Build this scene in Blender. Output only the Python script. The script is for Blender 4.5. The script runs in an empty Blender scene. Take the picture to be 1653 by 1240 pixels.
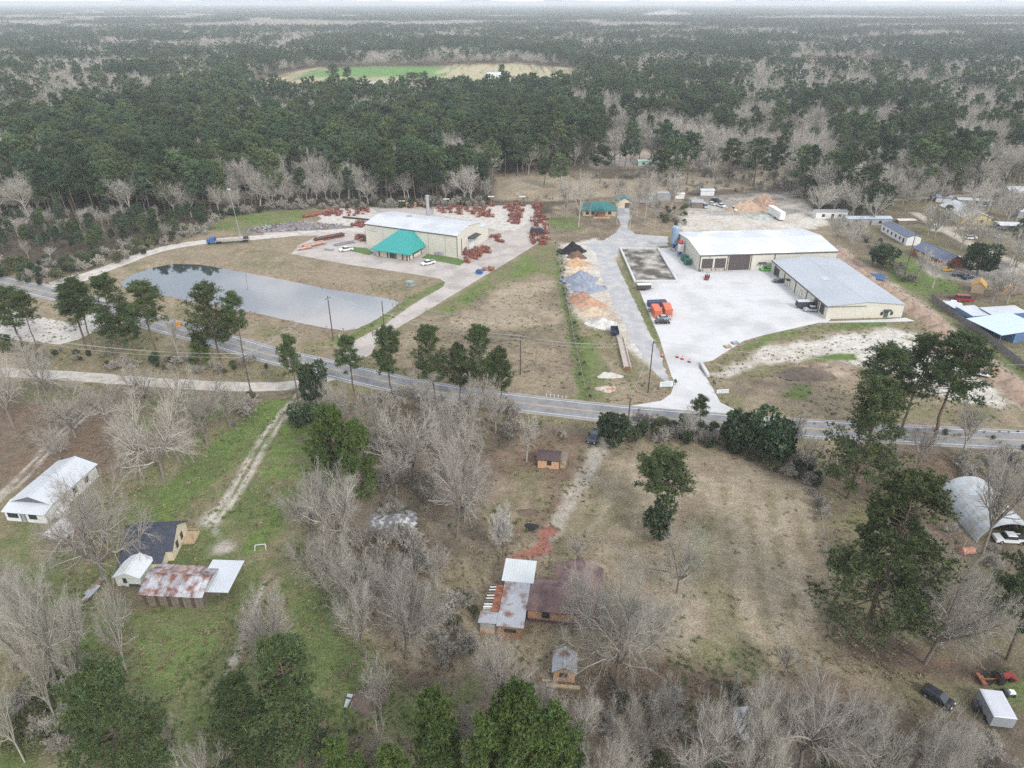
import bpy, math, random
import numpy as np
from mathutils import Vector
from mathutils.geometry import tessellate_polygon

R = math.radians
rnd = random.Random(7)
rng = np.random.default_rng(11)
SC = bpy.context.scene
COL = SC.collection

# ------------------------------------------------------------------ camera
CAM_H, FPX, PITCH = 90.0, 1146.0, R(28.3)
cp, sp = math.cos(PITCH), math.sin(PITCH)
cam_d = bpy.data.cameras.new('camera')
cam_d.sensor_width = 36.0
cam_d.lens = 36.0 * FPX / 1653.0
cam_d.clip_start = 1.0
cam_d.clip_end = 60000.0
cam = bpy.data.objects.new('camera', cam_d)
cam.location = (0, 0, CAM_H)
cam.rotation_euler = (math.pi / 2 - PITCH, 0, 0)
COL.objects.link(cam)
SC.camera = cam

# ------------------------------------------------------------------ sky and sun
SUN_EL, SUN_AZ = R(38), R(146)
world = bpy.data.worlds.new('World')
SC.world = world
world.use_nodes = True
wn, wl = world.node_tree.nodes, world.node_tree.links
bg = wn['Background']
sky = wn.new('ShaderNodeTexSky')
sky.sky_type = 'NISHITA'
sky.sun_disc = False
sky.sun_elevation = SUN_EL
sky.sun_rotation = SUN_AZ
sky.air_density = 1.3
sky.dust_density = 2.5
wtc = wn.new('ShaderNodeTexCoord')
wsep = wn.new('ShaderNodeSeparateXYZ')
wl.new(wtc.outputs['Generated'], wsep.inputs[0])
wadd = wn.new('ShaderNodeMath'); wadd.operation = 'ADD'; wadd.inputs[1].default_value = 0.12; wadd.use_clamp = False
wabs = wn.new('ShaderNodeMath'); wabs.operation = 'ABSOLUTE'
wl.new(wsep.outputs['Z'], wabs.inputs[0]); wl.new(wabs.outputs[0], wadd.inputs[0])
wdiv = wn.new('ShaderNodeVectorMath'); wdiv.operation = 'DIVIDE'
wl.new(wtc.outputs['Generated'], wdiv.inputs[0]); wl.new(wadd.outputs[0], wdiv.inputs[1])
wnoi = wn.new('ShaderNodeTexNoise'); wnoi.inputs['Scale'].default_value = 2.1
wnoi.inputs['Detail'].default_value = 7; wnoi.inputs['Roughness'].default_value = 0.55
wl.new(wdiv.outputs[0], wnoi.inputs['Vector'])
wramp = wn.new('ShaderNodeValToRGB')
wramp.color_ramp.elements[0].position = 0.42; wramp.color_ramp.elements[1].position = 0.58
wramp.color_ramp.elements[0].color = (.46, .46, .46, 1)
wl.new(wnoi.outputs['Fac'], wramp.inputs[0])
wmix = wn.new('ShaderNodeMix'); wmix.data_type = 'RGBA'
wl.new(wramp.outputs[0], wmix.inputs[0])
wl.new(sky.outputs[0], wmix.inputs[6])
wno2 = wn.new('ShaderNodeTexNoise'); wno2.inputs['Scale'].default_value = 1.2; wno2.inputs['Detail'].default_value = 4
wl.new(wdiv.outputs[0], wno2.inputs['Vector'])
wcl = wn.new('ShaderNodeMix'); wcl.data_type = 'RGBA'
wr2 = wn.new('ShaderNodeMapRange'); wr2.inputs['From Min'].default_value = .50; wr2.inputs['From Max'].default_value = .72
wl.new(wno2.outputs['Fac'], wr2.inputs[0]); wl.new(wr2.outputs[0], wcl.inputs[0])
wcl.inputs[6].default_value = (9.7, 10.2, 11.0, 1); wcl.inputs[7].default_value = (11.6, 10.5, 10.2, 1)
wl.new(wcl.outputs[2], wmix.inputs[7])
wl.new(wmix.outputs[2], bg.inputs['Color'])
bg.inputs['Strength'].default_value = 0.092

sun_d = bpy.data.lights.new('sun', 'SUN')
sun_d.energy = 1.5
sun_d.angle = R(12)
sun_d.color = (1.0, 0.97, 0.93)
sun = bpy.data.objects.new('sun', sun_d)
sun.rotation_euler = (math.pi / 2 - SUN_EL, 0, math.pi - SUN_AZ)
sun.location = (0, 0, 300)
COL.objects.link(sun)

vs = SC.view_settings
vs.view_transform = 'Standard'
vs.look = 'None'
vs.exposure = 0.68
vs.gamma = 1.0
SC.cycles.use_denoising = False
SC.cycles.adaptive_threshold = 0.025
SC.cycles.max_bounces = 5
SC.cycles.diffuse_bounces = 1
SC.cycles.glossy_bounces = 2
SC.cycles.volume_bounces = 1
SC.cycles.transparent_max_bounces = 4


# ------------------------------------------------------------------ survey: photo point -> map point
def at(px, py, z=0.0):
    u = (px - 826.5) / FPX
    v = (py - 620.0) / FPX
    t = (CAM_H - z) / (sp + v * cp)
    return (u * t, t * (cp - v * sp))


def height_of(bx, by, ty):
    x, y = at(bx, by)
    k = (ty - 620.0) / FPX
    return y * (k * cp + sp) / (k * sp - cp) + CAM_H


def to_px(x, y, z=0.0):
    d = z - CAM_H
    dep = y * cp - d * sp
    return 826.5 + FPX * x / dep, 620.0 - FPX * (y * sp + d * cp) / dep


def depth_at(x, y, z=0.0):
    return y * cp - (z - CAM_H) * sp


def poly_at(pts, z=0.0):
    return [at(a, b, z) for a, b in pts]


# ------------------------------------------------------------------ materials
MATS = {}


def nd(nt, typ, **kw):
    n = nt.nodes.new(typ)
    for k, v in kw.items():
        setattr(n, k, v)
    return n


def M(name, col, rough=0.85, var=0.2, scale=1.5, metal=0.0, stain=None, ribs=None, bump=0.0, spec=0.3, objvar=0.0, tint=False):
    """principled surface with mottled colour, optional stain colour (col, amount, scale), optional ribs (axis, metres)"""
    if name in MATS:
        return MATS[name]
    m = bpy.data.materials.new(name)
    m.use_nodes = True
    nt = m.node_tree
    b = nt.nodes['Principled BSDF']
    b.inputs['Roughness'].default_value = rough
    b.inputs['Metallic'].default_value = metal
    b.inputs['Specular IOR Level'].default_value = spec
    tc = nd(nt, 'ShaderNodeTexCoord')
    no = nd(nt, 'ShaderNodeTexNoise')
    no.inputs['Scale'].default_value = scale
    no.inputs['Detail'].default_value = 6
    no.inputs['Roughness'].default_value = 0.65
    nt.links.new(tc.outputs['Object'], no.inputs['Vector'])
    mr = nd(nt, 'ShaderNodeMapRange')
    mr.inputs['From Min'].default_value = 0.25
    mr.inputs['From Max'].default_value = 0.75
    mr.inputs['To Min'].default_value = 1 - var
    mr.inputs['To Max'].default_value = 1 + var
    nt.links.new(no.outputs['Fac'], mr.inputs[0])
    mul = nd(nt, 'ShaderNodeVectorMath', operation='SCALE')
    rgb = nd(nt, 'ShaderNodeRGB')
    rgb.outputs[0].default_value = (*col, 1)
    src = rgb.outputs[0]
    if stain:
        sc_, amt, ss = stain
        n2 = nd(nt, 'ShaderNodeTexNoise')
        n2.inputs['Scale'].default_value = ss
        n2.inputs['Detail'].default_value = 5
        nt.links.new(tc.outputs['Object'], n2.inputs['Vector'])
        mp = nd(nt, 'ShaderNodeMapRange')
        mp.inputs['From Min'].default_value = 0.62 - 0.3 * amt
        mp.inputs['From Max'].default_value = 0.80 - 0.3 * amt
        nt.links.new(n2.outputs['Fac'], mp.inputs[0])
        mx = nd(nt, 'ShaderNodeMix', data_type='RGBA')
        nt.links.new(mp.outputs[0], mx.inputs[0])
        nt.links.new(src, mx.inputs[6])
        mx.inputs[7].default_value = (*sc_, 1)
        src = mx.outputs[2]
    nt.links.new(src, mul.inputs[0])
    nt.links.new(mr.outputs[0], mul.inputs['Scale'])
    out = mul.outputs[0]
    if tint:
        a = nd(nt, 'ShaderNodeAttribute', attribute_name='tint')
        m2 = nd(nt, 'ShaderNodeVectorMath', operation='MULTIPLY')
        nt.links.new(out, m2.inputs[0])
        nt.links.new(a.outputs['Color'], m2.inputs[1])
        out = m2.outputs[0]
    if objvar:
        oi = nd(nt, 'ShaderNodeObjectInfo')
        hsv = nd(nt, 'ShaderNodeHueSaturation')
        r1 = nd(nt, 'ShaderNodeMapRange')
        r1.inputs['To Min'].default_value = 1 - objvar
        r1.inputs['To Max'].default_value = 1 + objvar
        nt.links.new(oi.outputs['Random'], r1.inputs[0])
        nt.links.new(r1.outputs[0], hsv.inputs['Value'])
        w = nd(nt, 'ShaderNodeTexWhiteNoise', noise_dimensions='1D')
        nt.links.new(oi.outputs['Random'], w.inputs['W'])
        r2 = nd(nt, 'ShaderNodeMapRange')
        r2.inputs['To Min'].default_value = 0.5 - 0.07 * objvar
        r2.inputs['To Max'].default_value = 0.5 + 0.07 * objvar
        nt.links.new(w.outputs['Value'], r2.inputs[0])
        nt.links.new(r2.outputs[0], hsv.inputs['Hue'])
        nt.links.new(out, hsv.inputs['Color'])
        out = hsv.outputs[0]
    nt.links.new(out, b.inputs['Base Color'])
    h = None
    if ribs:
        ax, sp_ = ribs
        wv = nd(nt, 'ShaderNodeTexWave', wave_type='BANDS', bands_direction=ax, wave_profile='SIN')
        wv.inputs['Scale'].default_value = 2 * math.pi / (sp_ * 20.0)
        nt.links.new(tc.outputs['Object'], wv.inputs['Vector'])
        pw = nd(nt, 'ShaderNodeMath', operation='POWER')
        pw.inputs[1].default_value = 6
        nt.links.new(wv.outputs['Fac'], pw.inputs[0])
        h = pw.outputs[0]
        bp = nd(nt, 'ShaderNodeBump')
        bp.inputs['Strength'].default_value = 0.6
        bp.inputs['Distance'].default_value = 0.05
        nt.links.new(h, bp.inputs['Height'])
        nt.links.new(bp.outputs[0], b.inputs['Normal'])
    elif bump:
        bp = nd(nt, 'ShaderNodeBump')
        bp.inputs['Strength'].default_value = 0.8
        bp.inputs['Distance'].default_value = bump
        nt.links.new(no.outputs['Fac'], bp.inputs['Height'])
        nt.links.new(bp.outputs[0], b.inputs['Normal'])
    MATS[name] = m
    return m


# ------------------------------------------------------------------ mesh helpers
def tag(o, label=None, cat=None, group=None, kind=None):
    if label: o['label'] = label
    if cat: o['category'] = cat
    if group: o['group'] = group
    if kind: o['kind'] = kind
    return o


def empty(name, label, cat, loc=(0, 0, 0), rz=0.0, group=None):
    o = bpy.data.objects.new(name, None)
    o.empty_display_size = 0.5
    o.location = loc if len(loc) == 3 else (loc[0], loc[1], 0)
    o.rotation_euler = (0, 0, rz)
    COL.objects.link(o)
    return tag(o, label, cat, group)


def link(name, me, parent=None, loc=(0, 0, 0), rot=(0, 0, 0), scale=(1, 1, 1)):
    o = bpy.data.objects.new(name, me)
    COL.objects.link(o)
    o.location = loc
    o.rotation_euler = rot
    o.scale = scale
    if parent is not None:
        o.parent = parent
    return o


def mesh_np(name, verts, faces, mats, tint=None, smooth=False, midx=None):
    """verts (N,3), faces (M,k) of one size k"""
    verts = np.asarray(verts, np.float32)
    faces = np.asarray(faces, np.int32)
    me = bpy.data.meshes.new(name)
    n, k = faces.shape
    me.vertices.add(len(verts))
    me.vertices.foreach_set('co', verts.ravel())
    me.loops.add(n * k)
    me.loops.foreach_set('vertex_index', faces.ravel())
    me.polygons.add(n)
    me.polygons.foreach_set('loop_start', np.arange(0, n * k, k, dtype=np.int32))
    me.polygons.foreach_set('loop_total', np.full(n, k, np.int32))
    if smooth:
        me.polygons.foreach_set('use_smooth', np.ones(n, bool))
    if midx is not None:
        me.polygons.foreach_set('material_index', np.asarray(midx, np.int32))
    for m in mats:
        me.materials.append(m)
    if tint is not None:
        t = np.asarray(tint, np.float32)
        if t.ndim == 1:
            t = np.repeat(t[:, None], 3, 1)
        c = np.ones((len(verts), 4), np.float32)
        c[:, :3] = t
        a = me.color_attributes.new('tint', 'FLOAT_COLOR', 'POINT')
        a.data.foreach_set('color', c.ravel())
    me.update()
    me.validate()
    return me


class MB:
    def __init__(s):
        s.v, s.f, s.m = [], [], []

    def add(s, vs_, fs, mi=0):
        o = len(s.v)
        s.v += [tuple(p) for p in vs_]
        for f in fs:
            s.f.append(tuple(i + o for i in f))
            s.m.append(mi)
        return s

    def hexa(s, b, t, mi=0):
        return s.add(list(b) + list(t), [(3, 2, 1, 0), (4, 5, 6, 7), (0, 1, 5, 4), (1, 2, 6, 5), (2, 3, 7, 6), (3, 0, 4, 7)], mi)

    def box(s, x0, x1, y0, y1, z0, z1, mi=0):
        return s.hexa([(x0, y0, z0), (x1, y0, z0), (x1, y1, z0), (x0, y1, z0)],
                      [(x0, y0, z1), (x1, y0, z1), (x1, y1, z1), (x0, y1, z1)], mi)

    def bar(s, a, b, w=0.1, h=None, mi=0):
        """square bar from a to b"""
        h = h or w
        a, b = Vector(a), Vector(b)
        d = (b - a).normalized()
        up = Vector((0, 0, 1)) if abs(d.z) < 0.95 else Vector((1, 0, 0))
        x = d.cross(up).normalized() * w / 2
        y = x.cross(d).normalized() * h / 2
        return s.hexa([a - x - y, a + x - y, a + x + y, a - x + y], [b - x - y, b + x - y, b + x + y, b - x + y], mi)

    def tube(s, path, r, n=8, mi=0, cap=True):
        rs = r if isinstance(r, (list, tuple)) else [r] * len(path)
        rings = []
        o = len(s.v)
        for i, p in enumerate(path):
            p = Vector(p)
            a = Vector(path[max(i - 1, 0)])
            b = Vector(path[min(i + 1, len(path) - 1)])
            d = (b - a).normalized()
            up = Vector((0, 0, 1)) if abs(d.z) < 0.9 else Vector((1, 0, 0))
            x = d.cross(up).normalized()
            y = x.cross(d).normalized()
            for k in range(n):
                t = 2 * math.pi * k / n
                s.v.append(tuple(p + (x * math.cos(t) + y * math.sin(t)) * rs[i]))
        for i in range(len(path) - 1):
            for k in range(n):
                k2 = (k + 1) % n
                s.f.append((o + i * n + k, o + i * n + k2, o + (i + 1) * n + k2, o + (i + 1) * n + k)); s.m.append(mi)
        if cap:
            s.f.append(tuple(o + k for k in range(n))[::-1]); s.m.append(mi)
            e = o + (len(path) - 1) * n
            s.f.append(tuple(e + k for k in range(n))); s.m.append(mi)
        return s

    def prism(s, pts, y0, y1, mi=0, axis='y'):
        """profile pts (x,z) extruded along y (or (y,z) along x)"""
        n = len(pts)
        if axis == 'y':
            A = [(p[0], y0, p[1]) for p in pts]; B = [(p[0], y1, p[1]) for p in pts]
        elif axis == 'x':
            A = [(y0, p[0], p[1]) for p in pts]; B = [(y1, p[0], p[1]) for p in pts]
        else:
            A = [(p[0], p[1], y0) for p in pts]; B = [(p[0], p[1], y1) for p in pts]
        fs = [tuple(range(n)), tuple(range(2 * n - 1, n - 1, -1))]
        for i in range(n):
            j = (i + 1) % n
            fs.append((i, n + i, n + j, j))
        return s.add(A + B, fs, mi)

    def mesh(s, name, mats, smooth=False):
        me = bpy.data.meshes.new(name)
        me.from_pydata(s.v, [], s.f)
        for m in (mats if isinstance(mats, (list, tuple)) else [mats]):
            me.materials.append(m)
        me.polygons.foreach_set('material_index', s.m)
        if smooth:
            me.polygons.foreach_set('use_smooth', [True] * len(s.f))
        me.update()
        return me

    def build(s, name, mats, parent=None, loc=(0, 0, 0), rz=0.0, smooth=False):
        return link(name, s.mesh(name, mats, smooth), parent, loc, (0, 0, rz))


def copy_tree(o, parent=None):
    c = o.copy()
    COL.objects.link(c)
    c.parent = parent
    for ch in list(o.children):
        copy_tree(ch, c)
    return c


# value noise in numpy
_perm = np.random.default_rng(3).random((256, 256)).astype(np.float32)


def vnoise(x, y, s):
    x = np.asarray(x) / s; y = np.asarray(y) / s
    xi = np.floor(x).astype(int); yi = np.floor(y).astype(int)
    fx = x - xi; fy = y - yi
    fx = fx * fx * (3 - 2 * fx); fy = fy * fy * (3 - 2 * fy)
    a = _perm[xi % 256, yi % 256]; b = _perm[(xi + 1) % 256, yi % 256]
    c = _perm[xi % 256, (yi + 1) % 256]; d = _perm[(xi + 1) % 256, (yi + 1) % 256]
    return (a * (1 - fx) + b * fx) * (1 - fy) + (c * (1 - fx) + d * fx) * fy


def fbm(x, y, s, o=4):
    r = 0; t = 0; a = 1.0
    for k in range(o):
        r = r + a * vnoise(x + 37.7 * k, y - 19.3 * k, s); t += a; a *= 0.55; s *= 0.5
    return r / t


def sdist(poly, x, y):
    """signed distance to polygon, negative inside"""
    d = np.full(x.shape, 1e9, np.float32)
    ins = np.zeros(x.shape, bool)
    n = len(poly)
    for i in range(n):
        ax, ay = poly[i]; bx, by = poly[(i + 1) % n]
        ex, ey = bx - ax, by - ay
        L2 = ex * ex + ey * ey + 1e-9
        t = np.clip(((x - ax) * ex + (y - ay) * ey) / L2, 0, 1)
        d = np.minimum(d, np.hypot(x - ax - t * ex, y - ay - t * ey))
        c = ((ay > y) != (by > y))
        if ey != 0:
            ins ^= c & (x < (bx - ax) * (y - ay) / ey + ax)
    return np.where(ins, -d, d)


def ldist(line, x, y):
    d = np.full(x.shape, 1e9, np.float32)
    for (ax, ay), (bx, by) in zip(line[:-1], line[1:]):
        ex, ey = bx - ax, by - ay
        t = np.clip(((x - ax) * ex + (y - ay) * ey) / (ex * ex + ey * ey + 1e-9), 0, 1)
        d = np.minimum(d, np.hypot(x - ax - t * ex, y - ay - t * ey))
    return d


def spline(pts, step=3.0):
    """Catmull-Rom through map points"""
    P = [pts[0]] + list(pts) + [pts[-1]]
    out = []
    for i in range(1, len(P) - 2):
        p0, p1, p2, p3 = (np.array(q, float) for q in P[i - 1:i + 3])
        n = max(2, int(np.hypot(*(p2 - p1)) / step))
        for k in range(n):
            t = k / n
            out.append(tuple(0.5 * (2 * p1 + (p2 - p0) * t + (2 * p0 - 5 * p1 + 4 * p2 - p3) * t * t + (3 * p1 - p0 - 3 * p2 + p3) * t ** 3)))
    out.append(tuple(pts[-1]))
    return out


def smooth01(a, b, x):
    t = np.clip((x - a) / (b - a), 0, 1)
    return t * t * (3 - 2 * t)

# ================================================================== SETTING: ground sheet
def axis_lines(segs):
    out = []
    for a, b, st in segs:
        out.append(np.arange(a, b, st))
    return np.concatenate(out + [np.array([segs[-1][1]])])


def geo(a, b, n):
    return a * (b / a) ** (np.arange(1, n + 1) / n)


xs = axis_lines([(-150, 150, 0.75)])
xs = np.concatenate([-geo(340, 26000, 36)[::-1], np.arange(-340, -150, 1.6), xs, np.arange(151.5, 340, 1.6), geo(340, 26000, 36)])
ys = np.concatenate([-geo(60, 6000, 10)[::-1], np.arange(-60, 45, 8), np.arange(45, 190, 0.6), np.arange(190, 420, 1.1), geo(420, 45000, 90)])
GX, GY = np.meshgrid(xs, ys)
GX = GX.astype(np.float32); GY = GY.astype(np.float32)
gx, gy = GX.ravel(), GY.ravel()

N30 = fbm(gx, gy, 30, 4); N8 = fbm(gx + 300, gy, 8, 4); N3 = fbm(gx, gy + 700, 3, 3); N90 = fbm(gx + 50, gy + 90, 90, 4)
NR = rng.random(gx.shape).astype(np.float32)
C = {
    'olive': (.190, .172, .098), 'green': (.126, .158, .060), 'bright': (.126, .182, .052), 'tan': (.275, .222, .155), 'straw': (.350, .295, .215),
    'leaf': (.170, .138, .102), 'rust': (.180, .128, .092), 'dark': (.085, .070, .052), 'sand': (.50, .455, .39), 'pale': (.56, .53, .48),
    'pink': (.40, .32, .255), 'redsoil': (.30, .135, .10), 'mud': (.24, .18, .135), 'track': (.46, .42, .36), 'ash': (.20, .19, .18),
    'floor': (.105, .088, .062), 'meadow': (.13, .25, .075), 'hay': (.42, .36, .24),
}
C = {k: np.array(v, np.float32) for k, v in C.items()}
gcol = np.empty((len(gx), 3), np.float32)


def lerp(a, b, t):
    return a + (b - a) * t[:, None]


gcol[:] = lerp(np.tile(C['olive'], (len(gx), 1)), C['tan'], smooth01(.35, .65, N30 * .6 + N8 * .4))


def paint(pts, a, b=None, soft=2.0, amp=3.0, op=1.0, bias=.5, px=True):
    """ground cover inside an outline: colour a broken up with colour b, ragged soft border"""
    poly = poly_at(pts) if px else pts
    pa = np.array(poly)
    mx0, my0 = pa.min(0) - 25; mx1, my1 = pa.max(0) + 25
    idx = np.nonzero((gx > mx0) & (gx < mx1) & (gy > my0) & (gy < my1))[0]
    if not len(idx):
        return
    x, y = gx[idx], gy[idx]
    sd = sdist(poly, x, y) + (N8[idx] - .5) * amp * 2.0 + (N3[idx] - .5) * amp * .9
    k = smooth01(soft, -soft, sd) * op
    ca = np.tile(C[a], (len(idx), 1))
    if b:
        ca = lerp(ca, C[b], smooth01(bias - .13, bias + .13, N8[idx] * .55 + N3[idx] * .3 + N30[idx] * .15))
    gcol[idx] = gcol[idx] + (ca - gcol[idx]) * k[:, None]


def stroke(pts, w, a, soft=.4, amp=.6, op=1.0, px=True, wob=0.0):
    line = spline(poly_at(pts) if px else pts, 2.0)
    pa = np.array(line)
    mx0, my0 = pa.min(0) - w - 6; mx1, my1 = pa.max(0) + w + 6
    idx = np.nonzero((gx > mx0) & (gx < mx1) & (gy > my0) & (gy < my1))[0]
    if not len(idx):
        return
    d = ldist(line, gx[idx], gy[idx]) - w / 2 + (N3[idx] - .5) * amp * 2 + (N8[idx] - .5) * wob * 2
    k = smooth01(soft, -soft, d) * op
    gcol[idx] = gcol[idx] + (C[a] - gcol[idx]) * k[:, None]


# --- far land
far = gy > 330
gcol[far] = lerp(np.tile(C['floor'], (int(far.sum()), 1)), C['leaf'], smooth01(.3, .7, N90[far]))
paint([(-900, 520), (0, 436), (95, 448), (250, 398), (330, 374), (350, 354), (430, 340), (520, 335), (790, 332), (797, 288), (900, 280), (900, 150), (-900, 150)], 'floor', 'dark', 3, 4)
paint([(385, 163), (425, 128), (500, 110), (720, 105.5), (830, 103), (925, 110), (940, 135), (915, 158), (640, 170), (520, 170)], 'hay', 'olive', 6, 6, bias=.55)
paint([(478, 124), (520, 111), (715, 107.5), (722, 112), (735, 122), (700, 125), (560, 125)], 'meadow', None, 5, 5)
paint([(700, 118), (725, 108), (800, 106), (880, 112), (870, 124), (740, 126)], 'hay', 'meadow', 6, 6, bias=.62)
paint([(1205, 100), (1300, 95), (1420, 99), (1540, 106), (1420, 112), (1250, 108)], 'hay', 'tan', 10, 10)
paint([(1285, 67), (1400, 63), (1560, 60), (1620, 66), (1480, 70), (1330, 70)], 'hay', 'tan', 20, 20)
paint([(290, 81), (420, 72), (440, 79), (330, 84)], 'hay', 'leaf', 12, 12)
paint([(95, 34), (260, 31), (270, 36), (120, 38)], 'hay', 'tan', 60, 40)
paint([(1090, 118), (1180, 118), (1260, 128), (1120, 130)], 'hay', 'olive', 8, 8)
paint([(797, 323), (797, 286), (900, 284), (1010, 290), (1060, 282), (1290, 270), (1300, 300), (1060, 312), (900, 325)], 'tan', 'straw', 3, 3)
paint([(950, 262), (960, 243), (1060, 240), (1180, 235), (1330, 228), (1345, 250), (1200, 258), (1060, 266)], 'sand', 'pink', 4, 4)
paint([(1280, 330), (1300, 200), (1500, 160), (1750, 160), (1750, 330)], 'leaf', 'olive', 4, 6)
# --- round the pond, factory and paddock
paint([(-100, 500), (0, 440), (100, 452), (250, 402), (340, 372), (360, 350), (520, 335), (600, 335), (560, 400), (720, 455), (560, 585), (400, 560), (200, 520)], 'olive', 'tan', 3, 3, bias=.45)
paint([(330, 370), (352, 354), (430, 342), (520, 340), (490, 352), (440, 372), (400, 380)], 'bright', 'olive', 2, 3, op=.8)
paint([(390, 395), (470, 410), (600, 436), (700, 455), (650, 482), (560, 465), (470, 445), (330, 420)], 'tan', 'olive', 2, 4, bias=.55)
paint([(640, 487), (715, 455), (722, 462), (650, 500), (600, 530), (585, 545), (560, 560), (525, 556), (560, 540), (600, 520)], 'bright', 'green', 1.5, 2, op=.85)
paint([(190, 462), (300, 418), (480, 450), (650, 484), (640, 495), (560, 540), (400, 514), (250, 478)], 'mud', 'tan', 1.5, 2)
paint([(600, 580), (690, 505), (780, 455), (870, 396), (905, 400), (912, 470), (942, 640), (830, 642), (700, 622)], 'tan', 'leaf', 2, 3, bias=.55)
paint([(690, 505), (770, 455), (870, 395), (903, 400), (905, 450), (870, 440), (800, 470), (730, 510)], 'olive', 'bright', 2, 4, bias=.52)
paint([(720, 520), (820, 460), (895, 455), (905, 520), (800, 545)], 'straw', 'tan', 3, 4, op=.8)
paint([(640, 575), (720, 535), (900, 530), (915, 545), (800, 560), (690, 600)], 'olive', 'leaf', 3, 4, op=.7)
stroke([(905, 400), (905, 440), (915, 490), (930, 560), (945, 640)], 4.0, 'green', 1.2, 1.6)
stroke([(898, 395), (908, 450), (920, 520), (940, 600), (948, 645)], 1.2, 'dark', .6, .8, .7)
# --- teal house grounds, piles, drive
paint([(880, 345), (905, 330), (1000, 318), (1100, 312), (1110, 345), (1095, 372), (1040, 380), (1000, 385), (930, 395), (895, 390)], 'tan', 'leaf', 2, 2.5, bias=.48)
paint([(885, 352), (930, 348), (940, 372), (890, 370)], 'bright', 'green', 2, 2, op=.8)
paint([(905, 395), (960, 385), (1000, 400), (990, 440), (1010, 500), (1045, 560), (1075, 612), (1000, 560), (985, 545), (940, 520), (915, 470)], 'sand', 'pale', 2, 3)
paint([(915, 440), (960, 440), (1000, 470), (1010, 520), (960, 530), (930, 500)], 'pink', 'sand', 1.5, 2.5, op=.9)
paint([(935, 530), (985, 530), (1010, 560), (1060, 612), (1085, 640), (1020, 652), (955, 640)], 'tan', 'olive', 1.5, 3)
paint([(925, 545), (960, 545), (975, 600), (975, 645), (940, 640)], 'green', 'bright', 1.5, 2.5, op=.8)
paint([(990, 560), (1005, 555), (1035, 610), (1010, 605)], 'green', 'olive', 1, 1.5, op=.8)
paint([(1000, 400), (1020, 405), (1040, 470), (1070, 555), (1060, 560), (1030, 500), (1005, 440)], 'olive', 'green', .8, 1.2)
paint([(1095, 350), (1120, 328), (1200, 326), (1300, 330), (1345, 362), (1300, 372), (1100, 376)], 'pale', 'sand', 2, 3)
paint([(1110, 318), (1290, 308), (1310, 340), (1240, 350), (1110, 345)], 'ash', 'sand', 2, 3, op=.7)
# --- right of the pad
paint([(1125, 600), (1200, 552), (1330, 522), (1440, 517), (1500, 545), (1600, 620), (1653, 690), (1400, 680), (1200, 665)], 'tan', 'olive', 2, 3)
paint([(1150, 605), (1225, 562), (1330, 545), (1430, 530), (1500, 545), (1600, 625), (1640, 660), (1560, 650), (1430, 600), (1330, 580), (1240, 590), (1180, 612)], 'pale', 'sand', 2, 3.5)
paint([(1165, 575), (1240, 540), (1320, 524), (1430, 519), (1430, 526), (1330, 534), (1240, 553), (1190, 578)], 'bright', 'olive', 1, 1.5)
paint([(1305, 575), (1380, 570), (1385, 582), (1320, 583)], 'bright', None, 1, 1.5)
paint([(1270, 585), (1370, 585), (1390, 605), (1300, 610)], 'pink', 'mud', 1, 2)
paint([(1150, 612), (1300, 600), (1420, 640), (1420, 675), (1210, 655)], 'tan', 'leaf', 2, 3, bias=.55)
paint([(1275, 620), (1310, 622), (1300, 645), (1270, 640)], 'bright', None, 1, 2, op=.8)
stroke([(1345, 400), (1400, 440), (1470, 490), (1560, 560), (1653, 640), (1750, 720)], 9.0, 'pink', 1.5, 2.5)
stroke([(1350, 402), (1410, 445), (1480, 500), (1560, 568), (1660, 650)], 1.8, 'redsoil', .8, 1.5, .6)
stroke([(1490, 470), (1560, 530), (1653, 600), (1740, 660)], 6, 'green', 1.2, 1.5, .9)
# --- neighbourhood
paint([(1345, 385), (1340, 330), (1653, 300), (1900, 300), (1900, 640), (1653, 600), (1480, 470), (1400, 430)], 'olive', 'leaf', 2, 5, bias=.5)
paint([(1420, 420), (1470, 410), (1500, 440), (1560, 470), (1570, 480), (1500, 480), (1440, 455)], 'bright', 'green', 2, 3)
paint([(1480, 425), (1560, 430), (1600, 420), (1653, 425), (1653, 460), (1560, 455), (1500, 445)], 'ash', 'sand', 2, 2, op=.9)
stroke([(1480, 345), (1530, 375), (1580, 400), (1640, 425), (1760, 470)], 5, 'track', 1, 1)
stroke([(1510, 372), (1560, 368), (1640, 372), (1760, 372)], 5, 'track', 1, 1, .8)
stroke([(1290, 305), (1400, 322), (1520, 318), (1653, 305)], 4, 'track', 1, 1, .6)
# --- south of the road
paint([(-200, 640), (0, 610), (420, 632), (500, 628), (470, 690), (330, 850), (0, 900), (-300, 900)], 'leaf', 'green', 3, 4, bias=.58)
paint([(-200, 700), (0, 655), (160, 640), (210, 690), (180, 760), (0, 770), (-200, 800)], 'rust', 'leaf', 3, 4)
paint([(-300, 850), (0, 800), (200, 770), (330, 700), (440, 650), (525, 655), (520, 800), (470, 900), (540, 1010), (520, 1300), (-300, 1300)], 'olive', 'green', 3, 4, bias=.50)
paint([(-300, 870), (200, 800), (420, 700), (510, 760), (440, 1000), (300, 1240), (-300, 1300)], 'tan', 'green', 6, 14, op=.25, bias=.46)
paint([(420, 650), (470, 640), (440, 690), (340, 780), (260, 850), (210, 860), (260, 790), (350, 720)], 'bright', 'green', 1.5, 2.5)
paint([(450, 690), (515, 660), (510, 740), (450, 850), (400, 890), (420, 790)], 'bright', 'olive', 2, 3, bias=.56)
paint([(220, 990), (390, 985), (380, 1060), (330, 1120), (230, 1110)], 'bright', 'olive', 3, 6, bias=.50, op=.8)
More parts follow.
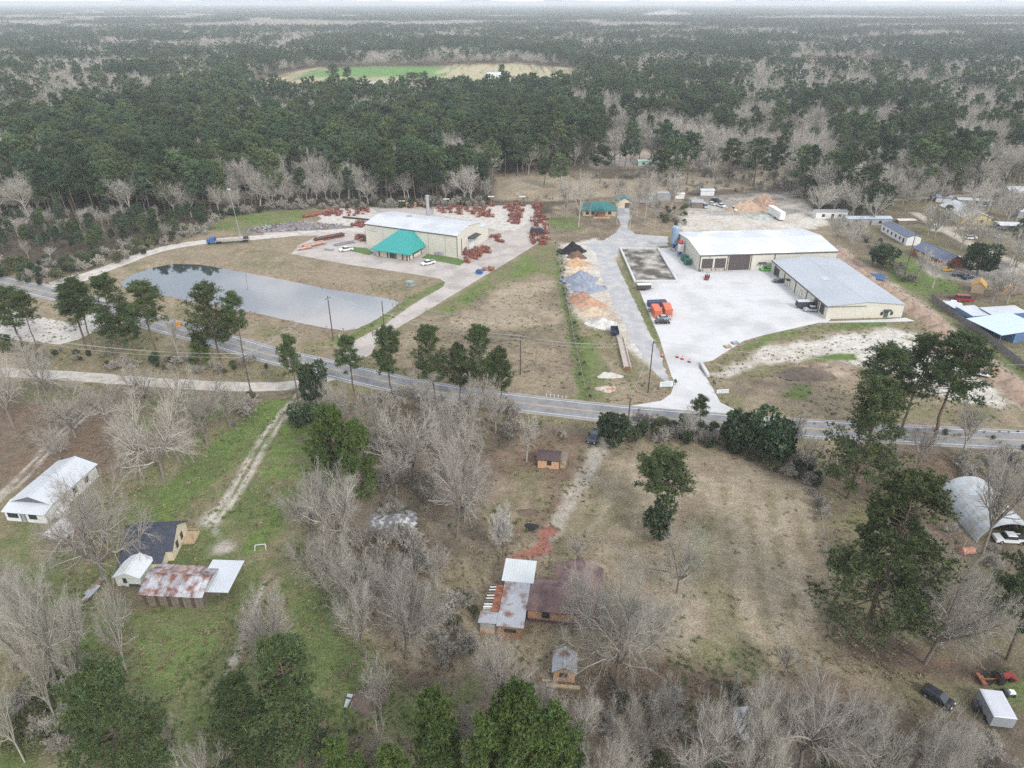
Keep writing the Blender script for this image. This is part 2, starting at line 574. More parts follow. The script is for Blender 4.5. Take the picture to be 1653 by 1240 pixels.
paint([(520, 645), (640, 640), (830, 680), (955, 695), (950, 740), (880, 860), (790, 900), (700, 920), (700, 1040), (600, 1010), (520, 900), (530, 790)], 'leaf', 'dark', 3, 5, bias=.58)
paint([(790, 720), (870, 705), (950, 705), (945, 760), (890, 850), (800, 870), (770, 800)], 'rust', 'tan', 3, 4, bias=.6)
paint([(780, 770), (880, 760), (900, 800), (850, 850), (780, 850)], 'olive', 'tan', 2, 4, op=.8)
paint([(950, 740), (1200, 735), (1310, 790), (1330, 1040), (1250, 1075), (1100, 1070), (980, 930), (920, 880)], 'tan', 'straw', 2.5, 4)
paint([(960, 760), (1040, 760), (1030, 880), (950, 900), (930, 860)], 'olive', 'tan', 3, 4, op=.75)
paint([(1110, 860), (1150, 830), (1160, 900), (1110, 940)], 'olive', 'bright', 2, 3, op=.6)
paint([(1180, 860), (1230, 850), (1260, 1060), (1200, 1060)], 'straw', 'tan', 2, 3, op=.9)
for k in range(9):
    x0 = 1150 + k * 18
    stroke([(x0, 790), (x0 + 6 + k * 3, 900), (x0 + 14 + k * 8, 1050)], .9, 'olive' if k % 2 else 'straw', .5, 1.5, .55)
paint([(1090, 880), (1120, 880), (1240, 1080), (1200, 1090), (1150, 1000)], 'olive', 'green', 1.5, 3, op=.6)
paint([(1130, 1030), (1240, 1075), (1200, 1110), (1080, 1080)], 'green', 'olive', 2, 3, op=.8)
paint([(1320, 760), (1460, 700), (1653, 740), (1900, 760), (1900, 1300), (1560, 1300), (1400, 1090), (1335, 1050)], 'leaf', 'olive', 3, 4, bias=.52)
paint([(1330, 770), (1480, 700), (1560, 720), (1550, 900), (1440, 800), (1360, 830)], 'rust', 'leaf', 3, 4, op=.85)
paint([(1350, 1030), (1500, 1050), (1653, 1080), (1800, 1120), (1653, 1120), (1500, 1100), (1380, 1070)], 'dark', 'rust', 2, 3)
paint([(520, 1060), (760, 1080), (1000, 1060), (1250, 1090), (1500, 1120), (1900, 1200), (1900, 1500), (400, 1500), (520, 1180)], 'leaf', 'dark', 3, 4, bias=.6)
paint([(480, 880), (560, 1000), (600, 1110), (760, 1100), (740, 1180), (540, 1200), (480, 1080)], 'green', 'olive', 3, 4, bias=.55)
paint([(1560, 1110), (1653, 1100), (1653, 1150), (1570, 1150)], 'green', 'olive', 2, 3)
stroke([(1000, 1060), (1080, 1100), (1200, 1130), (1330, 1110)], 5, 'rust', 1.5, 2, .7)
# worn tracks
stroke([(975, 712), (955, 750), (925, 800), (890, 860), (868, 890)], 3.4, 'track', .9, .8, .7)
stroke([(950, 750), (915, 815), (885, 868)], .7, 'mud', .4, .6, .5)
stroke([(888, 855), (872, 880), (868, 890)], 2.6, 'redsoil', .6, 1.6)
stroke([(878, 880), (850, 897), (826, 905)], 2.6, 'redsoil', .8, 2.0, .85)
stroke([(1000, 745), (985, 790), (965, 850)], 2.2, 'straw', .8, 1.5, .5)
for off in (0, 13):
    stroke([(-40 + off, 835 - off * .4), (30 + off, 770), (90 + off * .9, 705), (160 + off * .8, 648)], .7, 'track', .3, .4, .85)
for off in (-7.5, 7.5):
    stroke([(490 + off * .7, 630), (455 + off * .8, 672), (420 + off, 722), (385 + off, 785), (345 + off, 840)], .95, 'track', .35, .5, .95)
paint([(335, 830), (352, 832), (370, 890), (330, 905), (300, 895)], 'track', 'green', 1, 2.0, bias=.55)
stroke([(432, 930), (415, 980), (392, 1040), (372, 1080), (345, 1120)], 2.4, 'mud', .8, 1.2, .6)
stroke([(425, 940), (400, 1010), (378, 1065), (360, 1100)], .8, 'track', .3, .6, .9)
paint([(180, 930), (235, 925), (240, 985), (180, 985), (150, 960)], 'rust', 'leaf', 1.5, 2, op=.7)
paint([(600, 820), (665, 815), (670, 860), (600, 865)], 'ash', 'dark', 1.5, 2.5)

# --- relief: pond basin, ditches, small swells away from built surfaces
POND = [(199, 455), (218, 443), (248, 433), (277, 427), (318, 428), (365, 436), (420, 446), (461, 454), (522, 467), (573, 475), (630, 484), (640, 489), (626, 501),
        (593, 521), (573, 530), (557, 532), (512, 525), (461, 514), (420, 505), (365, 495), (318, 486), (279, 478), (232, 470), (203, 462)]
pond_map = poly_at(POND, -0.9)
gz = np.zeros_like(gx)
sd = sdist(pond_map, gx, gy) + (N3 - .5) * .8
gz -= smooth01(4.0, -3.0, sd) * 2.1
for line, w, dp in (([(905, 400), (905, 440), (915, 490), (930, 560), (945, 638)], 2.6, .7),
                    ([(830, 641), (760, 630)], 2.0, .5), ([(1210, 668), (1400, 684), (1700, 700)], 2.4, .6)):
    dl = ldist(spline(poly_at(line), 3), gx, gy)
    gz -= smooth01(w, 0, dl) * dp
verts = np.stack([gx, gy, gz], 1)
ny, nx = GX.shape
ii = np.arange(ny * nx).reshape(ny, nx)
quads = np.stack([ii[:-1, :-1], ii[:-1, 1:], ii[1:, 1:], ii[1:, :-1]], -1).reshape(-1, 4)
mg = bpy.data.materials.new('ground_cover'); mg.use_nodes = True
nt = mg.node_tree
b = nt.nodes['Principled BSDF']; b.inputs['Roughness'].default_value = .95; b.inputs['Specular IOR Level'].default_value = .1
at_ = nd(nt, 'ShaderNodeAttribute', attribute_name='tint')
tcg = nd(nt, 'ShaderNodeTexCoord')
prev = at_.outputs['Color']
for sc_, lo, hi in ((2.6, .50, 1.46), (.55, .70, 1.28), (.09, .84, 1.14)):
    n_ = nd(nt, 'ShaderNodeTexNoise'); n_.inputs['Scale'].default_value = sc_; n_.inputs['Detail'].default_value = 5; n_.inputs['Roughness'].default_value = .7
    nt.links.new(tcg.outputs['Object'], n_.inputs['Vector'])
    r_ = nd(nt, 'ShaderNodeMapRange'); r_.inputs['From Min'].default_value = .28; r_.inputs['From Max'].default_value = .72
    r_.inputs['To Min'].default_value = lo; r_.inputs['To Max'].default_value = hi
    nt.links.new(n_.outputs['Fac'], r_.inputs[0])
    s_ = nd(nt, 'ShaderNodeVectorMath', operation='SCALE')
    nt.links.new(prev, s_.inputs[0]); nt.links.new(r_.outputs[0], s_.inputs['Scale'])
    prev = s_.outputs[0]
    if sc_ == 2.6:
        bp_ = nd(nt, 'ShaderNodeBump'); bp_.inputs['Strength'].default_value = .7; bp_.inputs['Distance'].default_value = .35
        nt.links.new(n_.outputs['Fac'], bp_.inputs['Height']); nt.links.new(bp_.outputs[0], b.inputs['Normal'])
# dry and green blades: small hue break-up
n_ = nd(nt, 'ShaderNodeTexNoise'); n_.inputs['Scale'].default_value = .9; n_.inputs['Detail'].default_value = 6
nt.links.new(tcg.outputs['Object'], n_.inputs['Vector'])
h_ = nd(nt, 'ShaderNodeHueSaturation')
r_ = nd(nt, 'ShaderNodeMapRange'); r_.inputs['From Min'].default_value = .3; r_.inputs['From Max'].default_value = .7; r_.inputs['To Min'].default_value = .475; r_.inputs['To Max'].default_value = .525
nt.links.new(n_.outputs['Fac'], r_.inputs[0]); nt.links.new(r_.outputs[0], h_.inputs['Hue']); nt.links.new(prev, h_.inputs['Color'])
nt.links.new(h_.outputs[0], b.inputs['Base Color'])
ground = link('ground', mesh_np('ground', verts, quads, [mg], tint=gcol, smooth=True))
tag(ground, 'grass, bare earth and leaf litter covering the whole land', 'ground', kind='structure')


# ================================================================== SETTING: sheets laid on the ground
def ragged(poly, amt, step=1.5):
    out = []
    n = len(poly)
    for i in range(n):
        a = np.array(poly[i]); c = np.array(poly[(i + 1) % n])
        L = np.hypot(*(c - a)); k = max(1, int(L / step))
        nrm = np.array([-(c - a)[1], (c - a)[0]]) / (L + 1e-9)
        for j in range(k):
            p = a + (c - a) * j / k
            out.append(tuple(p + nrm * rnd.uniform(-amt, amt)))
    return out


def sheet(name, poly, mat, z, rag=0.0, label=None, parent=None, skirt=0.15, step=1.5):
    P = ragged(poly, rag, step) if rag else list(poly)
    tris = tessellate_polygon([[Vector((x, y, 0)) for x, y in P]])
    n = len(P)
    vs_ = [(x, y, z) for x, y in P] + [(x, y, z - skirt) for x, y in P]
    fs = []
    for t in tris:
        a, b_, c = (Vector((*P[i], 0)) for i in t)
        fs.append(tuple(t) if (b_ - a).cross(c - a).z > 0 else tuple(t[::-1]))
    for i in range(n):
        j = (i + 1) % n
        fs.append((i, j, n + j, n + i))
    me = bpy.data.meshes.new(name)
    me.from_pydata(vs_, [], fs)
    me.materials.append(mat)
    o = link(name, me, parent)
    if parent is None:
        tag(o, label, None, kind='structure')
    return o


def strip(name, line, w, mat, z, rag=0.0, label=None, parent=None, skirt=.1):
    L_, R_ = [], []
    for i, p in enumerate(line):
        a = np.array(line[max(0, i - 1)]); c = np.array(line[min(len(line) - 1, i + 1)])
        t = (c - a) / (np.hypot(*(c - a)) + 1e-9)
        nrm = np.array([-t[1], t[0]])
        ww = (w[i] if hasattr(w, '__len__') else w) / 2
        L_.append(np.array(p) + nrm * (ww + rnd.uniform(-rag, rag))); R_.append(np.array(p) - nrm * (ww + rnd.uniform(-rag, rag)))
    n = len(line)
    vs_ = [(x, y, z) for x, y in L_] + [(x, y, z) for x, y in R_] + [(x, y, z - skirt) for x, y in L_] + [(x, y, z - skirt) for x, y in R_]
    fs = []
    for i in range(n - 1):
        fs += [(i, n + i, n + i + 1, i + 1), (i, i + 1, 2 * n + i + 1, 2 * n + i), (n + i + 1, n + i, 3 * n + i, 3 * n + i + 1)]
    me = bpy.data.meshes.new(name)
    me.from_pydata(vs_, [], fs)
    me.materials.append(mat)
    o = link(name, me, parent)
    if parent is None:
        tag(o, label, None, kind='structure')
    return o


def offset(line, d):
    out = []
    for i, p in enumerate(line):
        a = np.array(line[max(0, i - 1)]); c = np.array(line[min(len(line) - 1, i + 1)])
        t = (c - a) / (np.hypot(*(c - a)) + 1e-9)
        out.append((p[0] - t[1] * d, p[1] + t[0] * d))
    return out


m_asph = M('asphalt', (.235, .235, .24), .9, .14, .6, stain=((.17, .17, .172), .5, .25))
m_shoul = M('chip_seal_shoulder', (.30, .29, .275), .95, .2, 1.0)
m_yel = M('road_yellow', (.55, .40, .14), .8, .15, 2)
m_whi = M('road_white', (.72, .72, .70), .8, .15, 2)
m_conc = M('concrete_slab', (.55, .55, .55), .85, .07, .35, stain=((.44, .44, .435), .5, .07))
m_conc2 = M('old_concrete', (.44, .40, .37), .9, .12, .5, stain=((.34, .31, .285), .6, .12))
m_limes = M('crushed_limestone', (.52, .49, .45), .95, .16, 1.2, stain=((.40, .36, .31), .5, .4), bump=.05)
m_grav = M('grey_gravel', (.35, .355, .375), .95, .18, 1.5, stain=((.46, .44, .41), .6, .25), bump=.06)
m_lane = M('caliche_lane', (.47, .44, .40), .95, .15, 1.0, stain=((.36, .32, .27), .5, .5))
m_joint = M('saw_joint', (.40, .40, .40), .9, .1, 1)

ROAD = spline(poly_at([(-330, 395), (-140, 425), (0, 455), (127, 484), (254, 522), (340, 545), (430, 571), (520, 592), (600, 611), (700, 631), (820, 648), (1006, 669), (1153, 681), (1262, 689), (1450, 700), (1653, 711), (1900, 722)]), 3.0)
road = strip('main_road', ROAD, 9.4, m_shoul, .02, .12, 'two lane country highway crossing the picture from left to right')
strip('carriageway', ROAD, 8.2, m_asph, .03, .03, parent=road, skirt=.01)
for d in (-.16, .16):
    strip('centre_line', offset(ROAD, d), .13, m_yel, .036, parent=road, skirt=.003)
for d in (-3.45, 3.45):
    strip('edge_line', offset(ROAD, d), .15, m_whi, .036, parent=road, skirt=.003)
LANE = spline(poly_at([(-300, 596), (-100, 596), (0, 601), (110, 607), (221, 615), (330, 622), (420, 625), (480, 620), (540, 606)]), 3.0)
strip('side_lane', LANE, 5.0, m_lane, .014, .25, 'pale gravel side lane joining the highway at the left')
sheet('gravel_lot', poly_at([(-200, 488), (0, 502), (33, 504), (76, 514), (114, 521), (137, 517), (143, 504), (150, 495), (178, 503), (172, 526), (152, 536), (127, 548), (96, 557), (0, 545), (-200, 535)]), m_limes, .016, .3, 'pale gravel lot behind the left roadside pines')
DRV = spline(poly_at([(62, 466), (95, 458), (130, 448), (165, 436), (203, 422), (241, 408), (292, 396), (356, 388), (420, 383), (470, 378), (520, 368)]), 3.0)
strip('factory_drive', DRV, [9.5 if i < 5 else 6.4 for i in range(len(DRV))], m_limes, .024, .12, 'pale curved drive passing behind the pond')
sheet('factory_yard', poly_at([(470, 410), (482, 396), (515, 380), (430, 383), (425, 376), (500, 366), (520, 352), (505, 345), (530, 337), (600, 335), (700, 334), (800, 332), (872, 330), (868, 345), (884, 362), (884, 380), (868, 393),
      (830, 417), (766, 455), (690, 501), (639, 531), (608, 551), (600, 572), (560, 590), (545, 580), (552, 564), (575, 549), (621, 524), (664, 493), (715, 463), (719, 456), (710, 450), (664, 442), (562, 427)]),
      m_conc2, .008, .08, 'worn concrete yard and drive round the cream factory')
sheet('yard_gravel', poly_at([(505, 372), (520, 352), (508, 345), (532, 338), (600, 336), (612, 345), (590, 362), (588, 378), (560, 372), (540, 378)]), m_limes, .014, .3, 'pale gravel storage ground left of the factory')
sheet('yard_gravel', poly_at([(700, 336), (866, 331), (862, 352), (835, 372), (800, 372), (760, 356), (700, 346)]), m_limes, .0145, .3, 'pale gravel storage ground behind the factory')
sheet('front_lawn', poly_at([(566, 398), (592, 401), (604, 408), (596, 412), (568, 406)]), M('lawn', (.10, .16, .05), .95, .3, 2), .02, .2, 'small green lawn left of the teal roofed pavilion')
sheet('front_lawn', poly_at([(690, 410), (740, 417), (752, 422), (742, 429), (700, 421), (680, 416)]), MATS['lawn'], .02, .2, 'small green lawn right of the teal roofed pavilion')
pad_pts = [(1060, 401.6), (1100, 398), (1134, 440), (1256, 425), (1345, 512), (1337, 519), (1428, 515.5), (1462, 513), (1477, 518.5), (1430, 520), (1322, 521), (1233, 541), (1201, 550), (1150, 582), (1130, 586), (1128, 594), (1136, 603),
           (1150, 626), (1163, 650), (1200, 668), (1250, 680), (1000, 662), (1019, 655), (1067, 647), (1083, 636), (1089, 617), (1084, 607), (1074, 577), (1064, 544), (1044, 498), (1028, 458), (1094, 452.5)]
pad = sheet('concrete_pad', poly_at(pad_pts), m_conc, .012, 0, 'bright new concrete pad and entrance apron of the white roofed works')
for k in range(1, 9):   # saw-cut joints
    a = at(1040 + k * 3.2, 452 + k * 15); 
    x0, x1 = a[0] + 1.5, 97
    yy = a[1]
    if yy > 185:
        strip('joint', [(x0 + 6 + max(0, 8 - yy * .0), yy), (x1, yy + (x1 - x0) * .085)], .09, m_joint, .0165, parent=pad, skirt=.002)
GR = spline(poly_at([(1016, 322), (1008, 335), (1005, 352), (1000, 372), (985, 392), (975, 415), (982, 450), (1000, 485), (1016, 510), (1035, 545), (1056, 580), (1072, 612)]), 3.0)
sheet('gravel_drive', poly_at([(994, 334), (1016, 332), (1018, 345), (1013, 368), (1026, 378), (1078, 382), (1078, 397), (1040, 399), (1003, 403), (990, 412), (1002, 440), (1024, 486), (1047, 535), (1066, 572), (1078, 610), (1083, 625), (1066, 610), (1040, 580),
      (1018, 545), (1003, 515), (985, 480), (968, 440), (962, 410), (950, 398), (935, 394), (975, 388), (994, 376), (1003, 362), (995, 348)]), m_grav, .010, .3, 'blue grey gravel drive running from the road up to the teal roofed house')
# water
mw = bpy.data.materials.new('pond_water'); mw.use_nodes = True
nt = mw.node_tree; b = nt.nodes['Principled BSDF']
b.inputs['Base Color'].default_value = (.045, .055, .06, 1); b.inputs['Roughness'].default_value = .03; b.inputs['IOR'].default_value = 2.9; b.inputs['Specular IOR Level'].default_value = .8
n_ = nd(nt, 'ShaderNodeTexNoise'); n_.inputs['Scale'].default_value = .8; tcw = nd(nt, 'ShaderNodeTexCoord'); nt.links.new(tcw.outputs['Object'], n_.inputs['Vector'])
bp_ = nd(nt, 'ShaderNodeBump'); bp_.inputs['Strength'].default_value = .04; bp_.inputs['Distance'].default_value = .05
nt.links.new(n_.outputs['Fac'], bp_.inputs['Height']); nt.links.new(bp_.outputs[0], b.inputs['Normal'])
cx_, cy_ = np.mean(pond_map, 0)
sheet('stock_pond', poly_at([(573, 134), (600, 132.2), (622, 131.6), (622, 134.2), (600, 135.6), (575, 136)]), mw, .05, 0, 'small pale stock pond at the near edge of the green meadow')
sheet('pond_water', [(cx_ + (x - cx_) * 1.06, cy_ + (y - cy_) * 1.1) for x, y in pond_map], mw, -.9, 0, 'still retention pond mirroring the cloudy sky')


# ================================================================== BUILDINGS
m_cream = M('cream_metal_siding', (.60, .58, .50), .55, .05, .3, ribs=('X', .6), spec=.4)
m_creamy = M('cream_metal_siding_side', (.60, .58, .50), .55, .05, .3, ribs=('Y', .6), spec=.4)
m_galv = M('galvalume_roof', (.56, .58, .61), .5, .06, .2, ribs=('X', .6), metal=.15, stain=((.48, .50, .52), .5, .12))
m_whiteroof = M('white_metal_roof', (.55, .575, .60), .5, .04, .2, ribs=('X', .6), stain=((.74, .77, .80), .5, .1))
m_greyroof = M('grey_metal_roof', (.40, .43, .47), .5, .05, .2, ribs=('Y', .6), stain=((.36, .39, .43), .5, .1))
m_teal = M('teal_metal_roof', (.035, .29, .27), .45, .06, .3, ribs=('X', .5))
m_trim = M('dark_bronze_trim', (.075, .065, .06), .6, .1, 1)
m_glass = M('dark_glass', (.03, .04, .05), .12, .1, 1, spec=.6)
m_rolld = M('brown_roll_door', (.085, .07, .072), .6, .08, .5, ribs=('Z', .5))
m_whitep = M('white_paint', (.74, .74, .72), .6, .08, 1)
m_dkmet = M('dark_steel', (.06, .06, .065), .6, .2, 2)
m_rust = M('rust_steel', (.30, .11, .06), .85, .35, 1.5, stain=((.14, .06, .045), .6, 1.2))
m_redp = M('red_oxide_paint', (.36, .115, .085), .75, .3, 2, stain=((.20, .09, .075), .6, 2), objvar=.3)
m_orng = M('orange_paint', (.62, .17, .085), .6, .12, .6, stain=((.5, .12, .06), .5, 1))
m_steel = M('grey_steel', (.36, .37, .39), .5, .15, 1, metal=.2)
m_wood = M('weathered_wood', (.20, .165, .135), .9, .3, 1.2)
m_plank = M('raw_lumber', (.44, .33, .21), .85, .25, 1)
m_brick = M('red_brick', (.30, .105, .06), .85, .2, 2.2)
m_shing_d = M('charcoal_shingles', (.055, .062, .085), .9, .25, 1.2)
m_shing_m = M('maroon_shingles', (.20, .13, .125), .9, .25, 1.0, stain=((.10, .07, .068), .6, .5))
m_shing_b = M('blue_grey_shingles', (.125, .145, .20), .9, .2, 1.0)
m_tanw = M('peach_plaster', (.60, .37, .235), .85, .12, .7, stain=((.5, .3, .19), .4, .8))
m_wclap = M('white_clapboard', (.72, .73, .72), .7, .06, .8, ribs=('Z', .3))
m_creamc = M('cream_clapboard', (.74, .67, .50), .7, .06, .8, ribs=('Z', .3))
m_tin = M('clean_tin_roof', (.56, .59, .62), .4, .06, .3, ribs=('X', .5), metal=.2)
m_tino = M('old_tin_roof', (.36, .38, .41), .6, .2, .5, stain=((.17, .10, .08), .55, .5), ribs=('X', .4))
m_yelw = M('yellow_siding', (.60, .47, .17), .7, .08, .8)
m_blue = M('blue_siding', (.10, .18, .33), .6, .1, .8, ribs=('X', .5))
m_tealh = M('house_green_roof', (.04, .17, .165), .7, .12, .6)
m_tyre = M('tyre_rubber', (.02, .02, .02), .9, .2, 3)
m_tanpl = M('tan_siding', (.50, .40, .28), .8, .1, .8)
m_or2 = M('orange_primer', (.50, .20, .10), .75, .2, 1)
m_letter = M('faded_lettering', (.30, .36, .40), .7, .1, 2)


def opening(parent, o, dx, n, u, z, w, h, kind, mt=None, mp=None):
    """framed door or window on a wall: o corner, dx along the wall, n outward"""
    def p(a, d, zz): return (o[0] + dx[0] * a + n[0] * d, o[1] + dx[1] * a + n[1] * d, zz)
    mt = mt or m_trim
    mp = mp or {'window': m_glass, 'door': m_trim, 'roll_door': m_rolld, 'opening': m_dkmet}[kind]
    f = MB()
    t = .09 if kind == 'window' else .12
    def slab(a0, a1, z0, z1, d0, d1):
        f.hexa([p(a0, d0, z0), p(a1, d0, z0), p(a1, d1, z0), p(a0, d1, z0)], [p(a0, d0, z1), p(a1, d0, z1), p(a1, d1, z1), p(a0, d1, z1)])
    slab(u - t, u, z, z + h + t, .01, .08); slab(u + w, u + w + t, z, z + h + t, .01, .08); slab(u, u + w, z + h, z + h + t, .01, .08)
    if kind == 'window':
        slab(u - t, u + w + t, z - t, z, .01, .11)
        slab(u + w / 2 - .03, u + w / 2 + .03, z, z + h, .045, .075)
    fr = f.build({'window': 'window', 'door': 'door', 'roll_door': 'roll_door', 'opening': 'door_opening'}[kind], mt, parent)
    f = MB()
    slab(u, u + w, z, z + h, .012, .04)
    f.build('pane' if kind == 'window' else 'door_leaf', mp, fr)
    return fr


def side_frame(side, L, W):
    return {'f': ((0, 0), (1, 0), (0, -1)), 'b': ((L, W), (-1, 0), (0, 1)), 'r': ((L, 0), (0, 1), (1, 0)), 'l': ((0, W), (0, -1), (-1, 0))}[side]


def gable(parent, L, W, eave, rise, axis, mw, mr, over=.4, th=.14, ox=0, oy=0, floor=0.0, roof='roof', wall='wall'):
    if axis == 'x':
        pr = [(oy, floor), (oy + W, floor), (oy + W, eave), (oy + W / 2, eave + rise), (oy, eave)]
        w = MB().prism(pr, ox, ox + L, axis='x')
    else:
        pr = [(ox, floor), (ox + L, floor), (ox + L, eave), (ox + L / 2, eave + rise), (ox, eave)]
        w = MB().prism(pr, oy, oy + W, axis='y')
    w.build(wall, mw, parent)
    r = MB()
    half = (W if axis == 'x' else L) / 2
    sl = rise / half
    lo = eave - over * sl + .02
    hi = eave + rise + .02
    if axis == 'x':
        a, b_ = ox - over, ox + L + over
        for s_ in (0, 1):
            y0, y1 = (oy - over, oy + half) if s_ == 0 else (oy + W + over, oy + half)
            r.hexa([(a, y0, lo), (b_, y0, lo), (b_, y1, hi), (a, y1, hi)], [(a, y0, lo + th), (b_, y0, lo + th), (b_, y1, hi + th), (a, y1, hi + th)])
        r.box(a - .01, b_ + .01, oy + half - .18, oy + half + .18, hi + th - .06, hi + th + .03)
    else:
        a, b_ = oy - over, oy + W + over
        for s_ in (0, 1):
            x0, x1 = (ox - over, ox + half) if s_ == 0 else (ox + L + over, ox + half)
            r.hexa([(x0, a, lo), (x0, b_, lo), (x1, b_, hi), (x1, a, hi)], [(x0, a, lo + th), (x0, b_, lo + th), (x1, b_, hi + th), (x1, a, hi + th)])
        r.box(ox + half - .18, ox + half + .18, a - .01, b_ + .01, hi + th - .06, hi + th + .03)
    return r.build(roof, mr, parent)


def mono(parent, x0, x1, y0, y1, h0, h1, mw, mr, over=.25, th=.1, open_=False, along='y', floor=0.0):
    """lean-to: height h0 at y0 rising to h1 at y1; open_ gives posts instead of walls"""
    if not open_:
        MB().hexa([(x0, y0, floor), (x1, y0, floor), (x1, y1, floor), (x0, y1, floor)], [(x0, y0, h0), (x1, y0, h0), (x1, y1, h1), (x0, y1, h1)]).build('wall', mw, parent)
    else:
        for x in (x0 + .1, x1 - .1):
            for y, h in ((y0 + .1, h0), (y1 - .1, h1)):
                MB().box(x - .07, x + .07, y - .07, y + .07, floor, h).build('post', mw, parent)
    s_ = (h1 - h0) / (y1 - y0)
    a0, a1 = y0 - over, y1 + over
    z0, z1 = h0 - over * s_ + .02, h1 + over * s_ + .02
    return MB().hexa([(x0 - over, a0, z0), (x1 + over, a0, z0), (x1 + over, a1, z1), (x0 - over, a1, z1)],
                     [(x0 - over, a0, z0 + th), (x1 + over, a0, z0 + th), (x1 + over, a1, z1 + th), (x0 - over, a1, z1 + th)]).build('roof', mr, parent)


def house(name, label, cat, loc, rz, L, W, eave, rise, axis, mw, mr, ops=(), over=.4, group=None):
    e = empty(name, label, cat, loc, rz, group)
    gable(e, L, W, eave, rise, axis, mw, mr, over)
    for sd_, u, z, w, h, k in ops:
        opening(e, *side_frame(sd_, L, W), u, z, w, h, k)
    return e


# --- cream factory with teal pavilion
FA, FR = at(592, 394.5), R(-24)
fac = empty('factory', 'large cream metal factory with grey roof behind the pond', 'factory', FA, FR)
L, W, ev = 43.2, 21.0, 8.8
gable(fac, L, W, ev, 1.5, 'x', m_cream, m_galv, .25)
for u in (8.6, 30.2, 38.0):
    MB().box(u, u + .16, -.16, -.01, 0, ev - .1).build('downspout', m_trim if u > 100 else M('cream_trim', (.5, .485, .42), .6, .1, 1), fac)
MB().box(L - .02, L + .12, -.14, .06, 0, ev).build('corner_trim', m_trim, fac)
MB().box(-.1, L + .1, -.34, -.22, ev - .28, ev - .02).build('gutter', m_trim, fac)
o_, dx_, n_v = side_frame('r', L, W)
opening(fac, o_, dx_, n_v, 10.0, .1, 5.2, 5.0, 'roll_door', mp=m_whitep)
opening(fac, o_, dx_, n_v, 3.6, .1, .2, 6.4, 'opening')
MB().hexa([(L, 9.2, 5.6), (L + 2.6, 9.2, 5.2), (L + 2.6, 16.6, 5.2), (L, 16.6, 5.6)], [(L, 9.2, 5.85), (L + 2.6, 9.2, 5.4), (L + 2.6, 16.6, 5.4), (L, 16.6, 5.85)]).build('door_canopy', m_dkmet, fac)
sg = MB().box(1.6, 5.9, -.22, -.04, 6.3, 7.9).build('sign_board', m_cream, fac)
for a, b_, z in ((2.2, 5.4, 7.3), (2.6, 4.9, 6.8)):
    MB().box(a, b_, -.25, -.221, z, z + .18).build('lettering', m_letter, sg)
MB().box(L - 13, L - .01, W + .01, W + 7, 0, 6.4).build('annex', m_creamy, fac)
MB().hexa([(L - 13.2, W + .01, 6.45), (L + .2, W + .01, 6.45), (L + .2, W + 7.2, 6.25), (L - 13.2, W + 7.2, 6.25)], [(L - 13.2, W + .01, 6.6), (L + .2, W + .01, 6.6), (L + .2, W + 7.2, 6.4), (L - 13.2, W + 7.2, 6.4)]).build('annex_roof', m_galv, fac)
MB().tube([(17.5, W + 1.2, 6), (17.5, W + 1.2, 17.0)], .75, 12).tube([(17.5, W + 1.2, 17.0), (17.5, W + 1.2, 17.3)], .9, 12).build('exhaust_stack', m_steel, fac)
MB().box(13.2, 14.6, 12.5, 13.8, 9.9, 10.7).build('roof_vent', m_steel, fac)
MB().box(33.4, 35.0, -1.0, -.2, .1, 1.3).build('air_conditioner', m_steel, fac)
MB().box(35.2, 36.6, -1.0, -.2, .1, 1.3).build('air_conditioner', m_steel, fac)
pv_ = empty('entrance_pavilion', None, None, (0, 0, 0), 0); pv_.parent = fac
x0, x1, y0, y1 = 12.4, 27.2, -11.2, -.02
MB().box(x0, x1, y0, y1, 0, 3.1).build('pavilion_wall', M('cream_plaster', (.66, .63, .53), .8, .06, .5), pv_)
ex0, ex1, ey0 = 10.6, 29.0, -13.2
rx0, rx1, rz_ = 17.4, 23.4, 8.45
E_ = [(ex0, ey0, 3.05), (ex1, ey0, 3.05), (ex1, -.02, 3.05), (rx1, -.02, rz_), (rx0, -.02, rz_), (ex0, -.02, 3.05)]
rb = MB()
ridge_y = -2.2
V_ = [(ex0, ey0, 3.1), (ex1, ey0, 3.1), (ex1, -.02, 3.1), (ex0, -.02, 3.1), (rx0, ridge_y, rz_), (rx1, ridge_y, rz_), (rx1, -.02, rz_), (rx0, -.02, rz_),
      (ex0, ey0, 2.85), (ex1, ey0, 2.85), (ex1, -.02, 2.85), (ex0, -.02, 2.85)]
rb.add(V_, [(0, 1, 5, 4), (1, 2, 6, 5), (3, 0, 4, 7), (4, 5, 6, 7), (0, 8, 9, 1), (1, 9, 10, 2), (3, 11, 8, 0), (8, 11, 10, 9), (2, 10, 11, 3, 7, 6)])
rb.build('pavilion_roof', m_teal, pv_)
for u in (1.2, 5.2, 9.0, 12.2, 14.2):
    MB().box(x0 + u, x0 + u + .32, y0 - .34, y0 - .02, 0, 2.84).build('pavilion_post', m_trim, pv_)
for v_ in (.6, 3.4, 9.6):
    MB().box(x1 + .02, x1 + .34, y0 + v_, y0 + v_ + .32, 0, 2.84).build('pavilion_post', m_trim, pv_)
MB().box(x0 + 6.2, x0 + 8.6, y0 - .09, y0 - .011, .05, 2.5).build('entrance_door', m_glass, pv_)
MB().box(x1 + .011, x1 + .09, y0 + 4.4, y0 + 8.8, 1.3, 2.3).build('pavilion_window', m_glass, pv_)

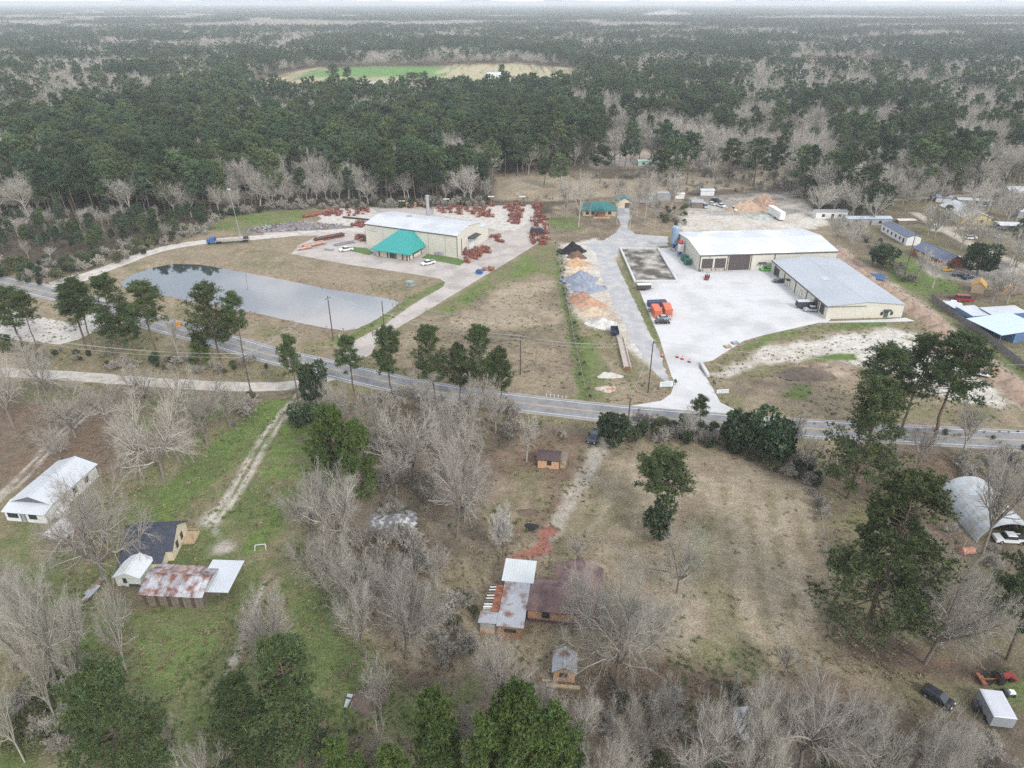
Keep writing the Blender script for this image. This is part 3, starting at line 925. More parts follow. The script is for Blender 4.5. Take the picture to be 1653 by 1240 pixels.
# --- white roofed works
WA, WR = (70.7, 257.1), R(5.3)
wk = empty('works_building', 'cream works with long bright white roof behind the concrete pad', 'warehouse', WA, WR)
L, W, ev = 53.5, 29.5, 6.4
gable(wk, L, W, ev, 1.7, 'x', m_cream, m_whiteroof, .3)
for u, z, w, h in ((1.0, 1.2, 4.0, 3.6), (6.0, 1.2, 4.0, 3.6)):
    opening(wk, (0, 0), (1, 0), (0, -1), u, z, w, h, 'roll_door')
opening(wk, (0, 0), (1, 0), (0, -1), 11.4, .1, 8.0, 5.6, 'roll_door')
for u in (0, 10.7, 19.9, 29.0):
    MB().box(u - .02 if u else -.12, u + .22, -.2, -.012, 0, ev - .3).build('downspout', m_trim, wk)
MB().box(-.2, L + .2, -.46, -.32, ev - .34, ev - .06).build('gutter', m_trim, wk)
ds = opening(wk, (0, 0), (1, 0), (0, -1), 24.0, .1, 1.1, 2.2, 'door', mp=m_whitep)
MB().box(22.9, 25.9, -1.3, -.02, 2.7, 2.95).build('door_canopy', m_dkmet, wk)
lt = MB().box(3.6, 4.0, -.12, -.02, 5.2, 5.8).build('sign_letter', m_steel, wk)
for a in (4.6, 5.3, 6.0, 6.7):
    MB().box(a, a + .45, -.1, -.02, 5.3, 5.65).build('sign_letter', m_whitep, wk)
MB().box(.6, 10.4, -1.0, -.21, .0, 1.15).build('loading_dock', m_conc2, wk)
for a in (1.0, 4.4, 6.0, 9.4):
    MB().box(a, a + .3, -1.12, -1.0, .6, 1.1).build('dock_bumper', m_tyre, wk)

# --- grey roofed works
GA, GR_ = (100.9, 211.2), R(3.6)
gb = empty('works_building', 'long low cream works with grey ridged roof, right of the concrete pad', 'warehouse', GA, GR_)
L, W, ev = 25.3, 46.0, 4.4
gable(gb, L, W, ev, 1.15, 'y', m_creamy, m_greyroof, .3)
MB().box(-.42, -.3, -.2, W + .2, ev - .3, ev - .06).build('gutter', m_trim, gb)
MB().box(-.3, L / 2, -.42, -.31, ev - .1, ev + .02).build('rake_trim', m_dkmet, gb)
for v_ in (5.5, 15.0, 24.0, 33.5, 42.0):
    MB().box(-.2, -.012, v_, v_ + .22, 0, ev - .32).build('downspout', m_trim, gb)
o_, dx_, n_v = side_frame('l', L, W)
for u, w in ((W - 4.6, 2.6), (W - 9.2, 2.6), (3.0, 4.4)):
    opening(gb, o_, dx_, n_v, u, .6 if w < 3 else .1, w, 3.0, 'roll_door', mp=m_dkmet)
for u in (16, 26):
    opening(gb, o_, dx_, n_v, u, .1, 1.1, 2.2, 'door', mp=m_whitep)
MB().box(-1.4, -.02, W - 17.4, W - 15.4, 2.6, 2.8).build('door_canopy', m_dkmet, gb)
MB().hexa([(8.2, 21, 5.33), (10.6, 21, 5.55), (10.6, 24.5, 5.55), (8.2, 24.5, 5.33)], [(8.2, 21, 5.36), (10.6, 21, 5.58), (10.6, 24.5, 5.58), (8.2, 24.5, 5.36)]).build('roof_patch', m_galv, gb)
opening(gb, (0, 0), (1, 0), (0, -1), 19.2, .1, 1.2, 2.2, 'door', mp=M('green_glass_door', (.08, .14, .13), .2, .1, 1))
opening(gb, (0, 0), (1, 0), (0, -1), 18.0, 1.0, .7, .9, 'window')
opening(gb, (0, 0), (1, 0), (0, -1), 21.3, 1.0, .7, .9, 'window')
MB().box(18.7, 21.0, -1.3, -.02, 2.6, 2.85).build('door_canopy', m_dkmet, gb)
# concrete basin by the works
bs = empty('basin', 'square concrete walled basin holding dark muck, left of the white roofed works', 'basin', (44.4, 245.2), R(0))
bx0, bx1, by0, by1 = 0, 16.2, 0, 39.5
wl_ = [('f', (bx0, bx1, by0, by0 + .7)), ('b', (bx0 - .01, bx1 + .01, by1 - .7, by1)), ('l', (bx0, bx0 + .7, by0 + .7, by1 - .7)), ('r', (bx1 - .7, bx1, by0 + .7, by1 - .7))]
for k_, q in wl_:
    MB().box(*q, 0, .75).build('basin_wall', m_conc, bs)
m_muck = M('dark_muck', (.075, .066, .05), .55, .35, .3, stain=((.42, .39, .35), .62, .14))
MB().box(.7, bx1 - .7, .7, by1 - .7, -.1, .12).build('muck_bed', m_muck, bs)
bs.location.z = .0

# --- silo and dust collector
sl_ = empty('silo', 'tall blue grey dust silo at the corner of the white roofed works', 'silo', at(1087, 404))
MB().tube([(0, 0, 3.0), (0, 0, 9.6), (0, 0, 10.0)], [1.55, 1.55, 1.3], 20).build('tank', M('blue_grey_steel', (.27, .36, .47), .45, .1, .6, metal=.2), sl_, smooth=False)
MB().tube([(0, 0, .9), (0, 0, 3.0)], [.4, 1.5], 16).build('hopper', M('deep_blue_paint', (.05, .09, .28), .5, .1, 1), sl_)
for a in range(4):
    MB().box(1.15 * math.cos(a * 1.57 + .78) - .1, 1.15 * math.cos(a * 1.57 + .78) + .1, 1.15 * math.sin(a * 1.57 + .78) - .1, 1.15 * math.sin(a * 1.57 + .78) + .1, 0, 3.2).build('leg', m_steel, sl_)
dc = empty('dust_collector', 'blue and white dust collector with red fan beside the green dumpsters', 'machine', at(1097, 414))
MB().box(-.9, .9, -.9, .9, 2.2, 5.0).build('filter_housing', m_whitep, dc)
MB().tube([(0, 0, 2.2), (0, 0, .5)], [.9, .3], 12).build('hopper', MATS['deep_blue_paint'], dc)
MB().tube([(-.7, .6, 5.6), (.9, .6, 5.6)], .8, 14).build('fan', M('fan_red', (.5, .05, .06), .5, .1, 1), dc)
MB().tube([(.8, 0, 4.2), (2.2, 0, 4.4), (4.4, .4, 3.6)], .35, 10).build('duct', M('pale_blue_duct', (.35, .45, .6), .4, .1, 1), dc)
for x in (-.8, .8):
    for y in (-.8, .8):
        MB().box(x - .08, x + .08, y - .08, y + .08, 0, 2.2).build('leg', MATS['deep_blue_paint'], dc)


def dumpster(label, px, py, rz, mat, L=2.0, W=1.6, H=1.6, lid=True, group=None, cat='dumpster', name='dumpster'):
    e = empty(name, label, cat, at(px, py), R(rz), group)
    b_ = MB()
    b_.hexa([(-L / 2 + .08, -W / 2 + .1, .15), (L / 2 - .08, -W / 2 + .1, .15), (L / 2 - .08, W / 2, .15), (-L / 2 + .08, W / 2, .15)], [(-L / 2, -W / 2, H), (L / 2, -W / 2, H), (L / 2, W / 2, H), (-L / 2, W / 2, H)])
    for k in range(int(L / .7)):
        x = -L / 2 + .35 + k * .7
        b_.box(x - .05, x + .05, -W / 2 - .06, W / 2 + .06, .3, H - .1)
    b_.build('bin', mat, e)
    if lid:
        MB().hexa([(-L / 2 - .04, -W / 2 - .04, H), (L / 2 + .04, -W / 2 - .04, H), (L / 2 + .04, W / 2 + .04, H + .22), (-L / 2 - .04, W / 2 + .04, H + .22)],
                  [(-L / 2 - .04, -W / 2 - .04, H + .06), (L / 2 + .04, -W / 2 - .04, H + .06), (L / 2 + .04, W / 2 + .04, H + .28), (-L / 2 - .04, W / 2 + .04, H + .28)]).build('lid', m_dkmet if lid == 1 else mat, e)
    else:
        b_ = MB()
        for q in ((-L / 2, L / 2, -W / 2 - .05, -W / 2 + .05), (-L / 2, L / 2, W / 2 - .05, W / 2 + .05), (-L / 2 - .05, -L / 2 + .05, -W / 2, W / 2), (L / 2 - .05, L / 2 + .05, -W / 2, W / 2)):
            b_.box(*q, H, H + .14)
        b_.build('rim', mat, e)
        MB().box(-L / 2 + .1, L / 2 - .1, -W / 2 + .1, W / 2 - .1, H + .004, H + .03).build('contents', m_dkmet, e)
    for x in (-L / 2 + .3, L / 2 - .3):
        MB().box(x - .12, x + .12, -W / 2 + .2, W / 2 - .2, 0, .15).build('skid', m_dkmet, e)
    return e


m_grn = M('bin_green', (.035, .16, .11), .5, .12, 1)
dumpster('dark green dumpster nearest the pad at the works wall', 1109, 427, 15, m_grn, 2.2, 2.2, 2.1, 2)
dumpster('dark green dumpster behind its twin by the dust collector', 1104, 421, 15, m_grn, 2.2, 2.2, 2.1, 2)
dumpster('navy blue roll-off bin behind the orange containers', 1060, 494, 6, M('navy_paint', (.045, .06, .17), .5, .15, 1), 6.2, 2.4, 1.7, False, cat='roll-off bin', name='roll_off_bin')
dumpster('small grey bin beside the left orange container', 1048, 503, 6, m_steel, 1.0, 1.0, 1.1, 2)
dumpster('bright blue bin at the right edge of the factory drive', 774, 442, -24, M('bright_blue', (.03, .13, .42), .5, .1, 1), 2.2, 1.8, 1.3, False)


def container(label, px, py, rz):
    e = empty('shipping_container', label, 'container', at(px, py), R(rz), 'orange containers on the pad')
    L, W, H = 6.1, 2.44, 2.6
    b_ = MB().box(-W / 2, W / 2, 0, L, .1, H)
    for k in range(20):
        y = .2 + k * .3
        b_.box(-W / 2 - .03, W / 2 + .03, y, y + .12, .25, H - .12)
    b_.build('shell', m_orng, e)
    for s_ in (-1, 1):
        d = MB().box(min(0, s_ * W / 2) + .04, max(0, s_ * W / 2) - .04, -.05, -.001, .2, H - .1).build('door', m_orng, e)
        for q in (.35, .85):
            MB().box(s_ * q - .025, s_ * q + .025, -.1, -.05, .2, H - .12).build('lock_rod', m_steel, d)
    MB().box(-W / 2 - .02, W / 2 + .02, -.06, .1, H - .1, H + .03).build('end_frame', m_orng, e)
    MB().box(-W / 2 - .02, W / 2 + .02, L - .1, L + .06, H - .1, H + .03).build('end_frame', m_orng, e)


container('orange shipping container, left of two on the pad', 1062, 514, 2)
container('orange shipping container, right of two on the pad', 1079, 512, -2)


# ================================================================== VEHICLES
def car_paint(name, col):
    return M('paint_' + name, col, .25, .04, 1, spec=.6)


m_chrome = M('rim_metal', (.45, .46, .48), .35, .1, 2, metal=.5)
m_lampw = M('lamp_lens', (.8, .8, .78), .2, .05, 2)
m_lampr = M('tail_lens', (.35, .02, .02), .3, .05, 2)


def vehicle(label, px, py, rz, col, typ='sedan', cat='car', group=None, bed=None, z=0.0):
    """heading along +x of the vehicle"""
    nm = {'sedan': 'parked_car', 'suv': 'parked_car', 'pickup': 'pickup_truck', 'hatch': 'parked_car', 'van': 'parked_van', 'cab': 'truck'}[typ]
    x, y = at(px, py)
    e = empty(nm, label, cat, (x, y, z), R(rz), group)
    Lc, Wd, prof, glass = {
        'sedan': (4.7, 1.82, [(-2.35, .45), (-2.3, .88), (-1.7, 1.0), (1.0, 1.0), (2.2, .82), (2.35, .5), (2.3, .28), (-2.3, .28)], [(-1.75, .98), (-1.15, 1.40), (.25, 1.44), (1.15, .98)]),
        'hatch': (4.3, 1.8, [(-2.1, .45), (-2.1, .95), (1.0, 1.02), (2.05, .82), (2.15, .5), (2.1, .28), (-2.05, .28)], [(-2.0, .95), (-1.6, 1.46), (.3, 1.48), (1.2, .98)]),
        'suv': (4.8, 1.92, [(-2.4, .5), (-2.38, 1.08), (1.1, 1.1), (2.3, .98), (2.4, .55), (2.35, .35), (-2.35, .35)], [(-2.3, 1.06), (-2.1, 1.75), (.4, 1.78), (1.2, 1.06)]),
        'pickup': (5.7, 1.98, [(-2.85, .55), (-2.85, 1.08), (-.75, 1.1), (1.4, 1.12), (2.75, 1.02), (2.85, .6), (2.8, .4), (-2.8, .4)], [(-.85, 1.08), (-.75, 1.80), (.85, 1.82), (1.5, 1.08)]),
        'van': (5.6, 2.0, [(-2.8, .45), (-2.8, 1.2), (1.5, 1.2), (2.7, 1.0), (2.8, .5), (2.75, .3), (-2.75, .3)], [(-2.78, 1.18), (-2.7, 2.2), (1.2, 2.2), (2.0, 1.16)]),
        'cab': (6.2, 2.2, [(-3.1, .6), (-3.1, .95), (.2, .95), (.25, 1.3), (1.8, 1.35), (3.0, 1.25), (3.1, .7), (3.0, .5), (-3.1, .5)], [(.3, 1.28), (.35, 2.3), (1.4, 2.35), (1.9, 1.33)]),
    }[typ]
    paint = car_paint(*col)
    b_ = MB()
    n = len(prof)
    pts = []
    for s_, ins in ((-1, .0), (-1, .05), (1, .05), (1, .0)):
        pass
    b_.prism(prof, -Wd / 2, Wd / 2)
    if typ == 'pickup':
        bd = MB()
        bd.box(-2.7, -.9, -Wd / 2 + .12, Wd / 2 - .12, 1.101, 1.115)
        bd.build('bed', m_dkmet, e)
        b_.box(-2.84, -.9, -Wd / 2 + .001, -Wd / 2 + .11, 1.0, 1.28).box(-2.84, -.9, Wd / 2 - .11, Wd / 2 - .001, 1.0, 1.28).box(-2.845, -2.74, -Wd / 2 + .1, Wd / 2 - .1, 1.0, 1.28)
    if typ == 'cab' and bed:
        pass
    b_.build('body', paint, e)
    # cabin: glass house with painted roof
    g_ = glass
    i1, i2 = .06, .20
    wl0, wl1 = Wd / 2 - i1, Wd / 2 - i2
    gb_ = MB().hexa([(g_[0][0], -wl0, g_[0][1]), (g_[3][0], -wl0, g_[3][1]), (g_[3][0], wl0, g_[3][1]), (g_[0][0], wl0, g_[0][1])],
                    [(g_[1][0], -wl1, g_[1][1]), (g_[2][0], -wl1, g_[2][1]), (g_[2][0], wl1, g_[2][1]), (g_[1][0], wl1, g_[1][1])])
    gb_.build('windows', m_glass, e)
    MB().hexa([(g_[1][0] - .08, -wl1 - .03, g_[1][1] - .02), (g_[2][0] + .1, -wl1 - .03, g_[2][1] - .02), (g_[2][0] + .1, wl1 + .03, g_[2][1] - .02), (g_[1][0] - .08, wl1 + .03, g_[1][1] - .02)],
              [(g_[1][0] + .05, -wl1 + .08, g_[1][1] + .06), (g_[2][0] - .05, -wl1 + .08, g_[2][1] + .06), (g_[2][0] - .05, wl1 - .08, g_[2][1] + .06), (g_[1][0] + .05, wl1 - .08, g_[1][1] + .06)]).build('car_roof', paint, e)
    wr = .34 if typ not in ('pickup', 'cab', 'suv') else .40
    for x_ in (-Lc * .31, Lc * .31):
        for s_ in (-1, 1):
            w_ = MB().tube([(x_, s_ * (Wd / 2 - .2), wr), (x_, s_ * (Wd / 2 + .03), wr)], wr, 14).build('wheel', m_tyre, e)
            MB().tube([(x_, s_ * (Wd / 2 + .03), wr), (x_, s_ * (Wd / 2 + .045), wr)], wr * .58, 10).build('rim', m_chrome, w_)
    for s_ in (-1, 1):
        MB().box(Lc / 2 - .16, Lc / 2 - .01 + .02, s_ * Wd * .34 - .18, s_ * Wd * .34 + .18, .68, .82).build('headlight', m_lampw, e)
        MB().box(-Lc / 2 - .02, -Lc / 2 + .08, s_ * Wd * .38 - .12, s_ * Wd * .38 + .12, .72, .9).build('tail_light', m_lampr, e)
    return e


WHT = ('white', (.72, .73, .74)); BLK = ('black', (.018, .019, .024)); GRY = ('charcoal', (.06, .065, .075)); SIL = ('silver', (.38, .40, .43)); LIM = ('lime', (.10, .55, .03)); BLU = ('blue', (.025, .04, .075)); YEL = ('yellow', (.62, .36, .03)); RED = ('red', (.36, .03, .03)); DKB = ('dark_blue', (.02, .03, .07))
vehicle('white pickup parked left of the teal roofed pavilion', 559, 405, 205, WHT, 'pickup', 'pickup')
vehicle('white pickup parked right of the teal roofed pavilion', 691, 427, 215, WHT, 'pickup', 'pickup')
vehicle('lime green sports car parked at the inner corner of the works', 1238, 437, 180, LIM, 'sedan')
vehicle('dark charcoal sedan on the pad below the lime green car', 1258, 456, 178, GRY, 'sedan')
vehicle('black sedan with pale roof below the orange containers', 1069, 522, 3, BLK, 'sedan')
vehicle('silver car squeezed between the black sedan and the orange containers', 1072, 515.5, 3, SIL, 'sedan')
vehicle('dark pickup waiting in the drive mouth south of the highway', 959, 709, 250, BLU, 'pickup', 'pickup')
vehicle('pale grey pickup behind a box trailer at the grey roofed works dock', 1311, 502.5, 178, SIL, 'pickup', 'pickup')
vehicle('white car in the row behind the white roofed works', 1150, 331, -60, WHT, 'hatch')
vehicle('white pickup second in the row behind the white roofed works', 1163, 334, -60, WHT, 'pickup', 'pickup')
vehicle('white flatbed cab at the right end of the row behind the works', 1182, 340, -60, WHT, 'cab', 'truck')
vehicle('dark truck behind the white pickups in the parking row', 1156, 326, -60, BLK, 'pickup', 'pickup')
vehicle('silver car at the left end of the parking row', 1136, 335, -75, SIL, 'van', 'van')
vehicle('yellow sports car beside the red brick house', 1526, 437, -15, YEL, 'sedan')
vehicle('black car below the yellow one at the red brick house', 1548, 446, -5, BLK, 'sedan')
vehicle('dark car at the gable of the red brick house', 1556, 432, -50, BLK, 'suv')
vehicle('dark sedan right of the black one near the live oak', 1562, 450, 20, DKB, 'sedan')
vehicle('white van beside the far gable of the red brick house', 1546, 421, -40, WHT, 'suv')
vehicle('red van behind the blue roofed sheds', 1556, 486, -10, RED, 'van', 'van')
vehicle('dark blue pickup under the first blue roofed carport', 1546, 505, -20, DKB, 'pickup', 'pickup')
vehicle('white pickup half under the first carport roof', 1537, 494, -20, WHT, 'pickup', 'pickup')
vehicle('white car in front of the yellow house', 1567, 386, 10, WHT, 'suv')
vehicle('pale car on the track right of the yellow house', 1614, 384, 10, SIL, 'sedan')
vehicle('white truck parked at the mouth of the arched shed', 1628, 874, 175, WHT, 'pickup', 'pickup')
vehicle('dark wreck with a grey windscreen in the bottom right clearing', 1512, 1130, -50, BLK, 'hatch')
vehicle('white car glimpsed through trees in front of the far right roofs', 1448, 298, 30, WHT, 'sedan')


def tractor(label, px, py, rz, mat, z=0.0):
    e = empty('tractor', label, 'tractor', (*at(px, py), z), R(rz))
    MB().box(-.2, 1.4, -.35, .35, .6, 1.15).build('hood', mat, e)
    MB().box(-1.0, -.2, -.5, .5, .55, .9).build('seat_deck', mat, e)
    MB().box(-.8, -.35, -.25, .25, .9, 1.5).build('seat', m_dkmet, e)
    for s_ in (-1, 1):
        MB().tube([(-.8, s_ * .5, .65), (-.8, s_ * .85, .65)], .65, 14).build('wheel', m_tyre, e)
        MB().tube([(1.1, s_ * .45, .38), (1.1, s_ * .68, .38)], .38, 12).build('wheel', m_tyre, e)
    b_ = MB()
    for s_ in (-1, 1):
        b_.box(-1.0, -.9, s_ * .55 - .05, s_ * .55 + .05, .9, 2.1)
    b_.box(-1.0, -.9, -.6, .6, 2.05, 2.15)
    b_.build('roll_bar', m_dkmet, e)
    MB().box(1.5, 2.1, -.8, .8, .15, .6).bar((1.0, -.45, .9), (1.7, -.45, .4), .1).bar((1.0, .45, .9), (1.7, .45, .4), .1).build('loader_bucket', mat, e)


tractor('small red tractor in front of the loading dock', 1141, 450, 250, M('tractor_red', (.25, .04, .036), .55, .15, 1))
tractor('red tractor in the shade at the bottom right clearing', 1617, 1098, 10, MATS['tractor_red'])


def trailer(label, px, py, rz, L, W, H, mat, top=None, axle=2, cat='trailer', name='box_trailer', wins=False, lift=.6):
    e = empty(name, label, cat, at(px, py), R(rz))
    MB().box(0, L, -W / 2, W / 2, lift, H).build('body', mat, e)
    MB().hexa([(-.04, -W / 2 - .04, H), (L + .04, -W / 2 - .04, H), (L + .04, W / 2 + .04, H), (-.04, W / 2 + .04, H)], [(.1, -W / 2 + .2, H + .09), (L - .1, -W / 2 + .2, H + .09), (L - .1, W / 2 - .2, H + .09), (.1, W / 2 - .2, H + .09)]).build('top', top or mat, e)
    for k in range(axle):
        for s_ in (-1, 1):
            x_ = L * .3 + k * 1.1
            MB().tube([(x_, s_ * (W / 2 - .1), .42), (x_, s_ * (W / 2 + .06), .42)], .42, 12).build('wheel', m_tyre, e)
    MB().bar((L, 0, .55), (L + 1.3, 0, .5), .12).build('hitch', m_dkmet, e)
    if wins:
        for u in np.arange(1.2, L - 1.2, 3.2):
            for s_, n_v in ((-W / 2, (0, -1)), (W / 2, (0, 1))):
                opening(e, (0, s_), (1, 0), n_v, float(u), 1.5, 1.0, .9, 'window')
    return e


trailer('black box trailer at the grey roofed works dock', 1285, 497, 3, 5.2, 2.2, 2.5, m_dkmet, M('trailer_top', (.5, .52, .55), .4, .1, 1))
trailer('white lorry trailer parked on the sand behind the white roofed works', 1262, 357, 96, 13.5, 2.5, 4.0, m_whitep, None, 2)
trailer('black fronted utility trailer at the basin corner', 1028, 468, 3, 4.8, 2.0, 2.1, m_dkmet, m_whitep)
trailer('grey flat roofed camper standing in the bottom right clearing', 1614, 1178, 82, 4.6, 3.0, 2.5, M('camper_grey', (.30, .32, .34), .5, .15, 1), M('camper_top', (.55, .57, .62), .5, .1, 1), 1, 'camper', 'camper')
# black tipper trailer by the white heap
tp = empty('tipper_trailer', 'open black tipper trailer beside the white heap', 'trailer', at(993, 544), R(88))
b_ = MB()
b_.box(0, 4.4, -1.1, 1.1, .7, .85).box(0, 4.4, -1.15, -1.05, .85, 1.7).box(0, 4.4, 1.05, 1.15, .85, 1.7).box(4.3, 4.4, -1.05, 1.05, .85, 1.8).box(0, .1, -1.05, 1.05, .85, 1.5)
b_.build('tub', M('tipper_black', (.025, .035, .065), .5, .1, 1), tp)
for k in (1.6, 2.6):
    for s_ in (-1, 1):
        MB().tube([(k, s_ * .8, .38), (k, s_ * 1.05, .38)], .38, 12).build('wheel', m_tyre, tp)
# flatbed lorry on the factory drive
fl = empty('flatbed_lorry', 'blue cab lorry with long flatbed on the pale drive behind the pond', 'lorry', at(352, 393), R(193))
MB().box(1.0, 3.0, -1.1, 1.1, .7, 2.8).build('cab', M('cab_blue', (.05, .14, .36), .4, .1, 1), fl)
MB().box(3.0, 4.3, -.9, .9, .7, 1.9).build('hood', MATS['cab_blue'], fl)
MB().box(2.98, 3.03, -.85, .85, 1.95, 2.6).build('windscreen', m_glass, fl)
MB().box(-13.0, .9, -1.2, 1.2, 1.1, 1.35).build('bed', M('bed_grey', (.32, .30, .27), .8, .2, 1), fl)
MB().box(.6, .8, -1.2, 1.2, 1.35, 2.5).build('headboard', m_dkmet, fl)
for x_ in (3.4, .2, -.9, -10.5, -11.6):
    for s_ in (-1, 1):
        MB().tube([(x_, s_ * .85, .5), (x_, s_ * 1.2, .5)], .5, 12).build('wheel', m_tyre, fl)
MB().box(-12.5, -10.5, -.8, .8, 1.35, 2.3).build('load', m_dkmet, fl)


# ================================================================== HOUSES AND SHEDS
def hip(parent, x0, x1, y0, y1, eave, rise, mr, over=.4, th=.12, name='roof'):
    a, b_, c, d = x0 - over, x1 + over, y0 - over, y1 + over
    if (b_ - a) >= (d - c):
        h = (d - c) / 2; r0, r1 = (a + h * .9, (c + d) / 2), (b_ - h * .9, (c + d) / 2)
    else:
        h = (b_ - a) / 2; r0, r1 = ((a + b_) / 2, c + h * .9), ((a + b_) / 2, d - h * .9)
    V = [(a, c, eave), (b_, c, eave), (b_, d, eave), (a, d, eave), (a, c, eave + th), (b_, c, eave + th), (b_, d, eave + th), (a, d, eave + th), (*r0, eave + rise), (*r1, eave + rise)]
    if (b_ - a) >= (d - c):
        F = [(4, 5, 9, 8), (5, 6, 9), (6, 7, 8, 9), (7, 4, 8)]
    else:
        F = [(4, 5, 8), (5, 6, 9, 8), (6, 7, 9), (7, 4, 8, 9)]
    F += [(3, 2, 1, 0), (0, 1, 5, 4), (1, 2, 6, 5), (2, 3, 7, 6), (3, 0, 4, 7)]
    return MB().add(V, F).build(name, mr, parent)


def walls(parent, x0, x1, y0, y1, h, mw, name='wall', z=0.0):
    return MB().box(x0, x1, y0, y1, z, h).build(name, mw, parent)


# tumbledown house in the middle foreground
th_ = empty('house', 'tumbledown peach house with maroon roof and patched metal lean-tos', 'house', (-2.35, 81.4), R(-8))
walls(th_, 0, 4.1, 0, 9.0, 2.55, m_tanw)
mono(th_, 0, 4.1, 0, 9.2, 2.5, 2.95, m_tanw, m_tino, .15, .07)
opening(th_, (0, 0), (1, 0), (0, -1), 1.2, 1.35, .45, .55, 'window'); opening(th_, (0, 0), (1, 0), (0, -1), 1.85, 1.35, .45, .55, 'window'); opening(th_, (0, 0), (1, 0), (0, -1), 2.5, 1.35, .45, .55, 'window')
walls(th_, -2.9, -.05, .6, 4.6, 2.3, M('grey_plank_wall', (.36, .36, .34), .9, .2, 1), 'shed_wall')
MB().box(-2.95, -.02, .52, .6, 0, .7).build('skirting', m_tanw, th_)
MB().hexa([(-3.2, .2, 2.32), (-.04, .2, 2.5), (-.04, 2.6, 2.55), (-3.2, 2.6, 2.37)], [(-3.2, .2, 2.38), (-.04, .2, 2.56), (-.04, 2.6, 2.61), (-3.2, 2.6, 2.43)]).build('roof_sheet', m_tino, th_)
for k in range(10):
    y = 3.0 + k * .62
    MB().bar((-3.0 + .06 * k, y, 2.4 + .03 * k), (-1.45, y + .1, 2.5 + .03 * k), .16, .09).build('rafter', m_whitep if k % 3 else m_wood, th_)
for k in range(4):
    y = 2.75 + k * 1.5
    MB().hexa([(-1.5, y, 2.46 + .05 * k), (-.06, y, 2.52 + .05 * k), (-.06, y + 1.35, 2.58 + .05 * k), (-1.5, y + 1.35, 2.52 + .05 * k)], [(-1.5, y, 2.5 + .05 * k), (-.06, y, 2.56 + .05 * k), (-.06, y + 1.35, 2.62 + .05 * k), (-1.5, y + 1.35, 2.56 + .05 * k)]).build('rusty_sheet', m_rust, th_)
cp_ = mono(th_, -.6, 4.6, 9.5, 14.4, 3.0, 3.3, m_wood, M('white_tin', (.57, .60, .61), .5, .06, .5, ribs=('X', .45)), .15, .08, True)
walls(th_, 4.4, 15.6, 4.1, 10.6, 2.6, m_tanw, 'house_wall')
MB().box(4.45, 15.65, 3.95, 4.09, 0, .55).build('skirting', m_shing_m, th_)
hip(th_, 4.4, 15.6, 4.1, 10.6, 2.6, 1.7, m_shing_m, .45)
MB().prism([(8.2, 2.62), (16.4, 2.62), (12.3, 4.6)], 9.0, 15.2).build('wing_roof', m_shing_m, th_)
walls(th_, 8.6, 16.0, 10.7, 15.0, 2.61, m_tanw, 'house_wall')
opening(th_, (4.4, 4.1), (1, 0), (0, -1), 2.4, 1.0, 1.1, 1.1, 'window'); opening(th_, (4.4, 4.1), (1, 0), (0, -1), 8.6, .9, 1.6, 1.3, 'window')

sh = house('shed', 'little peach shed with broken dark roof below the tumbledown house', 'shed', at(893, 1099), R(-6), 3.2, 3.4, 2.2, 1.0, 'y', m_tanw, m_tino, [('f', 1.0, 1.05, 1.0, .8, 'window')], .3)
MB().box(-1.0, 4.0, -1.3, -.7, .05, .3).build('plank_step', m_plank, sh)
MB().box(-1.6, -.4, -.5, -.2, .3, .42).build('loose_plank', m_plank, sh)
cb = house('cabin', 'small peach cabin with dark roof near the highway drive mouth', 'cabin', at(868, 755), R(-8), 4.6, 3.6, 2.3, .9, 'x', m_tanw, M('cabin_shingles', (.085, .062, .062), .9, .25, 1), [('f', 2.1, 1.0, .8, .9, 'window'), ('r', 1.2, .1, .9, 1.9, 'door')], .3)
mono(cb, 4.7, 6.3, .4, 3.2, 2.1, 2.3, m_wood, m_wood, .1, .06, True)
MB().box(4.7, 6.2, .5, 3.0, .05, .45).build('porch_deck', m_plank, cb)
ws = empty('house', 'long white house with pale metal roof at the left edge', 'house', at(17, 836), R(-7))
gable(ws, 8.6, 13.5, 3.0, 1.5, 'y', m_wclap, m_tin, .35, oy=1.6)
MB().prism([(0.1, 3.0), (8.5, 3.0), (4.3, 4.42)], 1.45, 1.59).build('gable_infill', M('grey_gable', (.13, .14, .16), .8, .1, 1), ws)
mono(ws, 0, 8.6, -.8, 1.55, 2.35, 3.0, m_wclap, m_tin, .35, .08)
for u, w in ((.7, 2.0), (5.2, 1.5)):
    opening(ws, (0, -.8), (1, 0), (0, -1), u, 1.0, w, 1.0, 'window')
opening(ws, (0, -.8), (1, 0), (0, -1), 3.4, .1, .9, 2.0, 'door', mp=m_steel)
for u in (2.5, 6.0, 9.6):
    opening(ws, (8.6, 1.6), (0, 1), (1, 0), u, 1.1, 1.0, 1.1, 'window')
walls(ws, 9.0, 10.6, 1.0, 3.2, 1.2, M('porch_white', (.7, .7, .68), .7, .1, 1), 'side_porch')
rs = empty('shed', 'tilting little red shed with pale tin roof below the white house', 'shed', at(80, 876), R(-22))
walls(rs, 0, 4.0, 1.2, 3.8, 2.1, M('barn_red', (.34, .045, .04), .85, .2, 1))
MB().box(0.1, 3.7, 1.16, 1.21, .05, 1.9).build('dark_opening', m_dkmet, rs)
mono(rs, -.4, 4.4, -.2, 3.9, 2.0, 2.7, m_wood, M('pale_rusty_tin', (.52, .52, .52), .6, .2, .8, stain=((.30, .22, .19), .4, .9)), .2, .06, True)
dh = empty('house', 'cream gabled house under a dark roof beside the two-track', 'house', at(281, 905), R(4))
gable(dh, 8.4, 7.8, 2.7, 2.5, 'x', m_creamc, m_shing_d, .4, ox=-8.4)
mono(dh, -8.2, -1.0, -2.6, -.05, 2.0, 2.75, m_creamc, m_shing_d, .3, .1)
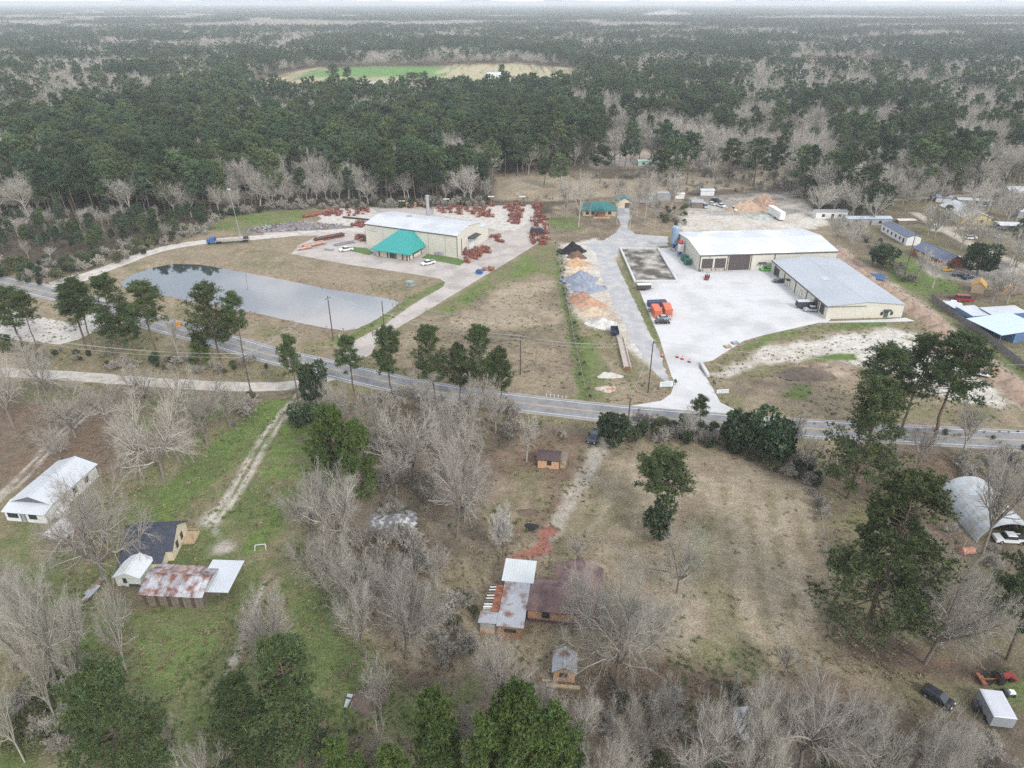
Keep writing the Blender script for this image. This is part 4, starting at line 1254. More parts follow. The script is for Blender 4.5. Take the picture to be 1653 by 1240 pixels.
for v_ in (2.2, 4.6):
    opening(dh, (0, 0), (0, 1), (1, 0), v_, 1.1, .8, 1.2, 'window')
MB().box(.05, 2.4, 4.2, 7.6, .1, .5).build('porch_deck', m_plank, dh)
for a in (4.4, 7.4):
    MB().box(2.2, 2.35, a, a + .15, .5, 2.5).build('porch_post', m_plank, dh)
MB().box(.05, 2.35, 7.45, 7.58, .95, 1.05).box(2.22, 2.34, 4.3, 7.4, .95, 1.05).build('porch_rail', m_plank, dh)
house('shed', 'pale green gabled shed between the bare tree and the rusty barn', 'shed', at(190, 946), R(-3), 4.4, 4.6, 2.2, .95, 'y', M('pale_green_siding', (.56, .60, .55), .8, .12, .8, stain=((.40, .44, .40), .4, 1.5)), M('pale_tin', (.62, .65, .66), .5, .1, .5), [('f', 1.4, .9, .5, .9, 'window'), ('f', 2.3, .0, 1.8, .5, 'opening')], .3)
rb_ = empty('barn', 'rust streaked old barn with sagging metal roof', 'barn', at(234, 977), R(-4))
L, W, ev = 10.4, 6.6, 2.9
MB().prism([(0, 0), (W, 0), (W, ev), (W / 2, ev + 1.15), (0, ev)], 0, L, axis='x').build('wall', m_wood, rb_)
for k in range(15):
    MB().box(.12 + k * .69, .12 + k * .69 + .6, -.06, -.005, 0, ev - .12 - (.2 if k % 4 == 1 else 0)).build('board', m_wood if k % 3 else M('dark_board', (.10, .075, .06), .95, .3, 1), rb_)
m_rs = [M('rust_roof_%d' % i, c_, .75, .3, .7, stain=(s_, .6, .8), ribs=('X', .3)) for i, (c_, s_) in enumerate([((.40, .41, .44), (.24, .12, .09)), ((.33, .32, .34), (.18, .09, .07)), ((.30, .15, .11), (.42, .38, .37)), ((.46, .47, .50), (.26, .15, .12))])]
rf = MB().box(-.1, L + .1, W / 2 - .12, W / 2 + .12, ev + 1.26, ev + 1.33).build('roof', m_rs[1], rb_)
sl = 1.15 / (W / 2)
for k in range(12):
    for side in (0, 1):
        xa = -.35 + k * .93
        dz = rnd.uniform(0, .04)
        y0, y1 = (-.45 - rnd.uniform(0, .12), W / 2) if side == 0 else (W + .4, W / 2)
        z0, z1 = ev - .45 * sl + .03 + dz, ev + 1.18 + dz
        MB().hexa([(xa, y0, z0), (xa + .90, y0, z0), (xa + .90, y1, z1), (xa, y1, z1)], [(xa, y0, z0 + .03), (xa + .90, y0, z0 + .03), (xa + .90, y1, z1 + .03), (xa, y1, z1 + .03)]).build('roof_sheet', m_rs[(rnd.choice((0, 0, 3, 1)) if side == 0 else rnd.choice((2, 2, 0, 1)))], rf)
c0, c1, c2 = at(314, 954, 3.0), at(368, 956, 3.0), at(351, 904, 3.2)
cpn = empty('open_shed', 'open sided shed with bright tin roof right of the rusty barn', 'shed', c0, math.atan2(c1[1] - c0[1], c1[0] - c0[0]))
Lc = math.dist(c0, c1); Wc = math.dist(c0, c2)
mono(cpn, .3, Lc - .3, .3, Wc - .3, 2.8, 3.1, m_wood, m_tin, .3, .08, True)
walls(cpn, .8, 3.0, 2.0, 4.5, 1.4, m_wood, 'feed_rack')
for k, (a, b_) in enumerate((((140, 962), (168, 935)), ((136, 972), (160, 948)))):
    p0, p1 = at(*a), at(*b_)
    tag(MB().bar((*p0, .3 + k * .01), (*p1, .5), 1.0, .08).build('metal_sheet', m_tino), 'long grey metal sheet lying by the pale green shed, %s' % ('upper one' if k == 0 else 'lower one'), 'metal sheet', 'metal sheets by the shed')
# arched shed at the right edge
qs = empty('arched_shed', 'arched pale metal shed hung with bare branches at the right edge', 'shed', at(1577, 876), R(-1))
b_ = MB()
nseg = 16
Wq, Hq, Lq = 10.6, 4.5, 15.0
arc = [(Wq / 2 - Wq / 2 * math.cos(math.pi * k / nseg), Hq * math.sin(math.pi * k / nseg)) for k in range(nseg + 1)]
for j in range(6):
    seg = MB()
    y0, y1 = j * Lq / 6 + .03, (j + 1) * Lq / 6 - .03
    for k in range(nseg):
        (xa, za), (xb, zb) = arc[k], arc[k + 1]
        o2 = .12
        xa2, za2 = Wq / 2 + (xa - Wq / 2) * 1.03, za * 1.03 + .02; xb2, zb2 = Wq / 2 + (xb - Wq / 2) * 1.03, zb * 1.03 + .02
        seg.hexa([(xa, y0, za), (xb, y0, zb), (xb, y1, zb), (xa, y1, za)], [(xa2, y0, za2), (xb2, y0, zb2), (xb2, y1, zb2), (xa2, y1, za2)])
    seg.build('arch_panel', M('arched_tin', (.44, .47, .49), .5, .12, .5, stain=((.34, .33, .30), .45, .4)), qs)
MB().prism([(x * .96 + .2, z * .96) for x, z in arc], Lq - .5, Lq - .35).build('back_wall', m_tino, qs)
MB().box(1.5, 3.0, 2.0, 6.0, 0, 1.2).build('stored_crate', m_wood, qs)
mono(empty('shed', 'low shed with grey streaked roof sunk in the bottom thicket', 'shed', at(1195, 1208), R(4)), 0, 2.9, 0, 4.6, 1.9, 2.1, m_wood, M('streaked_roof', (.46, .48, .51), .6, .15, .8, stain=((.26, .23, .21), .5, 1)), .15, .07)

# teal roofed house beyond the gravel drive
tq = empty('house', 'bungalow with dark teal hip roof and timber porch at the end of the gravel drive', 'house', at(941, 349), R(0))
walls(tq, 0, 15.6, 0, 9.0, 2.8, m_tanpl); hip(tq, 0, 15.6, 0, 9.0, 2.8, 2.9, m_tealh, .7)
walls(tq, 6.6, 10.4, -2.4, -.02, 2.4, m_brick, 'porch_wall')
MB().prism([(5.9, 2.5), (11.1, 2.5), (8.5, 4.3)], -3.0, 2.4).build('porch_roof', m_tealh, tq)
MB().box(4.6, 12.4, -4.6, -2.45, .02, .4).build('porch_deck', m_plank, tq)
for u in (1.4, 4.0, 12.0):
    opening(tq, (0, 0), (1, 0), (0, -1), u, .9, 1.3, 1.2, 'window')
gq = house('garage', 'cream garage with brown gable joined behind the teal roofed bungalow', 'garage', at(995, 336), R(0), 8.0, 8.0, 3.0, 2.0, 'y', M('garage_cream', (.62, .55, .40), .8, .08, .8), m_tealh, [('f', 4.2, .1, 2.6, 2.3, 'roll_door')], .4)
house('carport', 'low brown roofed carport right of the cream garage', 'carport', at(1022, 335), R(0), 9.0, 6.0, 2.4, .8, 'x', m_wood, M('brown_tin', (.20, .18, .17), .7, .2, .8))

SHEDS = [  # label, px, py, rz, L, W, eave, rise, axis, wall, roof
    ('blue grey small shed, left of the row under the trees behind the bungalow', 1048, 322, 0, 4.2, 3, 2.2, .5, 'x', M('shed_bluegrey', (.35, .42, .5), .7, .1, 1), m_tin),
    ('grey tin shed in the middle of the row behind the bungalow', 1061, 324, 0, 6.6, 5, 3.6, .4, 'x', m_steel, m_steel),
    ('white round ended camper in the row behind the bungalow', 1090, 321, 0, 4.6, 2.6, 2.4, .3, 'x', m_whitep, m_whitep),
    ('white low building at the wood edge above the sand heaps', 1131, 316, 0, 7.0, 3.5, 2.6, .5, 'x', m_wclap, m_tin),
    ('dark open shed at the left end of the parking row', 1116, 336, -8, 5.5, 7, 2.8, .6, 'x', m_wood, m_steel),
    ('white house with tall blue grey gable in the trees, left of two', 1340, 283, -12, 10.5, 9, 5.0, 1.2, 'y', M('pale_blue_wall', (.36, .41, .47), .7, .1, 1), m_whiteroof),
    ('white roofed long house in the trees, right of two', 1412, 277, 0, 15, 10, 3.0, 1.5, 'x', m_wclap, m_whiteroof),
    ('white roofed house hidden behind pines at the far right', 1566, 262, 0, 22, 9, 3.0, 1.2, 'x', m_blue, m_whiteroof),
    ('white roofed house at the right edge behind the yellow one', 1628, 318, -5, 14, 9, 3.0, 1.4, 'x', m_wclap, m_whiteroof),
    ('blue grey shed left behind the yellow house', 1510, 326, -20, 7, 5, 2.4, .8, 'x', m_wclap, M('blue_tin', (.25, .33, .45), .5, .1, 1)),
    ('pale long shed behind the yellow house', 1545, 331, -12, 16, 5, 2.6, .6, 'x', m_steel, M('grey_green_tin', (.42, .45, .43), .6, .15, .6)),
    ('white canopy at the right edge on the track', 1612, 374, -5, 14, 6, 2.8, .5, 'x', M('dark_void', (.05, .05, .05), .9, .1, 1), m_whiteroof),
    ('grey shed by the right edge above the canopy', 1642, 352, -5, 7, 6, 3.0, 1.2, 'x', m_steel, m_tin),
    ('pale mobile home behind the brush, left of two', 1316, 353, 1, 15, 4.2, 3.2, .4, 'x', m_wclap, m_steel),
    ('blue grey mobile home right of the pale one', 1366, 364, 1, 20.5, 4.6, 3.0, .5, 'x', m_steel, M('bluegrey_tin', (.42, .49, .55), .5, .1, .8)),
    ('cream flat trailer roof between the mobile homes and the yellow house', 1450, 362, 3, 8, 3, 1.6, .2, 'x', m_wood, M('cream_tin', (.6, .58, .52), .6, .1, 1)),
    ('far white metal building among leafless trees beyond the right woods', 1122, 156, 0, 30, 10, 6, 1.5, 'x', m_wclap, m_whiteroof),
    ('far white two storey house below the long white building', 1122, 177, 0, 14, 8, 7, 2, 'x', m_wclap, m_whiteroof),
    ('far white barn on the edge of the green meadow', 786, 127, 0, 18, 10, 5, 2, 'x', m_wclap, m_whiteroof),
    ('tiny far white house at the right woods', 1425, 152, 0, 26, 10, 5, 2, 'x', m_wclap, m_whiteroof),
    ('tiny far long white house further right in the woods', 1550, 155, 0, 34, 10, 4, 2, 'x', m_wclap, m_whiteroof),
    ('tan roofed play shed on the lawn below the black cars', 1566, 472, -35, 4.0, 4.6, 2.6, 1.6, 'y', M('tan_shed', (.55, .42, .28), .8, .1, 1), M('ochre_roof', (.52, .30, .08), .7, .1, 1)),
    ('small orange shed behind the bare trees at the right edge', 1620, 472, -10, 3.6, 3.4, 2.0, .3, 'x', M('orange_shed', (.5, .26, .10), .8, .1, 1), M('orange_shed_roof', (.45, .25, .11), .8, .1, 1)),
    ('brown flat roofed hut on the sand of the wood clearing', 1148, 262, 0, 8, 5, 2.6, .6, 'x', m_wood, m_steel),
    ('pale mint long shed behind the bungalow trees', 1030, 268, 4, 14, 5, 2.8, .5, 'x', M('mint', (.5, .6, .53), .7, .1, 1), M('mint_roof', (.45, .62, .55), .7, .1, 1)),
]
for (lb, px, py, rz, L, W, ev, ri, ax, mw_, mr_) in SHEDS:
    ops = []
    if L > 9 and py > 200:
        ops = [('f', L * .2, .9, 1.2, 1.1, 'window'), ('f', L * .5, .1, 1.0, 2.0, 'door'), ('f', L * .72, .9, 1.2, 1.1, 'window')]
    house('house' if 'house' in lb else 'mobile_home' if 'mobile' in lb else 'shed', lb, 'house' if 'house' in lb else 'mobile home' if 'mobile' in lb else 'shed', at(px, py), R(rz), L, W, ev, ri, ax, mw_, mr_, ops, .3)
house('mobile_home', 'long white mobile home with blue grey roof running towards the brick house', 'mobile home', at(1421, 373), R(-88), 21.5, 6.0, 3.4, .9, 'x', m_wclap, m_shing_b,
      [('f', 2 + 3.4 * k, 1.2, .9, 1.0, 'window') for k in range(5)] + [('f', 18.6, .4, .9, 2.0, 'door')], .2)
bh = house('house', 'red brick house with blue grey roof and cars at its gable', 'house', at(1472, 411), R(-80), 18.0, 9.0, 2.9, 2.0, 'x', m_brick, m_shing_b,
           [('f', 2.4, 1.0, 1.2, 1.1, 'window'), ('f', 6.2, .1, 1.0, 2.0, 'door'), ('f', 9.5, 1.0, 1.6, 1.1, 'window'), ('r', 1.2, .1, 2.6, 2.2, 'roll_door')], .5)
MB().box(8.0, 17.8, -.22, -.02, .0, 1.0).build('pale_facing', m_tanpl, bh)
a_, b2_ = at(1518, 331, 3.2), at(1554, 351, 3.2)
yh = house('house', 'yellow house under a broad white metal roof', 'house', a_, math.atan2(b2_[1] - a_[1], b2_[0] - a_[0]), math.dist(a_, b2_), 13.0, 3.2, 2.4, 'x', m_yelw, m_whiteroof,
           [('f', 5, .9, 1.4, 1.2, 'window'), ('f', 12, .1, 1.1, 2.0, 'door'), ('r', 3, .9, 1.4, 1.2, 'window'), ('r', 8, .9, 1.4, 1.2, 'window')], .5)
MB().prism([(8.5, 2.6), (13.5, 2.6), (11.0, 4.2)], -2.6, 4.0).build('porch_roof', m_whiteroof, yh)
for u in (8.8, 13.0):
    MB().box(u, u + .2, -2.3, -2.1, 0, 2.6).build('porch_post', m_whitep, yh)
# blue roofed sheds at the right edge
def quad_shed(label, q, z, open_, mw_, mr_, name='shed', fascia=None):
    P = [at(*p, z) for p in q]        # near-left, near-right, far-right, far-left of the roof
    rz = math.atan2(P[1][1] - P[0][1], P[1][0] - P[0][0])
    e = empty(name, label, 'shed', P[0], rz)
    Lq_, Wq_ = math.dist(P[0], P[1]), math.dist(P[0], P[3])
    mono(e, .2, Lq_ - .2, .2, Wq_ - .2, z - .2, z, mw_, mr_, .2, .1, open_)
    if fascia:
        MB().box(0, Lq_, -.08, -.005, z - 1.5, z - .28).build('fascia', fascia, e)
        MB().box(-.09, -.01, 0, Wq_, z - 1.4, z - .2).build('fascia', fascia, e)
    return e, Lq_, Wq_
quad_shed('white roofed open carport nearest the fence corner', [(1540, 497), (1560, 496), (1543, 484), (1526, 487)], 2.8, True, m_blue, m_tin, 'carport')
quad_shed('flat white roof with blue sides between the carport and the big blue shed', [(1571, 510), (1601, 508), (1586, 493), (1555, 495)], 3.0, True, m_blue, m_tin, 'shed', m_blue)
e_, lq, wq = quad_shed('big blue shed with pale blue roof at the right edge', [(1617, 541), (1690, 530), (1660, 502), (1588, 514)], 3.6, True, m_blue, M('pale_blue_tin', (.50, .60, .68), .45, .06, .4, ribs=('Y', .5)))
walls(e_, lq * .35, lq - .4, .4, wq - .5, 3.3, m_blue, 'wall')
e_, lq, wq = quad_shed('white roofed house joined behind the blue sheds', [(1602, 508), (1660, 504), (1635, 490), (1588, 497)], 3.4, False, m_blue, m_tin, 'house')
e_['category'] = 'house'

# ------------------------------------------------------------------ fences
def fence(label, pts, h, mat, panel=2.4, posts_only=False, rails=None, name='fence', closed=True):
    ln = poly_at(pts)
    e = empty(name, label, 'fence', ln[0])
    ox, oy = ln[0]
    for (ax, ay), (bx, by) in zip(ln[:-1], ln[1:]):
        n = max(1, round(math.dist((ax, ay), (bx, by)) / panel))
        for k in range(n):
            p = (ax + (bx - ax) * k / n - ox, ay + (by - ay) * k / n - oy); q = (ax + (bx - ax) * (k + 1) / n - ox, ay + (by - ay) * (k + 1) / n - oy)
            MB().box(p[0] - .06, p[0] + .06, p[1] - .06, p[1] + .06, -.05, h + .1).build('post', mat, e)
            if posts_only:
                for z in rails or ():
                    MB().bar((*p, z), (*q, z), .05, .05).build('wire', m_steel, e)
            else:
                d = (Vector((*q, 0)) - Vector((*p, 0))).normalized() * .08
                MB().bar((p[0] + d.x, p[1] + d.y, h / 2 + .04), (q[0] - d.x, q[1] - d.y, h / 2 + .04), .05, h - .05).build('fence_panel', mat, e)
    return e


fence('grey plank fence between the trench and the blue roofed sheds', [(1504, 483), (1528, 503), (1590, 545), (1653, 596), (1700, 632)], 1.9, M('grey_fence_wood', (.17, .165, .165), .9, .25, 1.5))
fence('dark fence of posts behind the pond drive, left of the factory gate', [(634, 497), (640, 492), (652, 492), (662, 492)], 1.6, m_wood, 2.2, True, (.6, 1.2))
fence('dark post fence right of the factory gate', [(688, 503), (700, 506), (730, 510), (800, 520), (815, 524)], 1.4, m_wood, 3.2, True, (.5, 1.0))
fence('low white bridge rail beside the highway culvert', [(882, 640), (920, 645)], .8, m_whitep, 1.1, True, (.7,))
fence('wire fence along the ditch of the paddock', [(912, 470), (925, 540), (945, 632)], 1.1, m_wood, 6, True, (.9,))
fence('wire fence at the edge of the dry field by the largest pine', [(1322, 800), (1326, 840), (1334, 900), (1340, 960)], 1.1, m_wood, 5, True, (.9,))
fence('broken rail fence on the right verge', [(1600, 645), (1618, 648), (1640, 652)], 1.1, m_dkmet, 2.0, True, (.8,))
fence('weathered fence below the brick house lawn', [(1505, 478), (1560, 484), (1600, 478), (1653, 474)], 1.4, m_wood, 2.6)

# ------------------------------------------------------------------ stockpiles
def heap(label, px, py, rx, ry, h, mat, seed, rz=0, name='stockpile', bumps=3, group=None, cat='heap'):
    g = np.random.default_rng(seed)
    nr, na = 14, 40
    pk = [(0, 0, 1.0)] + [(g.uniform(-.45, .45), g.uniform(-.4, .4), g.uniform(.55, .9)) for _ in range(bumps)]
    V = [(0, 0, 0)]
    rr_ = np.linspace(.0, 1, nr + 1)[1:]
    out = []
    wob = 1 + .14 * np.sin(np.arange(na) / na * 6.283 * 3 + g.uniform(0, 6)) + g.normal(size=na) * .035
    for r in rr_:
        for k in range(na):
            a = 2 * math.pi * k / na
            out.append((r * math.cos(a) * wob[k], r * math.sin(a) * wob[k], r))
    out = [(0, 0, 0)] + out
    V = []
    for x, y, r in out:
        z = max(p[2] - 1.25 * math.hypot(x - p[0], y - p[1]) for p in pk)
        z = max(z, .12 * (1 - r)) + g.normal() * .018
        z = max(0, z) * min(1, (1 - r) * 6)
        V.append((x * rx * 1.15, y * ry * 1.2, z * h * 1.45 - (.1 if r >= .999 else 0)))
    F3 = [(0, 1 + k, 1 + (k + 1) % na, 1 + (k + 1) % na) for k in range(na)]
    F = []
    for i in range(nr - 1):
        for k in range(na):
            k2 = (k + 1) % na
            F.append((1 + i * na + k, 1 + (i + 1) * na + k, 1 + (i + 1) * na + k2, 1 + i * na + k2))
    me = bpy.data.meshes.new(name)
    me.from_pydata(V, [], [f[:3] for f in F3] + F)
    me.materials.append(mat)
    me.polygons.foreach_set('use_smooth', [True] * len(me.polygons))
    x, y = at(px, py)
    return tag(link(name, me, None, (x, y, 0), (0, 0, R(rz))), label, cat, group)


def pm(n, c, s=None):
    return M('pile_' + n, c, .95, .25, 1.5, bump=.12, stain=(s or tuple(q * .7 for q in c), .5, .8))


HEAPS = [
    ('black heap of mulch at the top of the stockpile row', 924, 406, 5.2, 4.0, 3.0, pm('black', (.022, .02, .022)), 1),
    ('dark brown heap just below the black one', 932, 415, 3.6, 2.8, 2.0, pm('brown', (.17, .105, .08)), 2),
    ('orange tan sand heap below the brown one', 931, 426, 5.0, 3.4, 1.9, pm('tan', (.48, .32, .19)), 3),
    ('pale cream heap below the orange tan one', 933, 437, 4.6, 2.6, 1.2, pm('cream', (.56, .45, .34)), 4),
    ('blue grey gravel heap, upper of the wide pair', 937, 453, 6.2, 4.8, 2.8, pm('gravel1', (.25, .28, .345)), 5),
    ('blue grey gravel heap, lower of the wide pair', 947, 466, 6.4, 4.4, 2.4, pm('gravel2', (.27, .30, .36)), 6),
    ('reddish brown sand heap below the gravel', 940, 484, 4.4, 3.6, 2.2, pm('redbrown', (.36, .21, .15)), 7),
    ('salmon sand heap beside the reddish brown one', 952, 492, 5.0, 3.4, 2.0, pm('salmon', (.46, .29, .20)), 8),
    ('beige sand heap above the white one', 955, 505, 4.8, 3.2, 1.5, pm('beige', (.52, .42, .31)), 9),
    ('white crushed stone heap beside the tipper trailer', 972, 524, 4.6, 3.2, 1.7, pm('white', (.58, .57, .54)), 10),
    ('tan soil mound behind the parking row, left of two', 1205, 338, 9, 6, 3.6, pm('soil', (.42, .31, .23)), 11),
    ('reddish soil mound behind the parking row, right of two', 1230, 334, 9, 6, 4.6, pm('soil2', (.30, .19, .14), (.45, .34, .25)), 12),
    ('grey green crushed heap beside the white lorry trailer', 1228, 352, 7, 4, 1.2, pm('greygreen', (.40, .42, .38)), 13),
    ('brush and soil heap on the dry ground right of the apron', 1300, 605, 7.0, 4.0, 1.6, pm('brushsoil', (.15, .12, .095)), 14),
    ('brush heap on the lawn beside the slim bare tree', 594, 1132, 2.6, 2.2, .9, pm('brushheap', (.15, .115, .095)), 15),
    ('grey ash and junk heap in the middle thicket', 640, 842, 4.2, 3.0, .9, pm('ash', (.17, .165, .165), (.5, .5, .5)), 16),
    ('log and branch heap by the blossoming tree', 852, 828, 2.2, 1.2, .5, pm('logs', (.16, .12, .09)), 17),
    ('black burnt ring on the grass by the drive end', 858, 851, 1.3, 1.1, .35, pm('burnt', (.03, .03, .032)), 18),
    ('broken rubble heap beside the highway verge', 978, 628, 2.6, 1.6, .7, pm('rubble', (.50, .44, .38), (.34, .16, .11)), 19),
    ('pale stone heap at the paddock ditch end', 985, 607, 3.4, 1.4, .8, pm('palestone', (.56, .53, .48)), 20),
]
for h in HEAPS:
    heap(*h)
# spoil bank along the trench
for k in range(17):
    t = k / 16
    px = 1388 + t * 300; py = 440 + t * 235 - 10 * math.sin(t * 3)
    heap('reddish spoil mound on the trench bank, %s from its upper end' % ('first', 'second', 'third', 'fourth', 'fifth', 'sixth', 'seventh', 'eighth', 'ninth', 'tenth', 'eleventh', 'twelfth', 'thirteenth', 'fourteenth', 'fifteenth', 'sixteenth', 'seventeenth')[k], px, py, rnd.uniform(3.0, 4.2), rnd.uniform(3.0, 4.4), rnd.uniform(1.0, 1.8), pm('spoil', (.33, .25, .19), (.25, .165, .125)), 40 + k, rnd.uniform(0, 90), 'spoil_mound', 2, 'spoil mounds along the trench')
tag(MB().bar((*at(1412, 447), 1.3), (*at(1424, 456), 1.1), 4.2, .06).build('blue_tarp', M('blue_tarp', (.06, .11, .24), .6, .3, 1.5)), 'blue tarpaulin spread on the trench bank behind the grey roofed works', 'tarpaulin')

# ------------------------------------------------------------------ factory yard goods
def frame_kind(seed, L=3.0, W=1.6, H=1.3):
    g = random.Random(seed)
    b_ = MB()
    for z in (.15, H):
        for y in (0, W):
            b_.box(0, L, y - .09, y + .09, z - .09, z + .09, g.choice((0, 0, 1)))
    for k in range(4):
        x = k * L / 3
        b_.box(x - .08, x + .08, .0, W, .06, .24, g.choice((0, 1)))
        for y in (0, W):
            b_.box(x - .081, x + .081, y - .081, y + .081, 0, H + g.uniform(0, .5), g.choice((0, 0, 1)))
    for k in range(5):
        x, y, z = g.uniform(.2, L - .8), g.uniform(.1, W - .5), g.uniform(.2, H)
        b_.box(x, x + g.uniform(.4, 1.4), y, y + g.uniform(.2, .6), z, z + g.uniform(.2, .5), g.choice((0, 1, 2, 2, 3, 3)))
    b_.bar((0, 0, .2), (L, W, H), .12, mi=0)
    b_.bar((L, 0, .2), (0, W, H * 1.2), .12, mi=1)
    return b_.mesh('steel_assembly', [m_redp, m_rust, m_steel, m_dkmet])


FK = [frame_kind(500 + i, *d) for i, d in enumerate(((3.0, 1.6, 1.2), (2.4, 2.0, 1.6), (3.8, 1.2, .8), (2.0, 1.8, 2.0), (3.2, 1.8, 1.0)))]


def yard_goods(poly, sx, sy, rz, words, p=.9, zs=1.0):
    q = poly_at(poly)
    qa = np.array(q)
    a, b_ = qa.min(0), qa.max(0)
    x = a[0]
    while x < b_[0]:
        y = a[1]
        while y < b_[1]:
            xx, yy = x + rnd.uniform(-.5, .5), y + rnd.uniform(-.6, .6)
            if sdist(q, np.array([xx]), np.array([yy]))[0] < 0 and rnd.random() < p:
                s_ = rnd.uniform(.62, .98)
                tag(link('steel_assembly', rnd.choice(FK), None, (xx, yy, .02), (0, 0, R(rz + rnd.choice((0, 90)) + rnd.uniform(-12, 12))), (s_, s_, s_ * zs * rnd.uniform(.8, 1.2))),
                    'red painted steel assembly ' + words, 'machinery', 'steel assemblies ' + words)
            y += sy
        x += sx


yard_goods([(817, 332), (842, 331), (844, 362), (818, 362)], 2.13, 1.99, 0, 'in the dense block behind the factory, right of centre')
yard_goods([(771, 333), (792, 332), (794, 352), (772, 353)], 2.21, 2.21, 0, 'in the middle block behind the factory')
yard_goods([(698, 336), (764, 334), (768, 349), (712, 346)], 2.50, 2.65, 0, 'in the wide block behind the factory roof', .75)
yard_goods([(858, 331), (871, 330), (878, 362), (884, 380), (870, 398), (855, 396), (862, 370)], 2.21, 2.36, 0, 'in the long row at the right edge of the yard')
yard_goods([(793, 384), (812, 383), (814, 391), (797, 393)], 2.06, 1.91, -24, 'by the factory annex corner')
yard_goods([(752, 408), (784, 400), (788, 407), (760, 418), (748, 428), (742, 424)], 1.91, 1.91, -24, 'beside the factory gable')
yard_goods([(526, 341), (548, 339), (550, 349), (526, 351)], 2.21, 2.36, 20, 'on the pale gravel left of the factory, leftmost', .9)
yard_goods([(556, 339), (598, 338), (592, 352), (560, 350)], 2.36, 2.94, 20, 'on the pale gravel behind the factory corner', .6)
yard_goods([(566, 361), (588, 359), (588, 368), (566, 369)], 2.06, 2.21, -24, 'close to the factory back corner', .9)
yard_goods([(570, 378), (590, 381), (590, 392), (572, 388)], 2.06, 2.21, -24, 'at the left wall of the factory', .9, .6)
yard_goods([(770, 437), (790, 432), (792, 437), (776, 440)], 1.91, 1.91, -24, 'by the bright blue bin', .9, .6)
# scrap heap
hp = heap('long heap of tangled scrap metal left of the factory yard', 478, 369, 22, 4.6, 2.2, pm('scrap', (.20, .18, .185), (.10, .08, .08)), 30, 9, 'scrap_heap', 6)
b_ = MB()
g = random.Random(5)
for k in range(900):
    t = g.gauss(0, .38); u = g.gauss(0, .42)
    if abs(t) > .95 or abs(u) > .95: continue
    x, y = t * 22, u * 4.6
    z = max(.1, (1 - abs(t) ** 1.5) * (1 - abs(u)) * 2.2 + .2) * g.uniform(.7, 1.15)
    a = g.uniform(0, 3.14)
    l_ = g.uniform(.4, 1.8)
    b_.bar((x, y, z), (x + math.cos(a) * l_, y + math.sin(a) * l_, z + g.uniform(-.3, .5)), g.uniform(.12, .5), g.uniform(.08, .4), g.choice((0, 0, 0, 1, 2, 2, 3)))
sp_ = b_.build('scrap_pieces', [m_steel, m_rust, m_dkmet, M('pale_scrap', (.42, .44, .48), .6, .2, 1)], hp)
sp_['kind'] = 'stuff'


def beam_stack(label, px, py, rz, n, L, mats_, w=.45, rows=2):
    e = empty('beam_stack', label, 'steel beams', at(px, py), R(rz))
    for r in range(rows):
        for k in range(n):
            b_ = MB().box(0, L, k * w * 1.5, k * w * 1.5 + w, .25 + r * .55, .3 + r * .55).box(0, L, k * w * 1.5, k * w * 1.5 + w, .65 + r * .55, .7 + r * .55).box(0, L, k * w * 1.5 + w * .42, k * w * 1.5 + w * .58, .3 + r * .55, .65 + r * .55)
            b_.build('beam', mats_[(k + r) % len(mats_)], e).location.x = rnd.uniform(-.6, .6)
    for x in (1.0, L - 1.0):
        MB().box(x - .12, x + .12, -.3, n * w * 1.5 + .2, .02, .25).build('sleeper', m_wood, e)


beam_stack('long stack of rust brown beams at the front of the yard', 512, 391, 38, 5, 13, [m_rust, m_dkmet, m_rust])
beam_stack('orange primed beams left of the rust brown stack', 493, 401, 38, 4, 9, [m_or2, M('pale_primer', (.55, .5, .45), .7, .2, 1), m_or2])
beam_stack('short orange and white beams at the yard front corner', 483, 405, 36, 3, 6, [m_or2, m_whitep], .4, 1)
beam_stack('rusty beams laid against the wood edge of the yard', 492, 352, 38, 4, 15, [m_rust, m_redp])
beam_stack('long dark rail of beams on the pale gravel left of the factory', 552, 352, -20, 2, 20, [m_dkmet, m_wood], .4, 1)
beam_stack('grey pipes and beams beside the left pickup', 540, 398, 36, 3, 9, [m_steel, m_dkmet], .4, 1)
tag(MB().tube([(*at(525, 403), .5), (*at(538, 405), .5)], .5, 14).build('pipe', m_steel), 'short grey pipe lying in front of the left pickup', 'pipe')
for k, w in enumerate(('left', 'middle', 'right')):
    e = empty('crate', 'orange timber crate at the wood edge behind the factory roof, %s of three' % w, 'crate', at(659 + k * 5, 334), R(-8), 'timber crates at the wood edge')
    MB().box(-.9, .9, -.9, .9, .15, 1.9).build('box', m_or2, e)
    for z in (.3, 1.0, 1.7):
        MB().box(-.97, .97, -.97, -.9, z, z + .14).build('batten', m_plank, e)
    MB().box(-1.0, 1.0, -1.0, 1.0, 1.901, 2.0).build('lid', m_plank, e)
tn = empty('tank', 'red tank at the wood edge behind the factory roof', 'tank', at(690, 335))
MB().tube([(-1.8, 0, 1.4), (1.8, 0, 1.4)], 1.3, 16).build('shell', m_redp, tn)
for x in (-1.2, 1.2):
    MB().box(x - .15, x + .15, -1, 1, 0, .5).build('saddle', m_dkmet, tn)
tag(MB().box(-2.6, 2.6, -1.4, 1.4, .1, 2.2).box(-2.2, 2.2, -1.0, 1.0, 2.2, 2.6).build('machine', M('dark_machine', (.035, .04, .05), .6, .3, 1), None, (*at(866, 378), 0), R(10)), 'black machine among the red assemblies at the right yard edge', 'machine')
tb = empty('transformer_box', 'grey green utility box on the grass between pond and factory drive', 'utility box', at(662, 461), R(-20))
MB().box(-1.4, 1.4, -1.1, 1.1, .0, .18).build('plinth', m_conc2, tb)
